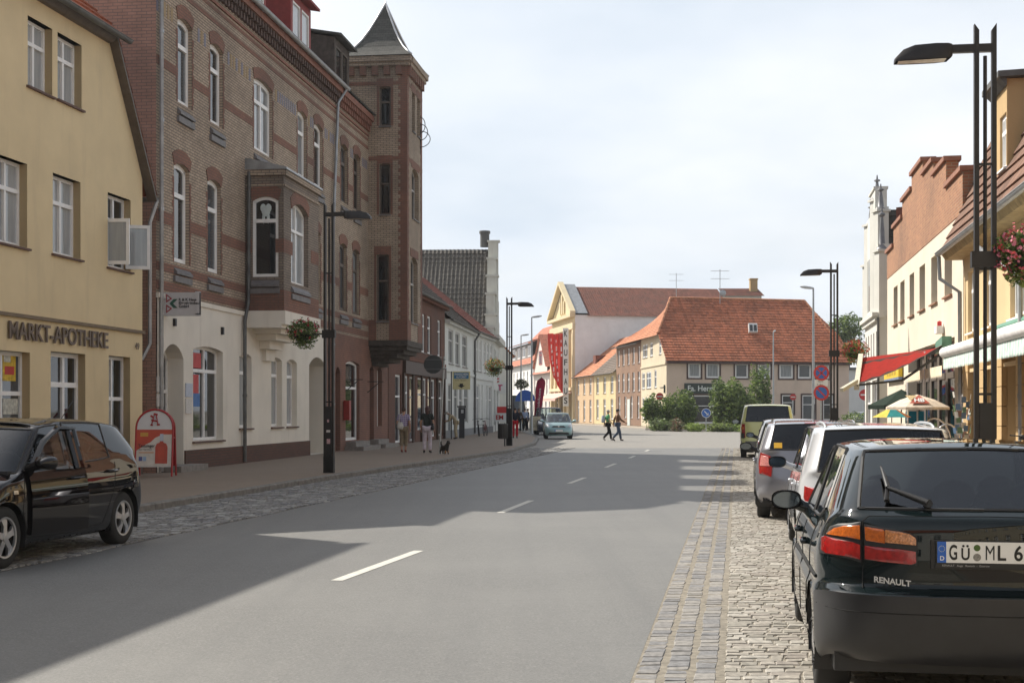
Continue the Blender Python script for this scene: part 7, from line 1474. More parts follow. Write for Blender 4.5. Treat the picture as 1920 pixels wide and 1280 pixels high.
def sign1(label, px, py, Y, r, kind, zb=.1):
    e = P(px, py, Y); t = thing('traffic_sign_post', label, 'traffic sign', (e.x, Y, zb)); mb = MB(); mb.tube([(e.x, Y + .05, zb), (e.x, Y + .05, e.z + r * .6)], .03, 8); mb.build('post', STEEL, t); mb = MB()
    if kind == 'arrow':
        disc(mb, e, r, 0, 0, th=.01); disc(mb, e, r * .9, .008, 1); obar(mb, e, .013, R(-45), r * 1.1, r * .2, 2); tip = V((e.x + r * .5, e.y - .013, e.z - r * .5)); mb.prism([tip, tip + V((0, 0, r * .62)), tip + V((-r * .2, 0, r * .2)), tip + V((-r * .62, 0, 0))], (0, -.003, 0), 2); mb.build('sign_disc', [SWH, SBLU, SWH], t)
    elif kind == 'noentry': disc(mb, e, r, 0, 0, th=.01); mb.box((e.x - r * .72, e.y - .012, e.z - r * .14), (r * 1.44, 0, 0), (0, -.003, 0), (0, 0, r * .28), 1); mb.build('sign_disc', [SRED, SWH], t)
sign1('round blue sign with white slanting arrow on the planted island', 1324, 774, 104, .36, 'arrow'); sign1('round red no-entry sign beside the cream side of the corner house', 1237, 743, 119.5, .33, 'noentry'); sign1('red no-entry sign half hidden at the edge of the gabled white house', 1621, 740, 90, .36, 'noentry'); sign1('small red and white no-entry sign against the tan wall by the thin lamp', 1487, 744, 112, .26, 'noentry')
# sign seen from behind
b = G(824, 851, .12); e = P(812, 683, b.y); t = thing('traffic_sign_post', 'leaning post with a round sign seen from its dark back beside the walking women', 'traffic sign', b); tp = P(833, 668, b.y); mb = MB(); mb.tube([b, tp], .032, 8); mb.build('post', STEEL, t); mb = MB(); disc(mb, e, .33, 0, 0, th=.02)
for dz in (-.17, .17): mb.box((e.x - .28, e.y - .05, e.z + dz - .015), (.72, 0, 0), (0, .03, 0), (0, 0, .03), 1)
mb.build('sign_disc', [plain('sign_back', (.035, .04, .042), .6), plain('sign_rail', (.1, .11, .11), .5)], t)
# parking machine and its sign
b = G(866, 821, .12); t = thing('parking_machine', 'dark blue-black parking ticket machine before the white terrace house', 'parking machine', b); mb = MB(); mb.cube(b + V((0, 0, .55)), .3, .25, 1.1); mb.cube(b + V((0, 0, 1.4)), .4, .32, .62); mb.build('cabinet', plain('machine_dark', (.03, .032, .04), .5), t); mb = MB(); mb.cube(b + V((0, -.05, 1.77)), .5, .42, .09); mb.build('hood', BLKPL, t); mb = MB(); mb.cube(b + V((.03, -.165, 1.5)), .14, .01, .2); mb.build('display', plain('display_grey', (.5, .52, .53), .4), t)
q = P(865, 713, 74); t = thing('parking_sign', 'yellow and blue parking ticket sign with a black arrow pointing down', 'sign', (q.x - .5, 74, .12)); W2, H2 = .96, .98; x0, z0 = q.x - W2 / 2, q.z - H2 / 2; mb = MB(); mb.tube([(x0 - .06, 74, .12), (x0 - .06, 74, z0 + H2)], .03, 8); mb.tube([(x0 + W2 - .04, 74.05, z0), (x0 + W2 - .04, 74.05, z0 + H2)], .02, 6); mb.build('post', BLKPL, t)
mb = MB(); mb.box((x0, 74, z0), (W2, 0, 0), (0, .06, 0), (0, 0, H2), 0); mb.box((x0 + .08, 73.995, z0 + .58), (W2 - .16, 0, 0), (0, .01, 0), (0, 0, .34), 1); bd = mb.build('board', [plain('sign_pale_yellow', (.62, .56, .3), .5, var=.06), plain('sign_mid_blue', (.03, .17, .33), .5)], t)
text('PARKSCHEIN', 'lettering', SWH, bd, (x0 + .12, 73.99, z0 + .77), (1, 0, 0), (0, 0, 1), .11, .001, width=.72, bold=.02); text('AUTOMAT', 'lettering', SWH, bd, (x0 + .2, 73.99, z0 + .62), (1, 0, 0), (0, 0, 1), .11, .001, width=.56, bold=.02); text('hier lösen', 'lettering', INK, bd, (x0 + .15, 73.99, z0 + .47), (1, 0, 0), (0, 0, 1), .06, .001, width=.6)
mb = MB(); cx2 = x0 + W2 / 2; mb.prism([(cx2 - .2, 73.998, z0 + .22), (cx2, 73.998, z0 + .08), (cx2 + .2, 73.998, z0 + .22), (cx2 + .09, 73.998, z0 + .22), (cx2 + .09, 73.998, z0 + .32), (cx2 - .09, 73.998, z0 + .32), (cx2 - .09, 73.998, z0 + .22)], (0, -.006, 0)); mb.build('arrow', INK, bd)
# bracket sign on the brick house
q0, q1 = P(297, 590, 34.0), P(374, 548, 34.0); t = thing('bracket_sign', 'grey projecting company sign with red and green angular emblem above the arched door', 'sign', (q0.x, 34, q0.z)); W2, H2 = q1.x - q0.x, q1.z - q0.z; mb = MB(); mb.box((q0.x, 34, q0.z), (W2, 0, 0), (0, .14, 0), (0, 0, H2)); mb.box((q0.x - .02, 33.985, q0.z), (.1, 0, 0), (0, .17, 0), (0, 0, H2 + .02)); mb.box((q0.x + W2 - .1, 33.985, q0.z), (.1, 0, 0), (0, .17, 0), (0, 0, H2 + .02)); mb.box((q0.x, 33.985, q0.z - .02), (W2, 0, 0), (0, .17, 0), (0, 0, .05)); bd = mb.build('board', plain('sign_aluminium', (.5, .49, .5), .45, var=.06), t)
mb = MB(); yy = 33.994
def tri(pts, mi): mb.prism([(q0.x + a * W2, yy, q0.z + b * H2) for a, b in pts], (0, -.004, 0), mi)
for s0_ in (0, 1):
    f = (lambda b: b) if s0_ == 0 else (lambda b: 1 - b)
    tri([(.19, f(.93)), (.34, f(.72)), (.19, f(.54))], 0); yy -= .005; tri([(.215, f(.84)), (.29, f(.72)), (.215, f(.64))], 2); yy += .005
tri([(.27, .5), (.37, .7), (.47, .7), (.36, .5), (.47, .3), (.37, .3)], 1); mb.build('emblem', [plain('emblem_red', (.3, .03, .04), .5), plain('emblem_green', (.02, .09, .06), .5), plain('sign_aluminium', (.5, .49, .5))], bd)
for k, s_ in enumerate(('R & K Haus', 'Eigenheimbau', 'GmbH')): text(s_, 'lettering', INK, bd, (q0.x + W2 * .5, 33.985, q0.z + H2 * (.62 - .15 * k)), (1, 0, 0), (0, 0, 1), .065, .002, bold=.03)
mb = MB()
for z in (.12, .88): mb.bar((q0.x - .22, 34.07, q0.z + H2 * z), (q0.x, 34.07, q0.z + H2 * z), .05)
mb.build('bracket', BLKPL, t)
# pavement board of the pharmacy
b = G(290, 886, .12); b.y = 31.6; b.x = (291 - CX) / F * 31.6; t = thing('pavement_board', 'red framed folding board with arched white top and a bottle advertisement outside the pharmacy', 'sign board', (b.x, b.y, .12)); w2, hh = .42, 1.56
def arch_pts(hw, h, z0=.22): return [V((hw, 0, z0)), V((hw, 0, h - hw))] + [V((hw * math.cos(a), 0, h - hw + hw * math.sin(a))) for a in [math.pi * k / 14 for k in range(1, 14)]] + [V((-hw, 0, h - hw)), V((-hw, 0, z0))]
rz = Matrix.Rotation(R(4), 3, 'Z'); til = Matrix.Rotation(R(-9), 3, 'X'); til2 = Matrix.Rotation(R(9), 3, 'X')
def fr(p, m, dy=0): return V((b.x, b.y + dy, .12)) + rz @ (V((0, 0, 1.56)) + m @ (V(p) - V((0, 0, 1.56))))
BR_ = plain('board_red', (.38, .02, .025), .45); mb = MB(); mb.tube([fr(p, til) for p in [V((w2, 0, 0))] + arch_pts(w2, hh) + [V((-w2, 0, 0))]], .022, 8); mb.tube([fr(p, til2, .06) for p in [V((w2, 0, 0))] + arch_pts(w2, hh) + [V((-w2, 0, 0))]], .022, 8); mb.bar(fr((w2, 0, .9), til), fr((w2, 0, .9), til2, .06), .02); mb.build('frame', BR_, t, smooth=R(40))
mb = MB(); mb.face([fr(p + V((0, .01, 0)), til) for p in arch_pts(w2, hh)], 0); mb.face([fr(p, til2, .06) for p in arch_pts(w2, hh)], 1)
def rc(x0, x1, z0, z1, y, mi): mb.face([fr((x0, y, z0), til), fr((x1, y, z0), til), fr((x1, y, z1), til), fr((x0, y, z1), til)], mi)
rc(-w2 + .01, w2 - .01, .24, 1.1, -.0, 2)
pts = [(-w2 + .02, 1.09), (w2 - .02, 1.09), (w2 - .02, .98), (.2, .98), (.02, .9), (-.08, .8), (-.2, .74), (-w2 + .02, .6)]; mb.face([fr((x, -.004, z), til) for x, z in pts], 3); rc(-.32, -.14, .93, 1.02, -.008, 4); rc(-.34, 0, .545, .565, -.008, 5)
bp = [(.03, .3), (.03, .68), (.06, .76), (.13, .79), (.13, .98), (.21, .98), (.21, .79), (.28, .76), (.31, .68), (.31, .3)]; mb.face([fr((x, -.01, z), til) for x, z in bp], 6); rc(.13, .21, .82, .99, -.014, 7); rc(.1, .24, .4, .68, -.014, 3); rc(-.34, -.26, .36, .46, -.008, 8); rc(-.25, -.17, .36, .46, -.008, 9)
pn = mb.build('poster', [plain('board_white', (.66, .66, .67), .5, var=.04), BR_, plain('poster_cream', (.62, .58, .53), .5, var=.1), plain('poster_red_field', (.5, .07, .035), .5, var=.1), plain('poster_gold', (.55, .3, .05), .5), plain('poster_orange', (.6, .25, .08), .5), plain('bottle_red', (.45, .06, .03), .4), plain('bottle_cap', (.45, .5, .6), .4), plain('logo_navy', (.08, .09, .25), .5), plain('logo_blue', (.3, .42, .6), .5)], t)
dd = rz @ V((1, 0, 0)); uu = rz @ (til @ V((0, 0, 1)))
text('Testsieger', 'lettering', INK, pn, fr((-.36, -.012, .68), til), dd, uu, .07, .002, width=.38, bold=.015); text('beim Haarwasser', 'lettering', INK, pn, fr((-.34, -.012, .61), til), dd, uu, .04, .002, width=.3)
# gothic A emblem of pharmacies
mb = MB()
for (x0, z0), (x1, z1), ww in (((-.07, 1.2), (-.01, 1.45), .055), ((.08, 1.2), (.03, 1.45), .07), ((-.08, 1.31), (.05, 1.29), .035), ((-.03, 1.46), (.06, 1.44), .045), ((-.1, 1.2), (-.04, 1.2), .035), ((.05, 1.2), (.12, 1.21), .035), ((-.1, 1.42), (-.04, 1.38), .04)): mb.bar(fr((x0, -.006, z0), til), fr((x1, -.006, z1), til), .01, ww)
mb.build('emblem', BR_, pn)
# smaller things on the shaded pavement
b = G(1004, 806, .12); b = V((P(1004, 0, 93).x, 93, .12)); t = thing('pavement_board', 'small folding board with a food picture near the turquoise car', 'sign board', b); mb = MB(); mb.prism([b + V((-.4, 0, .2)), b + V((.4, 0, .2)), b + V((.36, .22, 1.15)), b + V((-.36, .22, 1.15))], (0, .03, 0)); mb.build('poster', plain('poster_food', (.42, .36, .25), .5, var=.5, vs=3), t); mb = MB()
for sx in (-.42, .42): mb.tube([b + V((sx, 0, 0)), b + V((sx * .9, .25, 1.2))], .02, 6); mb.tube([b + V((sx, .5, 0)), b + V((sx * .9, .25, 1.2))], .02, 6)
mb.build('frame', STEEL, t)
b = V((P(1005, 0, 96).x, 96, .12)); t = thing('beach_flag', 'tall crimson beach flag with a rounded top', 'flag', b); mb = MB(); rows = []
for k in range(15):
    f = k / 14; z = .9 + 3.0 * f; ww = .34 * (1 if f < .8 else math.sqrt(max(0, 1 - ((f - .8) / .2) ** 2)) + .02); rows.append([b + V((.05 + .35 * f + ww * (m / 4 - .5) * 2 * (.65 + .35 * f), .04 * math.sin(m + k * .5), z)) for m in range(5)])
mb.grid(rows); mb.build('cloth', cloth('flag_crimson', (.3, .015, .05)), t, smooth=True); mb = MB(); mb.tube([b, b + V((-.25, 0, 1)), b + V((.0, 0, 3.2)), b + V((.4, 0, 3.92))], .02, 6); mb.cube(b + V((0, 0, .03)), .5, .5, .06); mb.build('mast', BLKPL, t)
for k in range(6): pass
text('Mobilcom', 'lettering', FLT, t, b + V((.2, -.1, 1.5)), (.1, 0, 1), (-1, 0, .1), .16, .002, width=1.6)
b = G(945, 838, .12); b = V((P(943, 0, 59.2).x, 59.2, .12)); t = thing('waste_bin', 'dark slatted waste bin on a post at the foot of the street lamp', 'waste bin', b); mb = MB(); mb.tube([b + V((.08, 0, 0)), b + V((.08, 0, 1))], .03, 8); mb.build('post', BLKPL, t); mb = MB(); mb.lathe([(.0, .32), (.2, .32), (.22, .95), (.2, .98), (.0, .96)], b, 'Z', 18)
for k in range(18): a = k * math.pi / 9; mb.cube(b + V((.215 * math.cos(a), .215 * math.sin(a), .64)), .02, .02, .6, rz=a)
mb.build('container', plain('bin_dark', (.04, .038, .036), .6), t)
# bicycles leaning by the white shop house
def bicycle(label, x, y, rz_, mat, group):
    t = thing('bicycle', label, 'bicycle', (0, 0, 0), group); ORG[t.name] = V((0, 0, 0)); r = .33
    for yy, nm in ((0, 'wheel'), (1.05, 'wheel')):
        mb = MB(); mb.lathe([(r + .018 * math.cos(a), .018 * math.sin(a)) for a in [2 * math.pi * k / 6 for k in range(7)]], (0, yy, r), 'X', 24)
        for k in range(10): a = k * math.pi / 5; mb.bar((0, yy, r), (0, yy + r * math.cos(a), r + r * math.sin(a)), .006)
        mb.build(nm, RUBBER, t)
    mb = MB(); S_b, H_, Bk = V((0, .33, .82)), V((0, .85, .85)), V((0, .45, .3))
    for p, q in ((S_b, Bk), (S_b, H_), (Bk, H_ - V((0, 0, .1))), (S_b, V((0, 0, r))), (Bk, V((0, 0, r))), (H_ + V((0, -.02, .12)), V((0, 1.05, r)))): mb.tube([p, q], .018, 6)
    mb.build('frame', mat, t); mb = MB(); mb.tube([(-.3, .72, 1.02), (-.1, .85, 1.06), (.1, .85, 1.06), (.3, .72, 1.02)], .015, 6); mb.build('handlebar', BLKPL, t); mb = MB(); mb.ball((0, .3, .9), .08, .14, .04, 10); mb.build('saddle', BLKPL, t); mb = MB(); mb.box((-.12, -.3, .68), (.24, 0, 0), (0, .45, 0), (0, 0, .02)); mb.bar((0, -.15, .68), (0, 0, r), .015); mb.build('carrier', BLKPL, t); t.location = (x, y, .12); t.rotation_euler = (R(0), R(-5), rz_)
bicycle('black bicycle leaning at the white shop wall, the one nearer to the parking machine', P(899, 0, 82).x, 82, R(4), BLKPL, 'bicycles at the white shop house'); bicycle('dark bicycle with reddish frame beside the black one', P(908, 0, 83).x, 83, R(-8), plain('bike_red', (.2, .03, .03), .4), 'bicycles at the white shop house')
# shop signs near the bend
for i, (x0, x1, y0, y1, Y, lab, mi, s_) in enumerate(((925, 939, 704, 721, 104, 'small white projecting sign with red stripes at the stepped gable', SWH, None), (929, 951, 716, 737, 106, 'white projecting sign with a large magenta letter at the stepped gable', SWH, 'T'), (926, 951, 774, 790, 101, 'low white banner with red lettering on the pavement railing', SWH, 'EM'), (932, 950, 762, 776, 103, 'red sale stand in front of the shops at the bend', SRED, None))):
    a, b = P(x0, y1, Y), P(x1, y0, Y); t = thing('shop_sign', lab, 'sign', a); mb = MB(); mb.box(a, (b.x - a.x, 0, 0), (0, .12, 0), (0, 0, b.z - a.z)); bd = mb.build('board', mi, t)
    if s_: text(s_, 'lettering', plain('sign_magenta', (.5, .01, .12), .5) if s_ == 'T' else SRED, bd, a + V((.15, -.005, (b.z - a.z) * .25)), (1, 0, 0), (0, 0, 1), (b.z - a.z) * .5, .003, bold=.03)
    if i == 0: mb = MB(); [mb.box(a + V((.1, -.006, .15 + .22 * k)), V((.35, 0, .05)), (0, .003, 0), (0, 0, .1)) for k in range(2)]; mb.build('stripes', SRED, bd)
    mb = MB(); mb.bar(a + V((.1, .06, 0)), V((a.x + .1, a.y + .06, .12)), .04) if a.z < 2 else mb.bar(a + V((0, .06, .2)), a + V((-.5, .06, .2)), .04); mb.build('support', BLKPL, t)
c = P(985, 745, 115); mb = MB(); rows = [[c + V((.0 + .85 * math.cos(a) * 1, yy, .95 * math.sin(a) - .3)) for a in [math.pi * k / 10 for k in range(11)]] for yy in (-.0, .9)]; mb.grid(rows); mb.face(rows[0]); tag(mb.build('blue_awning', cloth('awning_blue', (.05, .12, .42)), org=c), 'small rounded blue awning over a far shop door', 'awning')
# ---- sunny side stalls
c = P(1720, 739, 31.0); b = V((c.x, 31.0, .11)); t = thing('parasol', 'cream market parasol printed with a red triangle emblem', 'parasol', b); mb = MB(); n = 8; rim = []; zt = c.z; r_ = .74
for k in range(n): a = 2 * math.pi * (k + .2) / n; rim.append(V((b.x + r_ * math.cos(a), 31 + r_ * math.sin(a), zt - .29)))
top = V((b.x, 31, zt))
for k in range(n):
    p, q = rim[k], rim[(k + 1) % n]; m1 = top.lerp(p, .55) + V((0, 0, .035)); m2 = top.lerp(q, .55) + V((0, 0, .035)); mb.face([top, m1, m2]); mb.face([m1, p, q, m2]); mb.face([p, q, q + V((0, 0, -.06)), p + V((0, 0, -.06))])
cn = mb.build('canopy', cloth('parasol_cream', (.72, .62, .5)), t); mb = MB(); mb.tube([b, top], .02, 8); mb.cube(b + V((0, 0, .04)), .4, .4, .08); mb.build('pole', STEEL, t)
k = min(range(n), key=lambda k: ((rim[k] + rim[(k + 1) % n]) / 2 - V((b.x, 31, 0))).y); p, q = rim[k], rim[(k + 1) % n]; mid = (p + q) / 2; r = (q - p).normalized(); r = r if r.x > 0 else -r; u = (top - mid).normalized(); nn = r.cross(u); nn = nn if nn.y < 0 else -nn; o = mid + u * .1 + nn * .05
mb = MB(); mb.face([o - r * .2, o + r * .24, o + r * .02 + u * .5]); mb.face([o - r * .28 + u * .46 + nn * .002, o - r * .02 + u * .46 + nn * .002, o - r * .16 + u * .16 + nn * .002], 1); em = mb.build('emblem', [plain('emblem_rust', (.35, .06, .03), .7), plain('emblem_ochre', (.5, .38, .2), .7)], cn); text('HB', 'lettering', SWH, cn, o + nn * .01 + u * .06 - r * .09, r, u, .2, .002, width=.22, bold=.03)
c = P(1690, 752, 41); b = V((c.x, 41, .11)); t = thing('parasol', 'dark green folded-edge parasol behind the cream one', 'parasol', b); mb = MB(); top = b + V((0, 0, c.z + .25)); n = 8; rim = [V((b.x + 1.0 * math.cos(2 * math.pi * k / n), 41 + 1.0 * math.sin(2 * math.pi * k / n), c.z - .12)) for k in range(n)]
for k in range(n): mb.face([top, rim[k], rim[(k + 1) % n]]); mb.face([rim[k], rim[(k + 1) % n], rim[(k + 1) % n] - V((0, 0, .12)), rim[k] - V((0, 0, .12))])
mb.build('canopy', cloth('parasol_dark_green', (.025, .04, .03)), t); mb = MB(); mb.tube([b, top], .02, 8); mb.build('pole', BLKPL, t)
def rack(label, off, y0, y1, z, cols, seed):
    rg = random.Random(seed); a, b = RD(off, y0, .11), RD(off, y1, .11); t = thing('clothes_rack', label, 'clothes rack', a); mb = MB(); mb.tube([a, a + V((0, 0, z)), b + V((0, 0, z)), b], .018, 6); mb.build('rail', STEEL, t); n = len(cols)
    for k in range(n):
        p = a.lerp(b, (k + .5) / n); mb = MB(); d = V((.985, -.164, 0)) * rg.uniform(.2, .26); lz = rg.uniform(.55, .85); e = (b - a).normalized() * .05; top = p + V((0, 0, z - .02))
        rows = [[top + V((0, 0, -.0)) - d * .15, top + d * .15], [top - d + V((0, 0, -.1)), top + d + V((0, 0, -.1))], [top - d * .9 + e + V((0, 0, -lz * .6)), top + d * .9 - e + V((0, 0, -lz * .6))], [top - d * 1.05 + V((0, 0, -lz)), top + d * 1.05 + V((0, 0, -lz))]]
        mb.grid(rows); mb.grid([[q + e * .8 for q in r_] for r_ in rows]); tag(mb.build('hanging_garment', cloth('garment_%02d' % (cols[k][3] if len(cols[k]) > 3 else seed * 20 + k), cols[k][:3]), org=p + V((0, 0, z - .3))), ('coloured garment hanging on the long clothes rail' if seed == 1 else 'bright garment hanging on the short clothes rail'), 'garment', 'garments on the long clothes rail' if seed == 1 else 'garments on the short clothes rail')
rack('long low rail of dark patterned clothes beside the parasol', 4.75, 33.3, 36.2, 1.02, [(.12, .06, .2), (.05, .06, .2), (.2, .05, .12), (.1, .08, .15), (.06, .08, .25), (.25, .08, .1), (.08, .05, .15), (.04, .05, .12), (.2, .12, .2), (.07, .08, .3)], 1); rack('short rail with red and white clothes under the parasol', 4.5, 36.6, 38.6, 1.0, [(.5, .04, .05), (.55, .5, .42), (.5, .1, .06), (.6, .55, .45), (.02, .1, .15)], 2)
c = P(1698, 800, 39); mb = MB(); mb.grid([[c + V((.0 + .12 * m, .05 * math.sin(m * 2 + k), .45 - .22 * k)) for m in range(6)] for k in range(6)]); tag(mb.build('beach_towel', cloth('towel_teal', (.02, .17, .24)), org=c, smooth=True), 'teal towel hung up under the parasol', 'towel')
mb = MB(); c = P(1672, 782, 38); top = c + V((0, 0, .3)); n = 6; cc = [cloth('small_sunshade_yellow', (.6, .5, .1)), cloth('small_sunshade_teal', (.05, .3, .3)), cloth('small_sunshade_orange', (.6, .2, .05))]
for k in range(n): a, e = 2 * math.pi * k / n, 2 * math.pi * (k + 1) / n; mb.face([top, c + V((.55 * math.cos(a), .55 * math.sin(a), 0)), c + V((.55 * math.cos(e), .55 * math.sin(e), 0))], k % 3)
t = thing('sunshade', 'small many-coloured sunshade behind the cream parasol', 'sunshade', (c.x, c.y, .11)); mb.build('canopy', cc, t); mb = MB(); mb.tube([(c.x, c.y, .11), top], .015, 6); mb.build('pole', STEEL, t)
for k, (px, Y, lab) in enumerate(((1752, 30.5, 'chrome bicycle stand hoop, larger one in front of the clothes rail'), (1776, 30.0, 'chrome bicycle stand hoop, smaller one near the cream post'))):
    c = V((P(px, 0, Y).x, Y, .11)); mb = MB(); hw = .38 - .09 * k; mb.tube([c + V((-hw, 0, 0)), c + V((-hw, 0, .75))] + [c + V((-hw * math.cos(a), 0, .75 + (.62 - .12 * k) * math.sin(a))) for a in [math.pi * i / 12 for i in range(1, 12)]] + [c + V((hw, 0, .75)), c + V((hw, 0, 0))], .022, 8); tag(mb.build('stand_hoop', CHROME, smooth=R(50), org=c), lab, 'bicycle stand', 'bicycle stand hoops')
# postcard stand
c = V((P(1812, 0, 29.5).x - .1, 29.5, .11)); t = thing('postcard_stand', 'revolving postcard stand next to the rusticated pier', 'display stand', c); rg = random.Random(2); mb = MB(); mb.tube([c, c + V((0, 0, 1.9))], .02, 6); mb.cube(c + V((0, 0, .04)), .4, .4, .06); mb.build('pole', CHROME, t); mb = MB()
for k in range(60): a = rg.uniform(0, 6.28); z = .4 + 1.45 * rg.random(); d = V((math.cos(a), math.sin(a), 0)); e = V((-d.y, d.x, 0)) * .05; o = c + d * .17 + V((0, 0, z)); mb.face([o - e, o + e, o + e + V((0, 0, .13)) + d * .02, o - e + V((0, 0, .13)) + d * .02], rg.randrange(4))
mb.build('postcards', [plain('card_white', (.6, .58, .52), .5), plain('card_brown', (.25, .13, .08), .5), plain('card_blue', (.12, .2, .32), .5), plain('card_green', (.12, .2, .1), .5)], t)
# railing at the gap
mb = MB(); p, q = P(1580, 0, 98), P(1640, 0, 98)
for z in (.5, .95): mb.tube([(p.x, 98, z), (q.x, 98, z)], .025, 6)
for k in range(4): x = p.x + (q.x - p.x) * k / 3; mb.tube([(x, 98, .0), (x, 98, .97)], .025, 6)
tag(mb.build('railing', STEEL, org=(p.x, 98, 0)), 'low steel railing in front of the clipped hedge', 'railing')
# ---- litter-bright glints: small pale pebbles of broken mortar between the setts
# ================================================================== PEOPLE
SKIN = plain('skin', (.45, .26, .18), .6, var=.08); SHOE = plain('shoe_dark', (.02, .018, .018), .6)
def grow(name, pts, edges, radii, mat, parent, lv=2, root=0, M=None):
    me = bpy.data.meshes.new('skeleton'); me.from_pydata([tuple(p) for p in pts], edges, []); ob = bpy.data.objects.new('skeleton', me); COL.objects.link(ob); sk = ob.modifiers.new('skin', 'SKIN'); sk.use_smooth_shade = True
    for i, r in enumerate(radii):
        d = me.skin_vertices[0].data[i]; d.radius = (r, r) if isinstance(r, (int, float)) else r; d.use_root = (i == root)
    sb = ob.modifiers.new('s', 'SUBSURF'); sb.levels = lv; sb.render_levels = lv; dg = bpy.context.evaluated_depsgraph_get(); r = bpy.data.meshes.new_from_object(ob.evaluated_get(dg)); bpy.data.objects.remove(ob); bpy.data.meshes.remove(me)
    mb = MB(); mb.v = [v.co.copy() for v in r.vertices]; mb.f = [list(p.vertices) for p in r.polygons]; mb.m = [0] * len(mb.f); bpy.data.meshes.remove(r); return mb.build(name, mat, parent, smooth=True)
def person(label, loc, ang, H, J, top, legs, hair, shoes=SHOE, sleeve='short', hairlen=.0, skirt=False, cap=None, broad=1.0, leglen='long'):
    """J: joint offsets (x across, y forward, z up) in units of a 1.75 m figure"""
    t = thing('person', label, 'person', (0, 0, 0)); ORG[t.name] = V((0, 0, 0)); k = H / 1.75
    D = dict(pel=(0, 0, .95), spine=(0, 0, 1.15), chest=(0, 0, 1.36), neck=(0, 0, 1.5), head=(0, .02, 1.62), crown=(0, .01, 1.7), shL=(-.17, 0, 1.42), elL=(-.24, -.02, 1.14), wrL=(-.24, .06, .9), shR=(.17, 0, 1.42), elR=(.24, -.02, 1.14), wrR=(.24, .06, .9), hiL=(-.09, 0, .92), knL=(-.1, .03, .5), anL=(-.1, -.02, .09), toL=(-.11, .14, .03), hiR=(.09, 0, .92), knR=(.1, .03, .5), anR=(.1, -.02, .09), toR=(.11, .14, .03)); D.update({a: b for a, b in J.items() if a != "face"}); D = {a: V(b) * k for a, b in D.items()}
    n = list(D); ix = {a: i for i, a in enumerate(n)}; E = [('pel', 'spine'), ('spine', 'chest'), ('chest', 'neck'), ('neck', 'head'), ('head', 'crown')]
    for s in 'LR': E += [('chest', 'sh' + s), ('sh' + s, 'el' + s), ('el' + s, 'wr' + s), ('pel', 'hi' + s), ('hi' + s, 'kn' + s), ('kn' + s, 'an' + s), ('an' + s, 'to' + s)]
    Rr = dict(pel=(.13, .1), spine=(.115, .085), chest=(.135, .095), neck=.05, head=(.075, .09), crown=(.06, .075), sh=.052, el=.038, wr=.028, hi=.085, kn=.055, an=.038, to=.032)
    def rad(a, add=0, b=1.0):
        r = Rr.get(a) or Rr[a[:-1]]; r = r if isinstance(r, tuple) else (r, r); return ((r[0] * b + add) * k, (r[1] * b + add) * k)
    # hands: palm and five fingers grown from each wrist
    pts = [D[a] for a in n]; ed = [(ix[a], ix[b]) for a, b in E]; rr = [rad(a) for a in n]
    for s, sg in (('L', -1), ('R', 1)):
        w, el = D['wr' + s], D['el' + s]; d = (w - el).normalized(); side = d.cross(V((1, 0, 0))).normalized(); pm = w + d * .07 * k; pts.append(pm); i0 = len(pts) - 1; ed.append((ix['wr' + s], i0)); rr.append((.03 * k, .022 * k))
        for f in range(4): o = side * (f - 1.5) * .018 * k; a = pm + d * .035 * k + o; b = a + d * (.045 - .006 * abs(f - 1.2)) * k + V((-sg * .012 * k, 0, 0)); pts += [a, b]; ed += [(i0, len(pts) - 2), (len(pts) - 2, len(pts) - 1)]; rr += [(.009 * k,) * 2, (.0075 * k,) * 2]
        a = w + d * .05 * k + side * .035 * k; b = a + d * .035 * k + side * .012 * k; pts += [a, b]; ed += [(i0, len(pts) - 2), (len(pts) - 2, len(pts) - 1)]; rr += [(.011 * k,) * 2, (.009 * k,) * 2]
    grow('body', pts, ed, rr, SKIN, t)
    # face on the head
    hd, cr = D['head'], D['crown']; fw = V(J.get('face', (0, 1, 0))).normalized(); up = (cr - D['neck']).normalized(); sd = fw.cross(up).normalized(); mb = MB()
    mb.ball(hd + fw * .092 * k - up * .005, .014 * k, .02 * k, .022 * k, 8); mb.ball(hd + sd * .078 * k, .012 * k, .022 * k, .032 * k, 8); mb.ball(hd - sd * .078 * k, .012 * k, .022 * k, .032 * k, 8); mb.build('face_features', SKIN, t, smooth=True)
    mb = MB(); 
    for q in (-1, 1): mb.ball(hd + fw * .083 * k + sd * q * .03 * k + up * .022 * k, .011 * k, .008 * k, .008 * k, 6)
    mb.ball(hd + fw * .082 * k - up * .045 * k, .024 * k, .008 * k, .006 * k, 6); mb.build('eyes_and_mouth', plain('eye_dark', (.06, .025, .02), .5), t)
    hm = MB(); hc = hd + up * .045 * k - fw * .018 * k; hm.ball(hc, .092 * k, .1 * k, .085 * k, 14)
    if hairlen: hm.ball(hc - fw * .045 * k - up * hairlen * .5 * k, .075 * k, .05 * k, (.05 + hairlen * .6) * k, 12)
    hm.build('hair' if not cap else 'cap', hair, t, smooth=True)
    if cap: mb = MB(); mb.prism([hd + up * .05 * k + fw * .07 * k + sd * .07 * k, hd + up * .045 * k + fw * .17 * k + sd * .04 * k, hd + up * .045 * k + fw * .17 * k - sd * .04 * k, hd + up * .05 * k + fw * .07 * k - sd * .07 * k], up * .012); mb.build('cap_peak', cap, t)
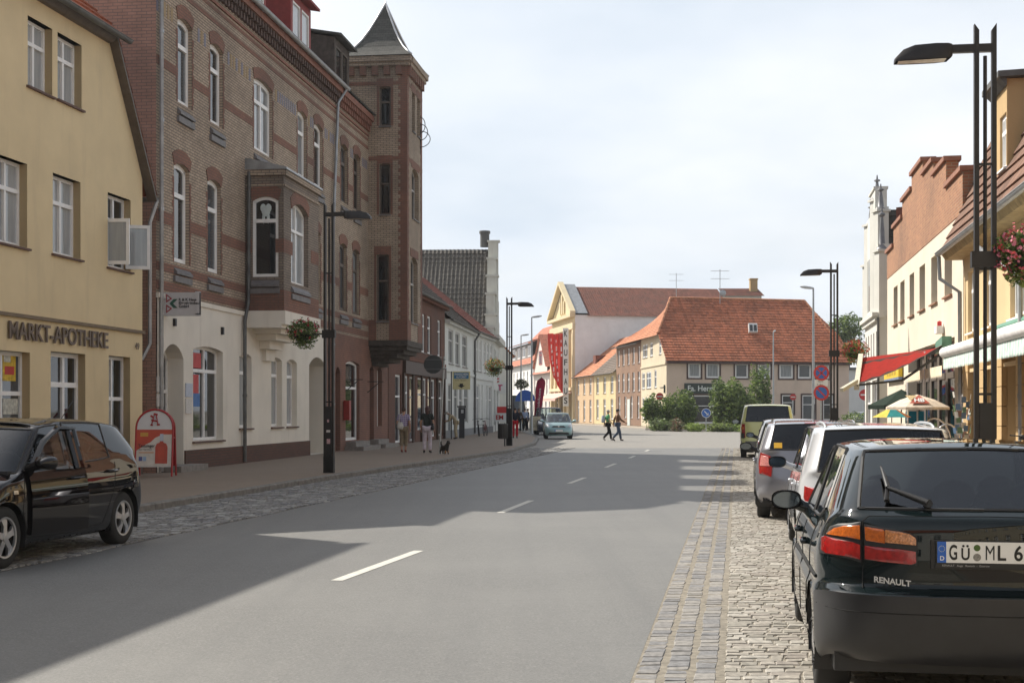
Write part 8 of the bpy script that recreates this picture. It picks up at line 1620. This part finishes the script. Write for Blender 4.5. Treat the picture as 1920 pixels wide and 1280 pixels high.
    # clothes, a little outside the body
    tp = ['pel', 'spine', 'chest', 'neck', 'shL', 'elL', 'shR', 'elR'] + (['wrL', 'wrR'] if sleeve == 'long' else []); P_ = [D[a] for a in tp]; P_[3] = D['chest'].lerp(D['neck'], .75); e_ = [('pel', 'spine'), ('spine', 'chest'), ('chest', 'neck'), ('chest', 'shL'), ('shL', 'elL'), ('chest', 'shR'), ('shR', 'elR')] + ([('elL', 'wrL'), ('elR', 'wrR')] if sleeve == 'long' else [])
    if sleeve == 'short':
        for s in 'LR': P_[tp.index('el' + s)] = D['sh' + s].lerp(D['el' + s], .72)
    P_[0] = D['pel'] - V((0, 0, .05 * k)); r_ = [rad(a, .022, broad) if a != 'neck' else (.062 * k, .062 * k) for a in tp]; grow('top', P_, [(tp.index(a), tp.index(b)) for a, b in e_], r_, top, t)
    tl = ['pel', 'hiL', 'knL', 'anL', 'hiR', 'knR', 'anR']; P_ = [D[a] for a in tl]; r_ = [rad(a, .02 if a[:2] != 'an' else .028, broad) for a in tl]
    for s in 'LR': P_[tl.index('an' + s)] = D['an' + s] + V((0, 0, .0)) if leglen == 'long' else D['kn' + s].lerp(D['an' + s], .7)
    grow('trousers', P_, [(0, 1), (1, 2), (2, 3), (0, 4), (4, 5), (5, 6)], r_, legs, t)
    for s in 'LR': a, b = D['an' + s], D['to' + s]; grow('shoe', [a - (b - a).normalized() * .05 * k + V((0, 0, -.035 * k)), a + V((0, 0, -.02 * k)), b], [(0, 1), (1, 2)], [.04 * k, .045 * k, .038 * k], shoes, t)
    t.location = loc; t.rotation_euler = (0, 0, ang); return t, D, k
def bag(t, c, sx, sy, sz, mat, strap=None, nm='bag'):
    mb = MB(); rows = []
    for i in range(7): f = i / 6; e = .75 + .25 * math.sin(math.pi * min(1, f * 1.2)); rows.append([V(c) + V((math.copysign(abs(math.cos(a)) ** .6, math.cos(a)) * sx * e, math.copysign(abs(math.sin(a)) ** .6, math.sin(a)) * sy * e, sz * (f - .5) * 2)) for a in [2 * math.pi * k / 14 for k in range(14)]])
    mb.grid(rows, 0, True); mb.face(rows[0]); mb.face(rows[-1])
    if strap: mb.tube(strap, .012, 6)
    o = mb.build(nm, mat, None, smooth=True, org=c); return o
def holdbag(t, o, lab, cat='bag'):
    m = Matrix.Translation(t.location) @ Matrix.Rotation(t.rotation_euler.z, 4, 'Z'); o.location = m @ o.location; o.rotation_euler = (0, 0, t.rotation_euler.z); tag(o, lab, cat)
walkL = dict(knL=(-.09, .14, .52), anL=(-.09, .2, .1), toL=(-.1, .36, .05), knR=(.09, .02, .5), anR=(.09, -.28, .17), toR=(.09, -.16, .03), elL=(-.24, -.14, 1.16), wrL=(-.24, -.16, .92), elR=(.24, .02, 1.15), wrR=(.23, .2, .98))
HB, HG, HD = plain('hair_brown', (.06, .03, .018), .7), plain('hair_grey', (.4, .38, .36), .7), plain('hair_dark', (.02, .015, .012), .6)
ST = -math.atan(.07)
b = G(757, 848, .12); t, D, k = person('woman in a purple checked blouse and khaki trousers walking away with a white bag', b, ST, 1.66, dict(knL=(-.08, .05, .5), anL=(-.07, -.05, .1), toL=(-.08, .1, .03), knR=(.08, .1, .52), anR=(.06, .06, .09), toR=(.06, .2, .03), elL=(-.26, -.03, 1.14), wrL=(-.2, .12, .98)), checked('checked_blouse', (.42, .38, .5), (.13, .07, .24), (.5, .46, .55)), cloth('khaki', (.27, .22, .15)), HB, plain('shoe_red', (.25, .04, .03), .6), 'short', .03, leglen='short', broad=1.12)
o = bag(t, V((-.1, -.2, .98)), .12, .07, .13, cloth('bag_white', (.6, .58, .53)), [V((-.15, -.2, 1.08)), V((-.12, -.16, 1.38)), V((.0, -.02, 1.46))]); holdbag(t, o, 'white shoulder bag of the woman in the checked blouse')
b = G(801, 849, .12); t, D, k = person('woman with a long dark ponytail in dark top and white trousers walking away', b, ST, 1.7, dict(knL=(-.1, .03, .5), anL=(-.11, -.02, .1), toL=(-.13, .1, .03), knR=(.1, .08, .52), anR=(.1, .04, .09), toR=(.13, .17, .03)), cloth('dark_green_top', (.03, .038, .035)), cloth('white_trousers', (.56, .5, .56)), plain('hair_auburn', (.07, .025, .02), .6), SHOE, 'short', .2, broad=1.1)
o = bag(t, V((.2, -.06, .95)), .07, .11, .12, plain('bag_black', (.015, .015, .018), .5), [V((.2, -.06, 1.06)), V((.1, -.12, 1.3)), V((-.13, -.04, 1.46))]); holdbag(t, o, 'black handbag of the woman in white trousers')
b = G(848, 822, .12); person('bent-over elderly man in beige clothes and pale cap at the parking machine', b + V((.25, -1.0, 0)), R(80), 1.72, dict(spine=(0, .1, 1.14), chest=(0, .26, 1.28), neck=(0, .38, 1.36), head=(0, .48, 1.42), crown=(0, .5, 1.5), shL=(-.17, .3, 1.3), shR=(.17, .3, 1.3), elL=(-.2, .34, 1.02), wrL=(-.12, .5, .98), elR=(.22, .36, 1.04), wrR=(.14, .54, 1.02), face=(0, 1, -.35)), cloth('beige_jacket', (.4, .33, .22)), cloth('beige_trousers', (.36, .3, .2)), plain('cap_pale', (.5, .48, .44), .8), sleeve='long', cap=plain('cap_pale', (.5, .48, .44), .8))
# the pair crossing the street, walking towards the sunny side
WX = R(-82)
b = G(1140, 826.5); t, D, k = person('grey-haired person in a bright green top crossing the street with a pale bag', b, WX, 1.72, walkL, cloth('green_top', (.08, .33, .14), (.13, .4, .2)), cloth('black_trousers', (.02, .02, .022)), HG, plain('shoe_grey', (.35, .34, .33), .7), 'short', .02)
o = bag(t, V((-.15, -.24, 1.2)), .16, .1, .2, cloth('bag_pale_blue', (.42, .46, .52)), [V((-.15, -.22, 1.38)), V((-.1, -.05, 1.5)), V((-.12, .08, 1.4))]); holdbag(t, o, 'pale blue rucksack on the back of the person in the green top', 'rucksack')
b = G(1158, 827); person('man in a brown shirt and dark jeans striding across the street', b, WX, 1.76, {**walkL, 'elR': (.24, .12, 1.16), 'wrR': (.22, .36, 1.02)}, cloth('brown_shirt', (.16, .09, .05)), cloth('jeans', (.06, .08, .12)), plain('cap_black', (.015, .014, .014), .7), SHOE, 'long', cap=plain('cap_black', (.015, .014, .014), .7))
for px, Y, lab, top, legs, hair, ang in ((966, 76, 'person in dark jacket and bright red trousers half hidden by the lamp post', cloth('navy_jacket', (.02, .022, .035)), cloth('red_trousers', (.42, .02, .03)), HD, 2), (973, 97, 'woman in a brown jacket standing behind the waste bin', cloth('brown_jacket', (.1, .07, .05)), cloth('black_trousers', (.02, .02, .022)), HB, 170), (984, 103, 'man in a light blue shirt and black trousers with his back turned', cloth('blue_shirt', (.3, .36, .5)), cloth('black_trousers', (.02, .02, .022)), HD, 15), (990, 106, 'person in dark clothes beside the man in the blue shirt', cloth('navy_jacket', (.02, .022, .035)), cloth('black_trousers', (.02, .02, .022)), HB, 100)):
    person(lab, V((P(px, 0, Y).x, Y, .12)), R(ang), 1.72, dict(knL=(-.1, .08, .52), anL=(-.1, .06, .09), toL=(-.11, .2, .03)), top, legs, hair, sleeve='long', hairlen=.06 if 'woman' in lab else 0)
# little dog
b = G(833, 852, .12); t = thing('dog', 'small black and tan dog trotting past the leaning sign post', 'dog', (0, 0, 0)); ORG[t.name] = V((0, 0, 0))
pts = [V(p) for p in ((0, -.16, .25), (0, 0, .25), (0, .17, .27), (0, .26, .36), (0, .32, .43), (0, .42, .4), (-.05, -.17, .17), (-.05, -.2, .1), (-.05, -.18, .02), (.05, -.15, .17), (.05, -.22, .11), (.05, -.2, .02), (-.05, .17, .16), (-.05, .19, .08), (-.05, .21, .02), (.05, .17, .16), (.05, .14, .08), (.05, .15, .02), (0, -.22, .32), (0, -.26, .42), (0, -.22, .47), (-.04, .3, .5), (.04, .3, .5))]
grow('body', pts, [(0, 1), (1, 2), (2, 3), (3, 4), (4, 5), (0, 6), (6, 7), (7, 8), (0, 9), (9, 10), (10, 11), (2, 12), (12, 13), (13, 14), (2, 15), (15, 16), (16, 17), (0, 18), (18, 19), (19, 20), (4, 21), (4, 22)], [.075, .075, .09, .06, .062, .03, .045, .026, .022, .045, .026, .022, .035, .024, .02, .035, .024, .02, .03, .024, .014, .02, .02], plain('dog_fur', (.03, .024, .02), .9, var=.3, vs=30), t, root=0)
mb = MB(); mb.ball((0, .36, .385), .035, .045, .02, 8)
for s_ in (-.05, .05): mb.ball((s_, .19, .1), .026, .03, .07, 8)
mb.build('tan_markings', plain('dog_tan', (.28, .15, .06), .9), t, smooth=True); mb = MB(); mb.ball((0, .455, .405), .012, .01, .01, 6); mb.ball((-.03, .36, .455), .008, .008, .008, 6); mb.ball((.03, .36, .455), .008, .008, .008, 6); mb.build('nose_and_eyes', INK, t); t.location = b; t.rotation_euler = (0, 0, R(-150))
# ================================================================== THIN SUMMER HAZE
mb = MB(); mb.box((-140, -60, -1.1), (300, 0, 0), (0, 360, 0), (0, 0, 34)); hz = mb.build('haze', [], None); hm = bpy.data.materials.new('haze_air'); hm.use_nodes = True; ht = hm.node_tree
for n in list(ht.nodes): ht.nodes.remove(n)
ho = ht.nodes.new('ShaderNodeOutputMaterial'); hv = ht.nodes.new('ShaderNodeVolumePrincipled'); hv.inputs['Color'].default_value = (.9, .93, .97, 1); hv.inputs['Density'].default_value = .00028; hv.inputs['Anisotropy'].default_value = .3; ht.links.new(hv.outputs[0], ho.inputs['Volume']); hz.data.materials.append(hm); tag(hz, kind='stuff')
